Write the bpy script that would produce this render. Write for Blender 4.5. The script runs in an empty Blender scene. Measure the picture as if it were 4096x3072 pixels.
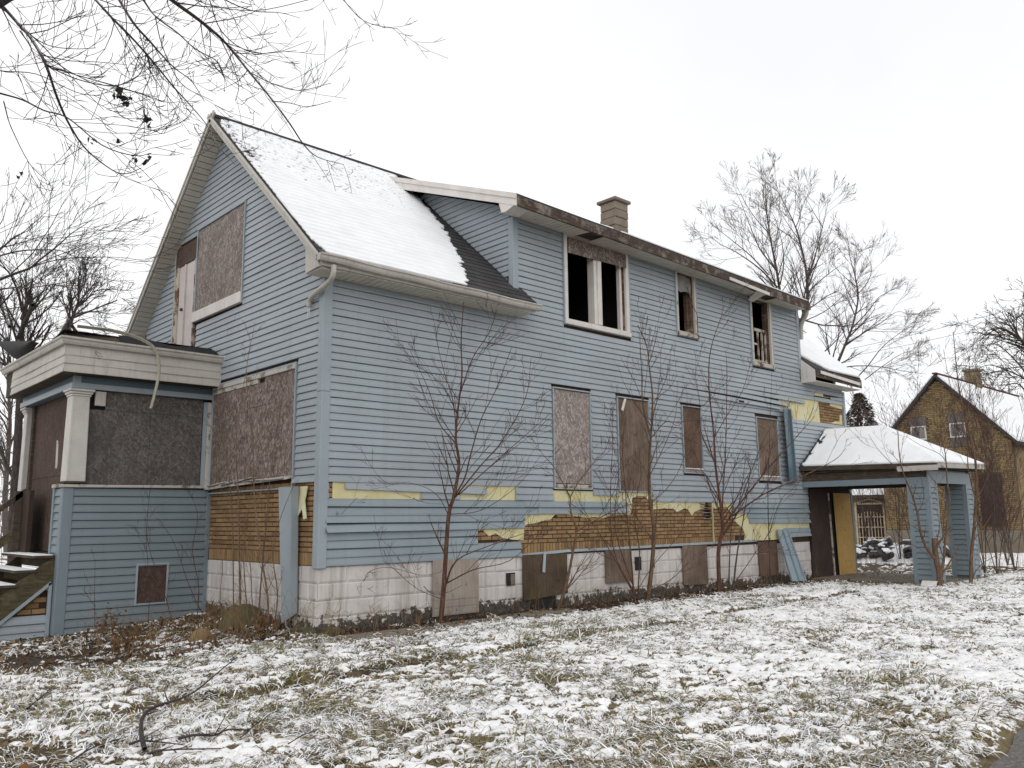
import bpy, bmesh, math, random
import numpy as np
from mathutils import Vector, Matrix

random.seed(11)
NR = np.random.RandomState(7)
scene = bpy.context.scene
COL = scene.collection

# ------------------------------------------------------------------ camera
CAM = np.array([-5.3096, -9.1687, 1.3660])
YAW, PITCH, ROLL = math.radians(47.082), math.radians(9.155), math.radians(-0.576)
FPX = 3357.34                      # focal length for a picture 4096 wide
_f = np.array([math.cos(PITCH)*math.cos(YAW), math.cos(PITCH)*math.sin(YAW), math.sin(PITCH)])
_r = np.array([math.sin(YAW), -math.cos(YAW), 0.0])
_u = np.cross(_r, _f)
RX = math.cos(ROLL)*_r + math.sin(ROLL)*_u
RY = -math.sin(ROLL)*_r + math.cos(ROLL)*_u
RF = _f
cam = bpy.data.cameras.new('camera')
cam.sensor_width = 36.0
cam.lens = 36.0*FPX/4096
cam.clip_start, cam.clip_end = 0.05, 3000
camo = bpy.data.objects.new('camera', cam)
camo.matrix_world = Matrix(((RX[0], RY[0], -RF[0], CAM[0]), (RX[1], RY[1], -RF[1], CAM[1]),
                            (RX[2], RY[2], -RF[2], CAM[2]), (0, 0, 0, 1)))
COL.objects.link(camo)
scene.camera = camo

# ------------------------------------------------------------------ overcast sky
SUN_EL, SUN_AZ = math.radians(32), math.radians(222)     # azimuth measured from +x towards +y
world = bpy.data.worlds.new('World')
scene.world = world
world.use_nodes = True
wn = world.node_tree
wn.nodes.clear()
sky = wn.nodes.new('ShaderNodeTexSky')
sky.sky_type = 'NISHITA'
sky.sun_disc = False
sky.sun_elevation = SUN_EL
sky.sun_rotation = math.pi/2 - SUN_AZ
sky.dust_density = 4.0
sky.air_density = 1.0
skb = wn.nodes.new('ShaderNodeBackground'); skb.inputs['Strength'].default_value = 0.06
wn.links.new(sky.outputs[0], skb.inputs['Color'])
tc = wn.nodes.new('ShaderNodeTexCoord')
cl = wn.nodes.new('ShaderNodeTexNoise'); cl.inputs['Scale'].default_value = 1.6; cl.inputs['Detail'].default_value = 4
wn.links.new(tc.outputs['Generated'], cl.inputs['Vector'])
cr = wn.nodes.new('ShaderNodeValToRGB')
cr.color_ramp.elements[0].position = 0.30; cr.color_ramp.elements[0].color = (0.86, 0.875, 0.91, 1)
cr.color_ramp.elements[1].position = 0.62; cr.color_ramp.elements[1].color = (1.0, 1.0, 1.0, 1)
wn.links.new(cl.outputs[0], cr.inputs['Fac'])
clb = wn.nodes.new('ShaderNodeBackground'); clb.inputs['Strength'].default_value = 1.17
wn.links.new(cr.outputs[0], clb.inputs['Color'])
mx = wn.nodes.new('ShaderNodeMixShader'); mx.inputs[0].default_value = 0.93
wn.links.new(skb.outputs[0], mx.inputs[1]); wn.links.new(clb.outputs[0], mx.inputs[2])
wo = wn.nodes.new('ShaderNodeOutputWorld')
wn.links.new(mx.outputs[0], wo.inputs['Surface'])

sun = bpy.data.lights.new('sun', 'SUN')
sun.energy = 0.9
sun.angle = math.radians(60)
sun.color = (1.0, 0.98, 0.95)
suno = bpy.data.objects.new('sun', sun)
_d = Vector((math.cos(SUN_EL)*math.cos(SUN_AZ), math.cos(SUN_EL)*math.sin(SUN_AZ), math.sin(SUN_EL)))
suno.rotation_euler = _d.to_track_quat('Z', 'Y').to_euler()
suno.location = (-20, -20, 30)
COL.objects.link(suno)

scene.view_settings.view_transform = 'Standard'
scene.view_settings.look = 'None'
scene.view_settings.exposure = 0.0
scene.view_settings.gamma = 1.0
scene.view_settings.use_curve_mapping = False

# ------------------------------------------------------------------ geometry helpers
def ray(u, v):
    return RX*((u-2048)/FPX) - RY*((v-1536)/FPX) + RF
def on(u, v, axis, val):                 # photo point carried onto a plane of the place
    d = ray(u, v)
    return CAM + d*((val-CAM[axis])/d[axis])
def dep(u, v, d):                        # photo point at a distance from the viewer
    return CAM + ray(u, v)*d

_T = np.random.RandomState(3).rand(256, 256)
def vnoise(x, y):
    xi = np.floor(x).astype(int); yi = np.floor(y).astype(int)
    fx = x-xi; fy = y-yi
    fx = fx*fx*(3-2*fx); fy = fy*fy*(3-2*fy)
    a = _T[xi & 255, yi & 255]; b = _T[(xi+1) & 255, yi & 255]
    c = _T[xi & 255, (yi+1) & 255]; d = _T[(xi+1) & 255, (yi+1) & 255]
    return (a*(1-fx)+b*fx)*(1-fy) + (c*(1-fx)+d*fx)*fy
def fbm(x, y, o=4, g=0.5):
    x = np.asarray(x, float); y = np.asarray(y, float)
    s = 0; a = 1; t = 0
    for i in range(o):
        s = s + a*vnoise(x+17.3*i, y+9.1*i); t += a; a *= g; x = x*2.03; y = y*2.03
    return s/t

def empty(name, loc=(0, 0, 0), parent=None):
    o = bpy.data.objects.new(name, None)
    o.empty_display_size = 0.2
    COL.objects.link(o)
    o.location = loc
    if parent: o.parent = parent
    return o
def tag(o, label=None, cat=None, group=None, kind=None):
    if label: o['label'] = label
    if cat: o['category'] = cat
    if group: o['group'] = group
    if kind: o['kind'] = kind
    return o
def mesh_np(name, V, F):
    V = np.asarray(V, np.float32); F = np.asarray(F, np.int32)
    me = bpy.data.meshes.new(name)
    n = F.shape[1]; m = F.shape[0]
    me.vertices.add(len(V)); me.vertices.foreach_set('co', V.ravel())
    me.loops.add(m*n); me.loops.foreach_set('vertex_index', F.ravel())
    me.polygons.add(m)
    me.polygons.foreach_set('loop_start', np.arange(0, m*n, n, dtype=np.int32))
    me.update(calc_edges=True)
    me.polygons.foreach_set('use_smooth', np.zeros(m, dtype=bool))
    return me
def link(name, me, mat, parent=None, smooth=False, bevel=0):
    o = bpy.data.objects.new(name, me)
    if mat is not None and len(me.materials) == 0: me.materials.append(mat)
    COL.objects.link(o)
    if parent:
        o.parent = parent
        w = parent
        off = Vector((0, 0, 0))
        while w is not None:
            off += w.location; w = w.parent
        o.location = -off
    if smooth: me.polygons.foreach_set('use_smooth', [True]*len(me.polygons))
    return o
class MB:
    """collects shapes for one mesh object"""
    def __init__(s): s.v = []; s.f = []
    def poly(s, pts):
        b = len(s.v); s.v += [tuple(p) for p in pts]; s.f.append(tuple(range(b, b+len(pts))))
    def box(s, a, b):
        x0, y0, z0 = a; x1, y1, z1 = b
        s.hexa([(x0,y0,z0),(x1,y0,z0),(x1,y1,z0),(x0,y1,z0),(x0,y0,z1),(x1,y0,z1),(x1,y1,z1),(x0,y1,z1)])
        return s
    def hexa(s, p):
        b = len(s.v); s.v += [tuple(q) for q in p]
        for q in ((0,3,2,1),(4,5,6,7),(0,1,5,4),(1,2,6,5),(2,3,7,6),(3,0,4,7)): s.f.append(tuple(b+i for i in q))
        return s
    def prism(s, pts, vec):              # polygon swept along vec
        n = len(pts); b = len(s.v)
        s.v += [tuple(p) for p in pts] + [tuple(np.asarray(p)+np.asarray(vec)) for p in pts]
        s.f.append(tuple(b+i for i in reversed(range(n)))); s.f.append(tuple(b+n+i for i in range(n)))
        for i in range(n): j = (i+1) % n; s.f.append((b+i, b+j, b+n+j, b+n+i))
        return s
    def bar(s, p0, p1, w, h, up=(0, 0, 1)):
        p0 = Vector(p0); p1 = Vector(p1); t = (p1-p0).normalized()
        a = t.cross(Vector(up)); a = a.normalized() if a.length > 1e-5 else Vector((1, 0, 0)); c = a.cross(t)
        q = []
        for p in (p0, p1):
            q += [p-a*w/2-c*h/2, p+a*w/2-c*h/2, p+a*w/2+c*h/2, p-a*w/2+c*h/2]
        return s.hexa(q)
    def build(s, name, mat, parent=None, smooth=False, bevel=0, label=None):
        me = bpy.data.meshes.new(name)
        me.from_pydata(s.v, [], s.f)
        bm = bmesh.new(); bm.from_mesh(me)
        bmesh.ops.recalc_face_normals(bm, faces=bm.faces)
        if bevel:
            bmesh.ops.bevel(bm, geom=[e for e in bm.edges if len(e.link_faces) == 2 and e.calc_face_angle(0) > 0.5],
                            offset=bevel, segments=1, affect='EDGES', clamp_overlap=True)
        bm.to_mesh(me); bm.free()
        o = link(name, me, mat, parent, smooth)
        if label: o['label'] = label
        return o
def box(name, a, b, mat, parent, bevel=0.0, label=None):
    return MB().box(a, b).build(name, mat, parent, bevel=bevel, label=label)

class Tubes:
    def __init__(s): s.t = {}
    def add(s, pts, radii): s.t.setdefault(len(pts), []).append(([tuple(p) for p in pts], list(radii)))
    def arrays(s, sides=3):
        VV = []; FF = []; base = 0
        for n, L in s.t.items():
            P = np.array([a for a, _ in L], float); R = np.array([b for _, b in L], float)
            T = np.gradient(P, axis=1); T /= np.linalg.norm(T, axis=2, keepdims=True)+1e-9
            t0 = P[:, -1]-P[:, 0]
            ref = np.zeros_like(t0); ref[np.arange(len(t0)), np.argmin(np.abs(t0), axis=1)] = 1
            A = np.cross(T, ref[:, None, :]); A /= np.linalg.norm(A, axis=2, keepdims=True)+1e-9
            B = np.cross(T, A)
            th = np.arange(sides)*2*math.pi/sides
            ring = P[:, :, None, :] + R[:, :, None, None]*(np.cos(th)[None, None, :, None]*A[:, :, None, :] + np.sin(th)[None, None, :, None]*B[:, :, None, :])
            N = len(L)
            V = ring.reshape(-1, 3)
            idx = base + np.arange(N*n*sides).reshape(N, n, sides)
            a = idx[:, :-1]; b = idx[:, 1:]
            F = np.stack([a, np.roll(a, -1, axis=2), np.roll(b, -1, axis=2), b], axis=-1).reshape(-1, 4)
            VV.append(V); FF.append(F); base += len(V)
        return np.concatenate(VV), np.concatenate(FF)
    def build(s, name, mat, parent=None, sides=3, smooth=True, kind=None, label=None):
        V, F = s.arrays(sides)
        o = link(name, mesh_np(name, V, F), mat, parent, smooth)
        if kind: o['kind'] = kind
        if label: o['label'] = label
        return o
def crom(pts, sub=4):                     # smooth line through points
    P = [np.asarray(p, float) for p in pts]
    if len(P) < 3: return P
    Q = [2*P[0]-P[1]] + P + [2*P[-1]-P[-2]]
    out = []
    for i in range(1, len(Q)-2):
        for k in range(sub):
            t = k/sub
            out.append(0.5*((2*Q[i]) + (Q[i+1]-Q[i-1])*t + (2*Q[i-1]-5*Q[i]+4*Q[i+1]-Q[i+2])*t*t + (3*Q[i]-Q[i-1]-3*Q[i+1]+Q[i+2])*t**3))
    out.append(P[-1])
    return out

# ------------------------------------------------------------------ material helpers
class NB:
    def __init__(s, name, rough=0.7, spec=0.3):
        s.m = bpy.data.materials.new(name); s.m.use_nodes = True
        s.t = s.m.node_tree; s.t.nodes.clear()
        s.o = s.n('ShaderNodeOutputMaterial'); s.b = s.n('ShaderNodeBsdfPrincipled')
        s.t.links.new(s.b.outputs[0], s.o.inputs[0])
        s.b.inputs['Roughness'].default_value = rough
        s.b.inputs['Specular IOR Level'].default_value = spec
        s.g = s.n('ShaderNodeNewGeometry')
        s.pos = s.g.outputs['Position']; s.isl = s.g.outputs['Random Per Island']
        s.oi = s.n('ShaderNodeObjectInfo'); s.orand = s.oi.outputs['Random']
    def n(s, t, **k):
        x = s.t.nodes.new(t)
        for a, b in k.items(): setattr(x, a, b)
        return x
    def L(s, a, b): s.t.links.new(a, b)
    def setin(s, node, i, v):
        if hasattr(v, 'is_linked'): s.L(v, node.inputs[i])
        else: node.inputs[i].default_value = v
    def vmul(s, v, k):
        x = s.n('ShaderNodeVectorMath', operation='MULTIPLY'); s.setin(x, 0, v); x.inputs[1].default_value = k; return x.outputs[0]
    def noise(s, scale, detail=3, rough=0.55, vec=None, dist=0.0):
        x = s.n('ShaderNodeTexNoise'); s.L(vec if vec is not None else s.pos, x.inputs['Vector'])
        x.inputs['Scale'].default_value = scale; x.inputs['Detail'].default_value = detail
        x.inputs['Roughness'].default_value = rough; x.inputs['Distortion'].default_value = dist
        return x.outputs[0]
    def voro(s, scale, vec=None, out='Color', feat='F1'):
        x = s.n('ShaderNodeTexVoronoi', feature=feat); s.L(vec if vec is not None else s.pos, x.inputs['Vector'])
        x.inputs['Scale'].default_value = scale; return x.outputs[out]
    def ramp(s, fac, stops, interp='LINEAR'):
        x = s.n('ShaderNodeValToRGB'); x.color_ramp.interpolation = interp
        e = x.color_ramp.elements
        while len(e) < len(stops): e.new(0.5)
        for q, (p, c) in zip(e, stops):
            q.position = p; q.color = (c, c, c, 1) if not hasattr(c, '__len__') else (*c, 1)
        s.L(fac, x.inputs['Fac']); return x.outputs[0]
    def mix(s, f, a, b, mode='MIX'):
        x = s.n('ShaderNodeMix', data_type='RGBA', blend_type=mode)
        s.setin(x, 0, f)
        for i, v in ((6, a), (7, b)):
            if hasattr(v, 'is_linked'): s.L(v, x.inputs[i])
            else: x.inputs[i].default_value = (*v, 1)
        return x.outputs[2]
    def math(s, op, a, b=0.0, clamp=False):
        x = s.n('ShaderNodeMath', operation=op, use_clamp=clamp); s.setin(x, 0, a); s.setin(x, 1, b); return x.outputs[0]
    def sep(s, v=None):
        x = s.n('ShaderNodeSeparateXYZ'); s.L(v if v is not None else s.pos, x.inputs[0]); return x.outputs
    def comb(s, a, b, c=0.0):
        x = s.n('ShaderNodeCombineXYZ'); s.setin(x, 0, a); s.setin(x, 1, b); s.setin(x, 2, c); return x.outputs[0]
    def color(s, c):
        if hasattr(c, 'is_linked'): s.L(c, s.b.inputs['Base Color'])
        else: s.b.inputs['Base Color'].default_value = (*c, 1)
        return s
    def bump(s, h, dist=0.01, strength=0.6):
        x = s.n('ShaderNodeBump'); x.inputs['Strength'].default_value = strength; x.inputs['Distance'].default_value = dist
        s.L(h, x.inputs['Height']); s.L(x.outputs[0], s.b.inputs['Normal']); return s
def sc(c, k): return tuple(min(1, x*k) for x in c)

def m_speckle(name, c, rough=0.7, amt=0.25, scale=6, fine=60, bump=0.0, spec=0.3):
    b = NB(name, rough, spec)
    n = b.noise(scale, 4, 0.6); n2 = b.noise(fine, 2)
    k = b.mix(0.35, n, n2)
    b.color(b.ramp(k, [(0.28, sc(c, 1-amt)), (0.5, c), (0.72, sc(c, 1+amt))]))
    if bump: b.bump(n2, bump)
    return b.m

# vinyl siding: pale blue grey, faded patches, dirt streaks
def m_vinyl(name, c, dark=0.8):
    b = NB(name, 0.42, 0.35)
    big = b.noise(0.8, 3)
    col = b.ramp(big, [(0.3, sc(c, 0.86)), (0.5, c), (0.7, sc(c, 1.10))])
    col = b.mix(b.math('MULTIPLY', b.orand, 0.35), col, sc(c, 0.84))
    st = b.noise(1.0, 4, 0.6, vec=b.vmul(b.pos, (9, 9, 0.55)))
    col = b.mix(b.ramp(st, [(0.54, 0.0), (0.8, 0.22)]), col, (0.12, 0.135, 0.13))
    gr = b.noise(14, 5, 0.7)
    col = b.mix(b.ramp(gr, [(0.58, 0.0), (0.78, 0.28)]), col, (0.13, 0.14, 0.12))
    b.color(col); b.bump(b.noise(5, 2), 0.004, 0.35)
    return b.m
BLUE = (0.318, 0.358, 0.390)
mat_blue = m_vinyl('blue_vinyl', BLUE)
mat_bluelow = m_vinyl('darkened_blue_vinyl', (0.185, 0.228, 0.252))  # same siding darkened: the porch's blocked skylight is put into the colour
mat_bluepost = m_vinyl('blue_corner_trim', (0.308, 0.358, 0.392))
mat_bluepostlow = m_vinyl('darkened_blue_trim', (0.185, 0.232, 0.262))  # trim darkened to go with it, porch shade painted into the colour
mat_bluedark = m_vinyl('dark_blue_metal', (0.10, 0.155, 0.19))
mat_galv = m_speckle('pale_blue_metal', (0.20, 0.255, 0.29), 0.35, 0.12, 3, 40, spec=0.5)
def m_trim(name, c, dirt=(0.13, 0.12, 0.09), lo=0.52):
    b = NB(name, 0.5, 0.35)
    n = b.noise(3.5, 5, 0.65); st = b.noise(1.0, 4, 0.6, vec=b.vmul(b.pos, (14, 14, 1.2)))
    col = b.ramp(n, [(0.3, sc(c, 0.88)), (0.7, sc(c, 1.05))])
    col = b.mix(b.ramp(st, [(lo, 0.0), (0.85, 0.55)]), col, dirt)
    col = b.mix(b.ramp(b.noise(45, 3), [(0.6, 0.0), (0.75, 0.35)]), col, dirt)
    b.color(col); return b.m
mat_beige = m_trim('beige_aluminium', (0.50, 0.475, 0.43))
mat_white = m_trim('white_window_vinyl', (0.66, 0.62, 0.585), lo=0.6)
mat_soffit = m_trim('cream_soffit', (0.58, 0.55, 0.48), lo=0.62)
mat_doorw = m_trim('white_door_paint', (0.56, 0.50, 0.475), lo=0.6)

def m_osb(name, c0, c1, c2):
    b = NB(name, 0.85, 0.2)
    s = b.sep(); h = b.math('ADD', s[0], s[1])
    wob = b.noise(6, 2)
    h2 = b.math('ADD', h, b.math('MULTIPLY', wob, 0.10))
    vA = b.voro(1.0, b.comb(b.math('MULTIPLY', h2, 38), b.math('MULTIPLY', s[2], 13.5)))
    p = b.math('ADD', h2, s[2]); q = b.math('SUBTRACT', s[2], h2)
    vB = b.voro(1.0, b.comb(b.math('MULTIPLY', p, 28), b.math('MULTIPLY', q, 10)))
    vC = b.voro(1.0, b.comb(b.math('MULTIPLY', p, 11), b.math('MULTIPLY', q, 28)))
    m = b.mix(b.ramp(b.noise(19, 2), [(0.45, 0.0), (0.55, 1.0)]), vA, vB)
    m = b.mix(b.ramp(b.noise(16, 2), [(0.52, 0.0), (0.6, 1.0)]), m, vC)
    bw = b.n('ShaderNodeRGBToBW'); b.L(m, bw.inputs[0])
    col = b.ramp(bw.outputs[0], [(0.15, c0), (0.5, c1), (0.85, c2)])
    big = b.noise(1.6, 4, 0.6)
    col = b.mix(b.ramp(big, [(0.48, 0.0), (0.75, 0.55)]), col, sc(c0, 0.8))
    b.color(col); b.bump(bw.outputs[0], 0.003, 0.5)
    return b.m
mat_osb = m_osb('weathered_osb', (0.105, 0.075, 0.064), (0.175, 0.135, 0.118), (0.33, 0.28, 0.255))
mat_osbpale = m_osb('bleached_osb', (0.19, 0.155, 0.143), (0.275, 0.232, 0.215), (0.44, 0.395, 0.37))
mat_osbgrey = m_osb('grey_osb', (0.078, 0.068, 0.064), (0.115, 0.104, 0.098), (0.175, 0.165, 0.155))
mat_osbbrown = m_osb('brown_osb', (0.066, 0.042, 0.034), (0.085, 0.056, 0.045), (0.12, 0.084, 0.07))
def m_ply(name, c0, c1, c2, green=0.0):
    b = NB(name, 0.85, 0.2)
    s = b.sep(); h = b.math('ADD', s[0], s[1])
    g = b.noise(1.0, 5, 0.65, vec=b.comb(b.math('MULTIPLY', h, 45), b.math('MULTIPLY', s[2], 2.2)), dist=0.6)
    big = b.noise(2.2, 4, 0.6)
    k = b.mix(0.45, g, big)
    col = b.ramp(k, [(0.3, c0), (0.5, c1), (0.7, c2)])
    if green:
        col = b.mix(b.math('MULTIPLY', b.ramp(b.noise(3.3, 4), [(0.45, 0.0), (0.7, 1.0)]), green), col, (0.10, 0.085, 0.03))
    col = b.mix(b.ramp(b.noise(16, 3), [(0.62, 0.0), (0.72, 0.6)]), col, sc(c0, 0.5))
    b.color(col); b.bump(g, 0.003, 0.4)
    return b.m
mat_ply = m_ply('weathered_plywood', (0.075, 0.052, 0.037), (0.155, 0.112, 0.082), (0.28, 0.215, 0.17))
mat_plyred = m_ply('reddish_plywood', (0.066, 0.041, 0.029), (0.125, 0.080, 0.057), (0.20, 0.14, 0.108))
mat_plygreen = m_ply('mossy_plywood', (0.035, 0.024, 0.017), (0.075, 0.052, 0.037), (0.135, 0.098, 0.07), 0.5)
mat_plydark = m_ply('dark_plywood', (0.03, 0.02, 0.016), (0.05, 0.034, 0.027), (0.08, 0.058, 0.048))
mat_plypale = m_ply('bleached_plank', (0.20, 0.165, 0.14), (0.32, 0.275, 0.24), (0.43, 0.385, 0.34))
mat_plyyellow = m_ply('new_yellow_plywood', (0.38, 0.235, 0.075), (0.47, 0.30, 0.105), (0.55, 0.37, 0.15))
def m_oldwood(name, wood, paint, lo=0.5, hi=0.56):
    b = NB(name, 0.85, 0.2)
    s = b.sep(); h = b.math('ADD', s[0], s[1])
    g = b.noise(1.0, 5, 0.7, vec=b.comb(b.math('MULTIPLY', h, 5), b.math('MULTIPLY', s[2], 30)))
    w = b.ramp(g, [(0.3, sc(wood, 0.5)), (0.55, wood), (0.75, sc(wood, 1.7))])
    pk = b.ramp(b.noise(4.5, 6, 0.7), [(lo, 0.0), (hi, 1.0)])
    b.color(b.mix(pk, w, paint)); b.bump(g, 0.006, 0.5)
    return b.m
mat_fascia = m_oldwood('rotten_fascia_wood', (0.08, 0.058, 0.046), (0.25, 0.215, 0.19), 0.50, 0.64)
mat_peelframe = m_oldwood('peeling_window_wood', (0.14, 0.085, 0.06), (0.46, 0.42, 0.36), 0.44, 0.52)
mat_porchpaint = m_oldwood('worn_porch_paint', (0.22, 0.19, 0.155), (0.46, 0.435, 0.40), 0.40, 0.47)
mat_wood = m_oldwood('grey_brown_timber', (0.075, 0.058, 0.045), (0.11, 0.09, 0.07), 0.55, 0.7)
mat_stair = m_oldwood('mossy_stair_timber', (0.085, 0.07, 0.042), (0.13, 0.115, 0.06), 0.5, 0.65)

# printed brick sheet
def m_brick(name, c, var=0.35, c2=None):
    b = NB(name, 0.9, 0.15)
    r = b.math('FRACT', b.math('ADD', b.orand, b.isl))
    col = b.ramp(r, [(0.0, sc(c, 0.62)), (0.25, sc(c, 0.88)), (0.55, c), (1.0, sc(c, 1.22))])
    col = b.mix(b.ramp(b.noise(70, 3), [(0.4, 0.0), (0.75, 0.5)]), col, sc(c, 0.5))
    col = b.mix(b.ramp(b.noise(2.2, 4), [(0.5, 0.0), (0.8, 0.5)]), col, sc(c, 0.45))
    b.color(col); b.bump(b.noise(120, 2), 0.002, 0.5)
    return b.m
mat_brick = m_brick('ochre_brick_siding', (0.295, 0.19, 0.098))
mat_brickhouse = m_brick('yellow_brown_brick', (0.265, 0.19, 0.102))
mat_mortar = m_speckle('dark_brick_joint', (0.052, 0.028, 0.018), 0.95, 0.4, 8, 90)
mat_mortar2 = m_speckle('brown_mortar', (0.11, 0.08, 0.05), 0.95, 0.3, 5, 60)
def m_foam():
    b = NB('yellow_foam_board', 0.8, 0.2)
    n = b.noise(2.3, 3); col = b.ramp(n, [(0.3, (0.54, 0.47, 0.235)), (0.5, (0.60, 0.55, 0.325)), (0.7, (0.60, 0.60, 0.44))])
    col = b.mix(b.ramp(b.noise(9, 4), [(0.6, 0.0), (0.8, 0.4)]), col, (0.33, 0.24, 0.09))
    b.color(col); return b.m
mat_foam = m_foam()
def m_foundation():
    b = NB('peeling_white_block_paint', 0.8, 0.25)
    s = b.sep()
    n = b.noise(10, 6, 0.72); low = b.math('MULTIPLY', b.math('SUBTRACT', 0.29, s[2]), b.math('MULTIPLY', b.ramp(b.noise(0.55, 2), [(0.38, 0.5), (0.55, 1.0)]), 1.9))
    low = b.math('MAXIMUM', low, -0.015)
    k = b.math('ADD', n, low)
    paint = b.ramp(b.noise(2.0, 4), [(0.3, (0.52, 0.485, 0.465)), (0.7, (0.66, 0.625, 0.605))])
    st = b.noise(1.0, 4, 0.6, vec=b.vmul(b.pos, (10, 10, 0.8)))
    paint = b.mix(b.ramp(st, [(0.46, 0.0), (0.75, 0.6)]), paint, (0.25, 0.215, 0.175))
    paint = b.mix(b.ramp(b.noise(4, 6, 0.7), [(0.55, 0.0), (0.75, 0.6)]), paint, (0.30, 0.275, 0.25))
    gk = b.math('MULTIPLY', b.ramp(b.noise(2.6, 4), [(0.47, 0.0), (0.62, 0.85)]), b.math('MULTIPLY', b.math('SUBTRACT', 0.62, s[2], True), 1.5, True))
    paint = b.mix(b.math('MULTIPLY', gk, 0.6), paint, (0.20, 0.175, 0.09))
    bare = b.ramp(b.noise(20, 4), [(0.35, (0.03, 0.026, 0.022)), (0.7, (0.12, 0.10, 0.08))])
    b.color(b.mix(b.ramp(k, [(0.645, 0.0), (0.66, 1.0)]), paint, bare)); b.bump(k, 0.004, 0.5)
    return b.m
mat_found = m_foundation()
mat_concrete = m_speckle('stained_concrete', (0.17, 0.145, 0.115), 0.9, 0.35, 3, 40, 0.004)
def m_snow():
    b = NB('settled_snow', 0.65, 0.25)
    b.color(b.ramp(b.noise(3.0, 3), [(0.3, (0.80, 0.81, 0.83)), (0.7, (0.88, 0.885, 0.90))]))
    b.bump(b.noise(25, 4), 0.01, 0.35); return b.m
mat_snow = m_snow()
def m_shingle():
    b = NB('dark_asphalt_shingle', 0.9, 0.2)
    c = (0.040, 0.038, 0.040)
    col = b.ramp(b.orand, [(0.0, sc(c, 0.8)), (1.0, sc(c, 1.45))])
    col = b.mix(b.ramp(b.noise(150, 2), [(0.4, 0.0), (0.7, 0.6)]), col, (0.09, 0.085, 0.085))
    b.color(col); b.bump(b.noise(200, 2), 0.002, 0.6); return b.m
mat_shingle = m_shingle()
mat_tar = m_speckle('black_roof_felt', (0.018, 0.017, 0.017), 0.75, 0.5, 6, 60)
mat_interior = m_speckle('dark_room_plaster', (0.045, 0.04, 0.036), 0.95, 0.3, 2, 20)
def m_stone(name, c):
    b = NB(name, 0.9, 0.2)
    n = b.noise(5, 5, 0.65); r = b.math('FRACT', b.math('ADD', b.orand, b.isl))
    col = b.mix(0.5, b.ramp(n, [(0.3, sc(c, 0.55)), (0.6, c), (0.8, sc(c, 1.4))]), b.ramp(r, [(0, sc(c, 0.7)), (1, sc(c, 1.25))]))
    b.color(col); b.bump(n, 0.01, 0.6); return b.m
mat_chimney = m_stone('tan_chimney_block', (0.235, 0.19, 0.15))
mat_boulder = m_stone('mossy_boulder', (0.085, 0.085, 0.05))
def m_bark(name, c, c2, sn=0.0):
    b = NB(name, 0.9, 0.15)
    n = b.noise(1.0, 4, 0.6, vec=b.vmul(b.pos, (40, 40, 6)))
    col = b.ramp(n, [(0.3, sc(c, 0.6)), (0.5, c), (0.72, c2)])
    if sn:
        nz = b.sep(b.g.outputs['Normal'])[2]
        col = b.mix(b.math('MULTIPLY', b.ramp(b.math('MULTIPLY', nz, b.noise(8, 2)), [(0.28, 0.0), (0.40, 1.0)]), sn), col, (0.8, 0.8, 0.82))
    b.color(col); b.bump(n, 0.004, 0.5); return b.m
mat_barkred = m_bark('reddish_sapling_bark', (0.105, 0.055, 0.038), (0.17, 0.105, 0.08), 0.5)
mat_barkor = m_bark('tan_brown_bark', (0.135, 0.086, 0.056), (0.21, 0.15, 0.105), 0.4)
mat_twig = m_bark('dark_red_twig', (0.085, 0.048, 0.042), (0.14, 0.09, 0.08))
mat_twigtan = m_bark('tan_twig', (0.16, 0.11, 0.075), (0.24, 0.18, 0.13))
mat_barkdark = m_bark('dark_grey_bark', (0.060, 0.050, 0.047), (0.11, 0.095, 0.088), 0.3)
mat_twigdark = m_bark('dark_twig', (0.055, 0.045, 0.046), (0.085, 0.072, 0.072))
mat_twiggrey = m_bark('grey_brown_twig', (0.20, 0.165, 0.15), (0.29, 0.25, 0.23))
mat_barkgrey = m_bark('grey_brown_bark', (0.085, 0.068, 0.060), (0.14, 0.115, 0.105), 0.2)
mat_leaf = m_speckle('dead_brown_leaf', (0.13, 0.062, 0.028), 0.85, 0.5, 30, 90)
mat_leafdark = m_speckle('black_withered_leaf', (0.028, 0.022, 0.022), 0.85, 0.4, 30, 90)
mat_metaldark = m_speckle('dark_metal', (0.03, 0.03, 0.032), 0.5, 0.2)
mat_iron = m_speckle('cream_iron_bars', (0.46, 0.38, 0.27), 0.6, 0.3, 5, 40)
mat_glass = m_speckle('dusty_window_glass', (0.16, 0.155, 0.145), 0.15, 0.3, 3, 30, spec=0.6)
mat_asphalt_bag = m_speckle('black_rubble', (0.022, 0.022, 0.026), 0.45, 0.5, 5, 40, spec=0.4)

# ================================================================== THE BLUE HOUSE
L_UP, L_LO, W = 12.0, 13.98, 6.3           # dormer end, house end, width
EAVE_Y, EAVE_Z, RIDGE_Y, RIDGE_Z = -0.35, 4.60, 3.15, 7.72
SLOPE = (RIDGE_Z-EAVE_Z)/(RIDGE_Y-EAVE_Y)
CH = 0.1016                                 # siding course
CH2 = 0.0957                                # finer spacing above the sill line
def zk(k): return 0.83+k*CH if k <= 10 else 0.83+10*CH+(k-10)*CH2
def roof_z(y): return EAVE_Z + (y-EAVE_Y)*SLOPE if y <= RIDGE_Y else EAVE_Z + (2*RIDGE_Y-y-EAVE_Y)*SLOPE

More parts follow.
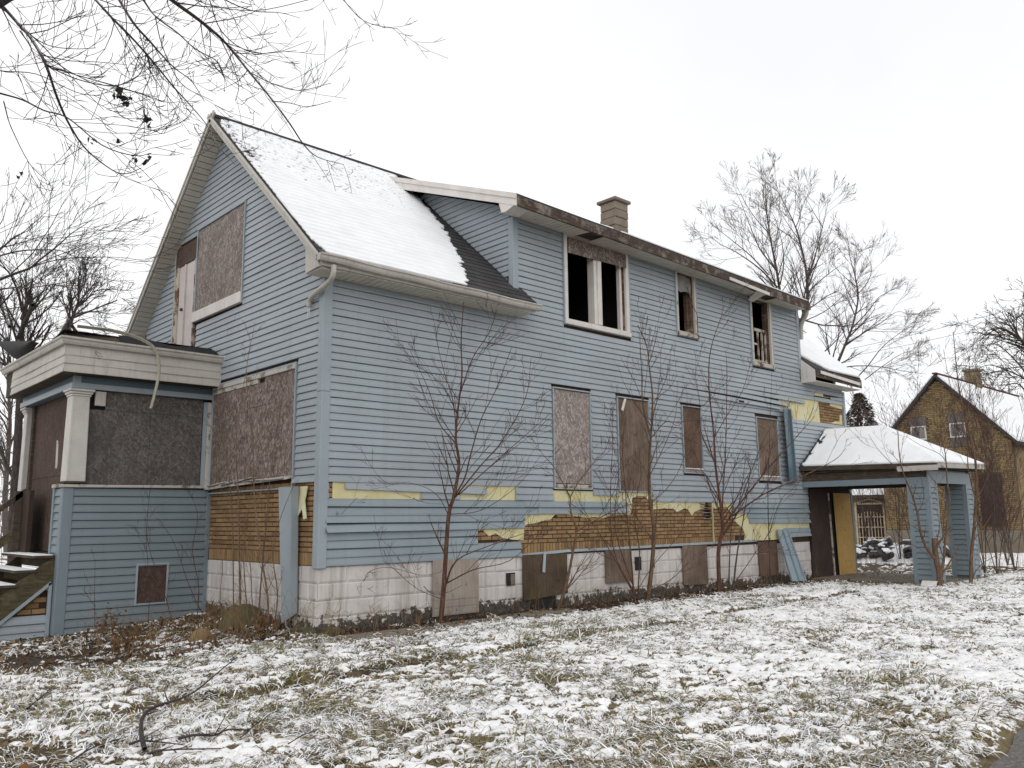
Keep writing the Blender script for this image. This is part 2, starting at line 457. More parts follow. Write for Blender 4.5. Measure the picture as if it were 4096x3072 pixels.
house = tag(empty('house', (7, 3, 0)), 'large derelict pale blue house with boarded windows and stripped siding', 'house')
mat_bluelow2 = m_vinyl('shade_toned_blue_vinyl', (0.25, 0.302, 0.332))  # lowest wall courses: dimmer light near the ground is put into the colour
PIECES = {}                                 # kind -> list of pieces waiting to be linked
def piece(kind, V, F, mat, parent, loc=None, me=None):
    PIECES.setdefault(kind, []).append(dict(V=V, F=F, mat=mat, parent=parent, loc=loc, me=me))

PROF = [(0.0, -0.016), (0.0, 0.0165), (0.06, 0.0180), (0.34, 0.0150), (0.62, 0.0085), (0.905, 0.0050), (0.935, -0.014), (1.02, -0.016)]
def board(parent, O, A, N, a0b, a0t, a1b, a1t, z0, h=CH, mat=None, lift=0.0, liftend=0, dz=(0, 0), wav=0.0022, prof=PROF, kind='siding_board'):
    """one siding course; its ends may slope (a0b..a0t) under a rake"""
    O = np.asarray(O, float); A = np.asarray(A, float); N = np.asarray(N, float)
    ln = max(a1b-a0b, a1t-a0t)
    if ln < 0.03: return
    n = max(2, int(ln/0.7)+2)
    V = []; m = len(prof)
    ph = random.random()*50
    for i in range(n):
        s = i/(n-1)
        w = wav*math.sin(ph+s*ln*3.1)+random.uniform(-wav, wav)*0.6
        lf = lift*(s if liftend > 0 else (1-s) if liftend < 0 else 1-abs(2*s-1)**3)
        zz = dz[0]*(1-s)+dz[1]*s + random.uniform(-0.0012, 0.0012)
        for t, out in prof:
            a = (a0b+(a0t-a0b)*t)*(1-s) + (a1b+(a1t-a1b)*t)*s
            V.append(O + A*a + N*(out*(h/CH if h < CH else 1)+w+lf*(1-t)) + np.array((0, 0, z0+h*t+zz)))
    F = [(i*m+k, (i+1)*m+k, (i+1)*m+k+1, i*m+k+1) for i in range(n-1) for k in range(m-1)]
    piece(kind, np.array(V), F, mat or mat_blue, parent)
def minus(iv, holes):
    for h0, h1 in holes:
        out = []
        for a, b in iv:
            if h1 <= a or h0 >= b: out.append((a, b)); continue
            if h0 > a+0.02: out.append((a, h0))
            if h1 < b-0.02: out.append((h1, b))
        iv = out
    return iv
def cells(xs, zs, inside, y0, y1, swap=False):
    """upright wall slab with openings"""
    m = MB(); xs = sorted(set(xs)); zs = sorted(set(zs))
    def P(x, z, y): return (y, x, z) if swap else (x, y, z)
    ins = {}
    for i in range(len(xs)-1):
        for k in range(len(zs)-1):
            ins[i, k] = inside((xs[i]+xs[i+1])/2, (zs[k]+zs[k+1])/2)
    for (i, k), v in ins.items():
        if not v: continue
        a, b, c, d = xs[i], xs[i+1], zs[k], zs[k+1]
        for y in (y0, y1): m.poly([P(a, c, y), P(b, c, y), P(b, d, y), P(a, d, y)])
        if not ins.get((i-1, k)): m.poly([P(a, c, y0), P(a, c, y1), P(a, d, y1), P(a, d, y0)])
        if not ins.get((i+1, k)): m.poly([P(b, c, y0), P(b, c, y1), P(b, d, y1), P(b, d, y0)])
        if not ins.get((i, k-1)): m.poly([P(a, c, y0), P(b, c, y0), P(b, c, y1), P(a, c, y1)])
        if not ins.get((i, k+1)): m.poly([P(a, d, y0), P(b, d, y0), P(b, d, y1), P(a, d, y1)])
    return m

# openings in the long side wall (x0, x1, z0, z1)
UPW = [(4.36, 6.02, 4.50, 6.055), (7.415, 8.055, 4.75, 6.04), (10.0, 10.83, 4.48, 6.00)]
LOW = [(4.05, 4.94, 1.82, 3.425), (5.607, 6.475, 1.80, 3.42), (7.447, 8.07, 2.165, 3.425), (9.996, 10.85, 2.095, 3.40)]
DOOR = (11.94, 13.93, 0.0, 2.0)
hx = [0, L_LO, 3.27, L_UP]; hz = [0.83, 4.43, 6.10]
for a, b, c, d in UPW: hx += [a, b]; hz += [c, d]
def in_side(x, z):
    if z > 4.43 and not (3.27 < x < L_UP): return False
    return not any(a < x < b and c < z < d for a, b, c, d in UPW)
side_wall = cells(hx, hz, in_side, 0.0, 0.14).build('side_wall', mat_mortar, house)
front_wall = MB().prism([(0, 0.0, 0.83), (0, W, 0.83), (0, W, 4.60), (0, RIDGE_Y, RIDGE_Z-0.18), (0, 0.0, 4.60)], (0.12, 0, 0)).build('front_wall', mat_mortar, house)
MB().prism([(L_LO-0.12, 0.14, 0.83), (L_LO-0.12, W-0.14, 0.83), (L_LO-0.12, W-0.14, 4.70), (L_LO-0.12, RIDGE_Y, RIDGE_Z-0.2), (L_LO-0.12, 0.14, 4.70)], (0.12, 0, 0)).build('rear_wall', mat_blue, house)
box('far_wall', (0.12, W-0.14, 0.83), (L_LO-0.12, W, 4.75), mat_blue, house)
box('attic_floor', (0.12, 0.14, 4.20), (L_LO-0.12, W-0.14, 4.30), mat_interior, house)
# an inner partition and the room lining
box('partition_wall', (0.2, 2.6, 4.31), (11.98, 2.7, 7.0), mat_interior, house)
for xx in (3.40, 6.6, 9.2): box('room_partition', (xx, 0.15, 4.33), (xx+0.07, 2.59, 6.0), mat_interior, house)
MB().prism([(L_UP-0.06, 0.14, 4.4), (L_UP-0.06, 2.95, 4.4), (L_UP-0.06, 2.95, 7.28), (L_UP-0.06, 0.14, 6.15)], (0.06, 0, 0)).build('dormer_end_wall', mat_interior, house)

# ---- siding on the long wall
OS, AS, NS = (0, -0.022, 0), (1, 0, 0), (0, -1, 0)
for k in range(60):
    z = zk(k); hc = zk(k+1)-z
    zc = z + hc/2
    if z + hc > 6.12: break
    iv = [(0.06, L_LO-0.06)]
    if z > 4.40: iv = [(3.33, L_UP-0.06)]
    elif z > 4.25: iv = [(0.06, L_UP-0.06)]
    holes = [(a-0.02, b+0.02) for a, b, c, d in UPW+LOW if c-0.03 < zc < d+0.03]
    if zc < 2.02: holes.append((11.96, 14))
    if k <= 2: holes += [(3.34, 10.86)]
    if k in (0,): holes.append((10.86, 14))
    if k == 3: holes += [(2.5, 12.2)]
    if k in (2,): holes.append((2.5, 3.34))
    if k in (4, 5): holes += [(3.42, 9.5 if k == 5 else 9.56)]
    if k in (6, 7): holes += [(5.82, 8.95)]
    if k == 8: holes += [(0.1, 1.52), (2.18, 3.24), (4.05, 6.5)]
    if k == 9: holes += [(0.1, 0.33), (2.66, 3.24), (5.75, 6.3)]
    if 27 <= k <= 29: holes.append((11.15 if k < 29 else 10.95, L_LO))
    if k in (30,): holes.append((11.3, L_LO))
    if k in (31,): holes.append((12.05, L_LO))
    if k == 33: holes.append((12.5, 13.3))
    if 2.1 < zc < 3.3: holes.append((11.66+max(0, (zc-2.45))*1.46, 11.66+max(0, (zc-2.45))*1.46+0.001))
    iv = minus(iv, holes)
    cut = []
    for a, b in iv:
        while b-a > 4.6:
            c = a + 2.2 + ((k*1.31) % 1.6)
            cut.append((a, c)); a = c
        cut.append((a, b))
    for ci, (a, b) in enumerate(cut):
        lap_ = 1 if ci and abs(cut[ci-1][1]-a) < 1e-6 else 0
        lift, le, dz = 0.0, 0, ((random.uniform(-.012, .006), random.uniform(-.012, .006)) if k < 8 else (random.uniform(-.003, .003), random.uniform(-.003, .003)))
        if k == 4 and a < 1: lift, le = 0.055, -1
        if k == 5 and a < 1: lift, le = 0.02, -1
        if k == 9 and b < 3 and a > 0.2: lift, le, dz = 0.03, 1, (0.012, -0.022)
        if k == 9 and a > 3: dz = (-0.01, -0.012)
        if k == 7 and a > 3: lift = 0.02
        if k == 6 and b > 5: lift, le = 0.02, 1
        if k in (29, 30) and b > 10.5: lift, le, dz = 0.05, 1, (0, -0.05)
        if k == 31 and b > 12: lift, le, dz = 0.03, 1, (0, -0.02)
        if k == 4 and b > 11: lift, le = 0.03, 1
        if k == 1 and a > 10: lift, le, dz = 0.02, 1, (0, 0.015)
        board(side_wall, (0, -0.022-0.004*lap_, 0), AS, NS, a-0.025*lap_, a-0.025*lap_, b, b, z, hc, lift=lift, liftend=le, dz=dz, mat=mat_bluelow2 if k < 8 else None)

# ---- siding on the street front
OF, AF, NF = (-0.022, 0, 0), (0, 1, 0), (-1, 0, 0)
for k in range(80):
    z = zk(k); hc = zk(k+1)-z
    zc = z + hc/2
    if z < 1.83: continue
    def rk(zz): return max(0.07, (zz+0.135-EAVE_Z)/SLOPE+EAVE_Y)
    if z+hc > RIDGE_Z-0.3: break
    lo_b, lo_t = rk(z), rk(z+hc)
    hi_b, hi_t = min(W-0.06, 2*RIDGE_Y-(lo_b if lo_b > 0.08 else 0)), min(W-0.06, 2*RIDGE_Y-(lo_t if lo_t > 0.08 else 0))
    holes = []
    if zc < 3.44: holes.append((0.59, 3.2))
    if zc < 3.80: holes.append((2.95, 7))
    if 4.55 < zc < 6.17: holes.append((2.31, 4.07))
    if zc < 6.04 and zc > 3.8: holes.append((3.98, 5.02))
    for a, b in minus([(lo_b, hi_b)], holes):
        a_t = lo_t if a == lo_b else a; b_t = hi_t if b == hi_b else b
        if b-a > 3.4:
            c = a+1.1+((k*0.83) % 1.9)
            board(front_wall, OF, AF, NF, a, a_t, c, c, z, hc); board(front_wall, OF, AF, NF, c, c, b, b_t, z, hc)
        else:
            lift = 0.05 if z < 1.9 and a < 0.3 else 0
            board(front_wall, OF, AF, NF, a, a_t, b, b_t, z, hc, lift=lift, liftend=1)
# ---- siding on the dormer cheek
OC = (3.27-0.006, 0, 0)
cheek = MB().prism([(3.27, 0.0, 4.80), (3.27, 0.0, 6.05), (3.27, 2.6, 7.08), (3.27, 2.75, 7.22)], (0.05, 0, 0)).build('dormer_cheek', mat_blue, house)
for k in range(38, 70):
    z = zk(k); hc = zk(k+1)-z
    def lo(zz): return max(0.06, (zz-6.03)/0.40-0.42+0.02)
    def hi(zz): return (zz-EAVE_Z)/SLOPE+EAVE_Y-0.03
    if hi(z) < 0.1: continue
    if lo(z+hc) >= hi(z+hc)-0.05: break
    board(cheek, OC, AF, NF, lo(z), lo(z+hc), hi(z), hi(z+hc), z, hc)

# ---- corner posts
def corner_post(name, x, y, z0, z1, sx, sy, parent, w=0.085, t=0.042):
    m = MB()
    m.box((min(x-sx*t, x+sx*w), min(y-sy*t, y-sy*0.0), z0), (max(x-sx*t, x+sx*w), max(y-sy*t, y), z1))
    m.box((min(x-sx*t, x), min(y, y+sy*w), z0), (max(x-sx*t, x), max(y, y+sy*w), z1))
    return m.build(name, mat_bluepost, parent, bevel=0.006)
corner_post('corner_post', 0, 0, 0.80, 2.96, 1, 1, house)
corner_post('corner_post', 0, 0, 2.963, 4.415, 1, 1, house)
corner_post('corner_post', 3.27, 0, 4.78, 6.03, 1, 1, house, w=0.07, t=0.045)
box('corner_post', (L_UP-0.07, -0.045, 4.6), (L_UP+0.03, 0.06, 5.98), mat_bluepost, house)
box('corner_post', (L_LO-0.06, -0.045, 1.9), (L_LO+0.03, 0.05, 4.28), mat_bluepost, house)
box('corner_post', (L_LO-0.045, -0.05, 0.05), (L_LO+0.03, 0.05, 1.9), mat_bluedark, house)

# ---- window surrounds and boards on the ground floor
def frame4(m, a, b, c, d, y0, y1, w, plane='y'):
    for q in (((a-w, c-w), (a, d+w)), ((b, c-w), (b+w, d+w)), ((a, d), (b, d+w)), ((a, c-w), (b, c))):
        (p0, z0), (p1, z1) = q
        if plane == 'y': m.box((p0, y0, z0), (p1, y1, z1))
        else: m.box((y0, p0, z0), (y1, p1, z1))
    return m
def boarded(name, r, mat, rot=0.0, sill=None, inset=0.0):
    a, b, c, d = r
    w = frame4(MB(), a+0.022, b-0.022, c+0.022, d-0.022, -0.052, -0.0005, 0.022).build(name, mat_bluepost, house, bevel=0.003)
    zb = c+0.025+(0.07 if sill else 0)
    m = MB(); t = rot
    m.hexa([(a+0.03+t, -0.013, zb), (b-0.03+t, -0.013, zb), (b-0.03, -0.013, d-0.035-inset), (a+0.03, -0.013, d-0.03-inset),
            (a+0.03+t, -0.026, zb), (b-0.03+t, -0.026, zb), (b-0.03, -0.026, d-0.035-inset), (a+0.03, -0.026, d-0.03-inset)])
    m.build('board', mat, w)
    if sill: MB().box((a+0.025, -0.032, c+0.024), (b-0.025, -0.004, c+0.082)).build('sill', sill, w, bevel=0.004)
    return w
w1 = boarded('boarded_window', LOW[0], mat_osbpale, 0, mat_peelframe)
w1['label'] = 'tall window covered with one pale flaky strand board'
w2 = boarded('boarded_window', LOW[1], mat_ply, 0.01)
MB().bar((5.84, -0.035, 3.40), (5.73, -0.045, 3.18), 0.05, 0.012, (0, 1, 0)).build('loose_strip', mat_white, w2)
w3 = boarded('boarded_window', LOW[2], mat_plyred, 0, mat_plypale)
w4 = boarded('boarded_window', LOW[3], mat_ply, 0, mat_plypale)
for w, r in ((w3, LOW[2]), (w4, LOW[3])):
    MB().box((r[0]+0.03, -0.05, r[2]+0.083), (r[1]-0.03, -0.027, r[2]+0.10)).build('sill_snow', mat_snow, w)

mat_jamb = m_oldwood('bare_jamb_wood', (0.125, 0.08, 0.055), (0.30, 0.25, 0.20), 0.52, 0.62)
mat_peelpale = m_oldwood('faded_casing', (0.20, 0.13, 0.09), (0.50, 0.465, 0.41), 0.36, 0.42)
# ---- open windows upstairs
def casing(name, r, mat, w=0.085):
    a, b, c, d = r
    m = MB()
    frame4(m, a+w, b-w, c+w, d-w, -0.055, 0.0, w-0.002)
    o = m.build(name, mat, house, bevel=0.006)
    frame4(MB(), a+0.004, b-0.004, c+0.004, d-0.004, -0.06, -0.0005, 0.022).build('trim', mat_bluepost, o)
    j = MB(); frame4(j, a+w+0.012, b-w-0.012, c+w+0.012, d-w-0.012, 0.002, 0.13, 0.012)
    j.build('jamb', mat_jamb, o)
    return o
a, b, c, d = UPW[0]
bw = casing('open_window', UPW[0], mat_white)
bw['label'] = 'wide open window with white frame, centre post and strand board strip on top'
mid = (a+b)/2
MB().box((mid-0.10, -0.05, c+0.09), (mid-0.02, 0.10, d-0.09)).build('mullion', mat_white, bw, bevel=0.004)
MB().box((mid-0.018, -0.062, c+0.09), (mid+0.085, 0.09, d-0.09)).build('mullion', mat_white, bw, bevel=0.004)
MB().box((b-0.20, 0.0, c+0.09), (b-0.155, 0.07, d-0.09)).box((b-0.145, 0.02, c+0.09), (b-0.118, 0.10, d-0.09)).build('sash_track', mat_white, bw)
MB().hexa([(a+0.09, -0.075, d-0.36), (b-0.09, -0.075, d-0.33), (b-0.09, -0.064, d-0.33), (a+0.09, -0.064, d-0.36),
           (a+0.09, -0.075, d-0.09), (b-0.09, -0.075, d-0.085), (b-0.09, -0.064, d-0.085), (a+0.09, -0.064, d-0.09)]).build('board', mat_osb, bw)
MB().box((a+0.0, -0.075, c-0.012), (b-0.0, -0.002, c+0.06)).build('sill', mat_white, bw, bevel=0.006)
a, b, c, d = UPW[1]
nw = casing('open_window', UPW[1], mat_peelpale, 0.06)
nw['label'] = 'narrow open window with peeling wooden frame and hanging black cord'
MB().box((b-0.115, 0.005, c+0.065), (b-0.065, 0.135, d-0.065)).box((b-0.16, 0.06, c+0.065), (b-0.12, 0.135, d-0.065)).build('sash_track', mat_jamb, nw)
g = []
for i in range(7):
    for k in range(5):
        s, t = i/6, k/4
        g.append((a+0.085+s*(b-a-0.20), 0.0+0.02*math.sin(s*9+t*4), d-0.09-t*(0.30+0.05*s+0.03*math.sin(7*s))))
me = mesh_np('torn_sheet', g, [(i*5+k, (i+1)*5+k, (i+1)*5+k+1, i*5+k+1) for i in range(6) for k in range(4)])
link('torn_sheet', me, m_speckle('dusty_plastic', (0.22, 0.215, 0.20), 0.4, 0.3, 8, 40), nw, True)
T = Tubes(); T.add(crom([(b-0.24, -0.02, d-0.30), (b-0.16, -0.07, d-0.65), (b-0.05, -0.09, c+0.45), (b-0.03, -0.08, c+0.1)], 5), [0.006]*16)
T.build('cord', mat_metaldark, nw, 5)
MB().box((a-0.01, -0.08, c-0.01), (b+0.01, -0.002, c+0.075)).build('sill', mat_peelframe, nw, bevel=0.006)
a, b, c, d = UPW[2]
sw = casing('open_window', UPW[2], mat_peelpale, 0.07)
sw['label'] = 'open window with broken lower sash of narrow muntins'
m = MB(); zm = c+0.80
m.box((a+0.1, 0.02, zm-0.03), (b-0.12, 0.06, zm+0.03))
m.box((a+0.1, 0.02, c+0.09), (b-0.12, 0.06, c+0.15))
for x in (a+0.12, a+0.36, a+0.52, b-0.17): m.box((x, 0.025, c+0.15), (x+0.035, 0.055, zm-0.03))
m.box((a+0.155, 0.028, c+0.47), (a+0.36, 0.052, c+0.51))
m.build('sash', mat_peelframe, sw)
MB().box((a-0.01, -0.085, c-0.015), (b+0.01, -0.002, c+0.07)).build('sill', mat_peelframe, sw, bevel=0.006)

mat_osbmid = m_osb('faded_osb', (0.15, 0.12, 0.108), (0.225, 0.188, 0.172), (0.37, 0.33, 0.305))
# ---- street front: big boarded window, gable board and door
lw = frame4(MB(), 0.632, 3.16, 1.80, 3.40, -0.055, -0.0005, 0.022, 'x').build('boarded_window', mat_bluepost, house, bevel=0.003)
lw['label'] = 'wide ground floor window covered with large strand boards'
MB().box((-0.060, 0.634, 3.335), (-0.004, 3.16, 3.398)).build('lintel_trim', mat_porchpaint, lw, bevel=0.004)
MB().box((-0.048, 1.70, 3.27), (-0.006, 3.16, 3.333)).build('lintel_trim', mat_porchpaint, lw, bevel=0.004)
for a, b, c, d in ((0.636, 1.30, 1.93, 3.33), (1.305, 1.50, 2.95, 3.33), (1.305, 2.00, 1.93, 2.945), (1.505, 2.0, 2.95, 3.265), (2.006, 3.15, 1.93, 3.265)):
    MB().box((-0.040+random.uniform(0, 0.006), a, c), (-0.018, b, d)).build('board', mat_osb, lw)
s = MB().hexa([(-0.10, 0.66, 1.90), (-0.03, 0.66, 1.92), (-0.03, 3.17, 1.88), (-0.12, 3.17, 1.84), (-0.10, 0.66, 1.93), (-0.03, 0.66, 1.95), (-0.03, 3.17, 1.91), (-0.12, 3.17, 1.875)]).build('sill', mat_porchpaint, lw)
for i in range(5):
    y = 0.75+i*0.42; j = random.uniform
    MB().bar((-0.10+j(-.02, .02), y, 1.93+j(-.02, .03)), (-0.13+j(-.02, .02), y+0.55, 1.90+j(-.03, .03)), 0.07, 0.012, (0.3*j(-1, 1), 0, 1)).build('splintered_sill', mat_porchpaint, lw)
gw = frame4(MB(), 2.34, 4.05, 4.60, 6.12, -0.055, -0.0005, 0.022, 'x').build('boarded_window', mat_bluepost, house, bevel=0.003)
gw['label'] = 'gable window covered with two strand boards'
MB().box((-0.035, 2.345, 4.735), (-0.012, 4.05, 5.015)).build('board', mat_osbmid, gw)
MB().box((-0.032, 2.345, 5.02), (-0.012, 4.05, 6.115)).build('board', mat_osbmid, gw)
MB().box((-0.075, 2.32, 4.56), (-0.012, 4.09, 4.73)).build('sill_trim', mat_white, gw, bevel=0.006)
dr = MB().box((-0.05, 4.80, 3.9), (-0.0, 4.93, 5.66)).box((-0.05, 4.085, 3.9), (0.0, 4.13, 5.66)).build('upper_door', mat_peelframe, house, bevel=0.004)
dr['label'] = 'narrow white door in the gable above the porch roof'
MB().box((-0.025, 4.13, 3.9), (-0.003, 4.80, 5.66)).build('door_leaf', mat_doorw, dr)
MB().box((-0.052, 4.5, 3.9), (-0.027, 4.53, 5.65)).build('door_edge', mat_doorw, dr)
MB().box((-0.04, 4.05, 5.665), (-0.012, 4.97, 6.01)).build('board', mat_osbbrown, dr)
MB().box((-0.075, 4.575, 4.86), (-0.026, 4.625, 4.91)).build('door_knob', mat_metaldark, dr, bevel=0.012)
MB().box((-0.045, 4.965, 3.9), (-0.001, 4.995, 6.03)).build('trim', mat_beige, dr)
# peeled corner channel and foam rag beside the corner
tr = MB().prism([(-0.14, 0.78, 1.80), (-0.07, 0.42, 1.80), (-0.04, 0.42, 0.25), (-0.10, 0.66, 0.12)], (-0.012, 0.0, 0)).prism([(-0.07, 0.42, 1.80), (-0.18, 0.40, 1.80), (-0.15, 0.40, 0.25), (-0.04, 0.42, 0.25)], (0, -0.012, 0)).build('loose_corner_trim', mat_bluepost, house)
MB().prism([(-0.03, 0.44, 1.80), (-0.03, 0.24, 1.80), (-0.05, 0.27, 1.62), (-0.06, 0.20, 1.40), (-0.06, 0.27, 1.39), (-0.06, 0.31, 1.52), (-0.06, 0.45, 1.40)], (-0.012, 0, 0)).build('foam_rag', mat_foam, house)

# ---- yellow foam sheets left behind the missing siding
def foam(pts, mat=mat_foam):
    return MB().prism([(x, -0.006, z) for x, z in pts], (0, -0.012, 0)).build('foam_board', mat, side_wall)
def rag(x0, x1, z, n, amp, sd):
    r = random.Random(sd); return [(x0+(x1-x0)*i/n, z+r.uniform(-amp, amp)) for i in range(n+1)]
foam([(0.16, 1.64), (1.55, 1.64), (1.55, 1.86), (0.16, 1.88)])
foam([(2.1, 1.64), (2.95, 1.64), (2.95, 1.90), (2.1, 1.90)]); foam([(2.955, 1.64), (3.3, 1.64), (3.3, 1.90), (2.955, 1.90)])
foam([(4.0, 1.60), (4.0, 1.80), (5.7, 1.80), (5.7, 1.60)])
foam([(3.36, 1.46), (5.75, 1.46)] + list(reversed([(3.36, 1.24), (3.47, 1.29), (3.62, 1.30), (3.8, 1.335), (3.98, 1.36), (4.08, 1.43), (4.3, 1.435), (4.6, 1.40), (4.78, 1.375), (5.0, 1.39), (5.2, 1.37), (5.4, 1.41), (5.75, 1.42)])))
foam([(5.72, 1.42), (5.72, 1.84), (6.52, 1.84), (6.52, 1.70), (6.42, 1.66), (6.3, 1.735), (6.1, 1.74), (5.96, 1.70), (5.93, 1.48), (5.86, 1.42)])
foam([(2.46, 1.26), (2.46, 1.21), (2.6, 1.22), (2.72, 1.13), (2.85, 1.17), (2.98, 1.10), (3.2, 1.07), (3.40, 1.06), (3.42, 1.26)])
foam([(6.52, 1.72)] + rag(6.53, 7.55, 1.50, 9, 0.035, 5) + [(7.65, 1.40), (7.75, 1.47), (7.9, 1.51), (8.05, 1.52), (8.12, 1.72)])
foam([(8.33, 1.72), (8.33, 1.56), (8.45, 1.52), (8.6, 1.57), (8.8, 1.56), (8.92, 1.47), (9.0, 1.46), (9.0, 1.72)])
foam([(8.95, 1.50), (9.0, 1.33), (9.18, 1.22), (9.34, 1.14), (9.40, 1.02), (9.37, 0.93), (9.26, 0.90), (10.9, 0.90), (12.0, 1.02), (12.0, 1.34), (9.55, 1.34), (9.5, 1.50)])
foam([(11.0, 3.45), (12.76, 3.45), (12.74, 4.02), (11.0, 4.02)])
foam([(12.45, 4.08), (13.3, 4.08), (13.3, 4.2), (12.45, 4.2)])
foam([(13.25, 3.49), (13.85, 3.49), (13.85, 3.72), (13.76, 3.72), (13.72, 3.56), (13.5, 3.55)]); foam([(13.3, 3.98), (13.9, 3.98), (13.9, 3.86), (13.6, 3.88), (13.3, 3.9)])
box('dark_gap', (13.0, -0.03, 4.09), (13.75, -0.004, 4.17), mat_interior, side_wall)
# torn hole with broken lath
hole = MB().prism([(8.1+0.05*math.cos(t)*(2.2 if math.sin(t) < 0.2 else 1.6)+0.06, -0.0065, 1.47+0.17*math.sin(t)) for t in np.linspace(0, 6.2, 13)], (0, -0.004, 0)).build('torn_hole', mat_tar, side_wall)
for i in range(6):
    z = 1.62-i*0.055; x = 8.02+0.02*i
    MB().bar((x-0.12, -0.02, z), (x+0.16, -0.035, z-0.02+random.uniform(-.02, .02)), 0.012, 0.035, (0, 1, 0.2)).build('broken_lath', mat_plypale if i % 2 else mat_ply, hole)
MB().box((8.305, -0.03, 0.9), (8.325, -0.006, 1.68)).build('lath_strip', mat_foam, side_wall)

# ---- printed brick sheet: single bricks
BH, BL, BG = 0.0625, 0.207, 0.013
bm_brick = {}
def brick_mesh(w, h):
    k = (round(w, 3), round(h, 3))
    if k not in bm_brick:
        i = 0.002; d = 0.010
        V = [(0, 0, 0), (w, 0, 0), (w, 0, h), (0, 0, h), (i, -d, i), (w-i, -d, i), (w-i, -d, h-i), (i, -d, h-i)]
        F = [(4, 5, 6, 7), (0, 1, 5, 4), (1, 2, 6, 5), (2, 3, 7, 6), (3, 0, 4, 7)]
        bm_brick[k] = mesh_np('brick', V, F)
    return bm_brick[k]
def brick_at(side, a, z, w, h, parent, mat=mat_brick):
    loc = (a, -0.0005, z) if side else (-0.0005, a, z)
    piece('brick', None, None, mat, parent, loc=(loc, side, w, h))
def brickwork(side, a0, a1, z0, z1, zones, parent):
    k = 0; z = z0
    while z+0.04 < z1:
        a = a0 - (BL/2 if k % 2 else 0)
        while a < a1:
            s, e = max(a, a0), min(a+BL-BG, a1)
            if e-s > 0.03 and zones((s+e)/2, z+BH/2): brick_at(side, s, z, round(e-s, 2), BH-BG, parent)
            a += BL
        z += BH; k += 1
def soldiers(side, a0, a1, z0, h, zones, parent):
    a = a0
    while a+0.06 < a1:
        if zones(a+0.03, z0+h/2): brick_at(side, a, z0, 0.056, h, parent)
        a += 0.067
brickwork(False, 0.06, 3.16, 0.995, 1.86, lambda a, z: True, front_wall)
soldiers(False, 0.06, 3.16, 0.835, 0.15, lambda a, z: True, front_wall)
def zs(a, z):
    if a < 3.38: return 2.48 < a and 1.07 < z < 1.27
    top = np.interp(a, [3.38, 3.5, 4.0, 4.1, 5.8, 5.95, 6.1, 6.45, 6.55, 8.9, 9.1, 9.4, 9.5], [1.32, 1.36, 1.4, 1.48, 1.48, 1.75, 1.78, 1.76, 1.62, 1.62, 1.4, 1.15, 0.9])
    return z < top
brickwork(True, 2.48, 9.45, 1.015, 1.80, zs, side_wall)
soldiers(True, 3.36, 9.05, 0.865, 0.14, lambda a, z: True, side_wall)
brickwork(True, 12.72, 13.9, 3.48, 4.0, lambda a, z: True, side_wall)
brickwork(True, 0.09, 0.18, 1.66, 1.86, lambda a, z: True, side_wall)

# ---- drip strips along the bottom of the siding
for x0, x1, z0, z1 in ((3.3, 4.3, 0.838, 0.875), (4.3, 6.4, 0.875, 0.88), (6.4, 9.8, 0.885, 0.90)):
    MB().hexa([(x0, -0.035, z0-0.02), (x1, -0.035, z1-0.02), (x1, 0, z1-0.02), (x0, 0, z0-0.02), (x0, -0.03, z0+0.02), (x1, -0.03, z1+0.02), (x1, -0.008, z1+0.02), (x0, -0.008, z0+0.02)]).build('starter_strip', mat_bluepost, side_wall)
MB().bar((3.80, -0.06, 0.86), (3.74, -0.09, 0.58), 0.05, 0.012, (0, 1, 0)).build('starter_strip', mat_bluepost, side_wall)

# ---- foundation of rock faced blocks
found = box('foundation', (0.004, 0.004, -0.35), (L_LO-0.02, W-0.01, 0.826), mat_found, house)
def block_mesh(w, h=0.200, m=0.004, d=0.011):
    V = [(0, 0, 0), (w, 0, 0), (w, 0, h), (0, 0, h), (m, -d*0.25, m), (w-m, -d*0.25, m), (w-m, -d*0.25, h-m), (m, -d*0.25, h-m),
         (m+.012, -d, m+.022), (w-m-.012, -d, m+.022), (w-m-.012, -d, h-m-.006), (m+.012, -d, h-m-.006)]
    F = [(8, 9, 10, 11)] + [(i, (i+1) % 4, 4+(i+1) % 4, 4+i) for i in range(4)] + [(4+i, 4+(i+1) % 4, 8+(i+1) % 4, 8+i) for i in range(4)]
    return mesh_np('block', V, F)
blk, blkh = block_mesh(0.396, 0.194), block_mesh(0.193, 0.194)
for side, amax in ((True, 11.9), (False, 3.2)):
    for r in range(5):
        z = 0.826-0.203*(r+1)
        a = 0.004
        if r % 2: seq = [blkh]+[blk]*60
        else: seq = [blk]*60
        for bmk in seq:
            w = 0.398 if bmk is blk else 0.195
            if a+w > amax+0.3: break
            o = link('block', bmk, mat_found, found)
            o.location = Vector((a, 0.002+random.uniform(-.003, .002), z) if side else (0.002+random.uniform(-.003, .002), a, z))
            if not side: o.matrix_basis = Matrix.Translation(o.location) @ Matrix(((0, 1, 0, 0), (1, 0, 0, 0), (0, 0, 1, 0), (0, 0, 0, 1)))
            a += w+0.010
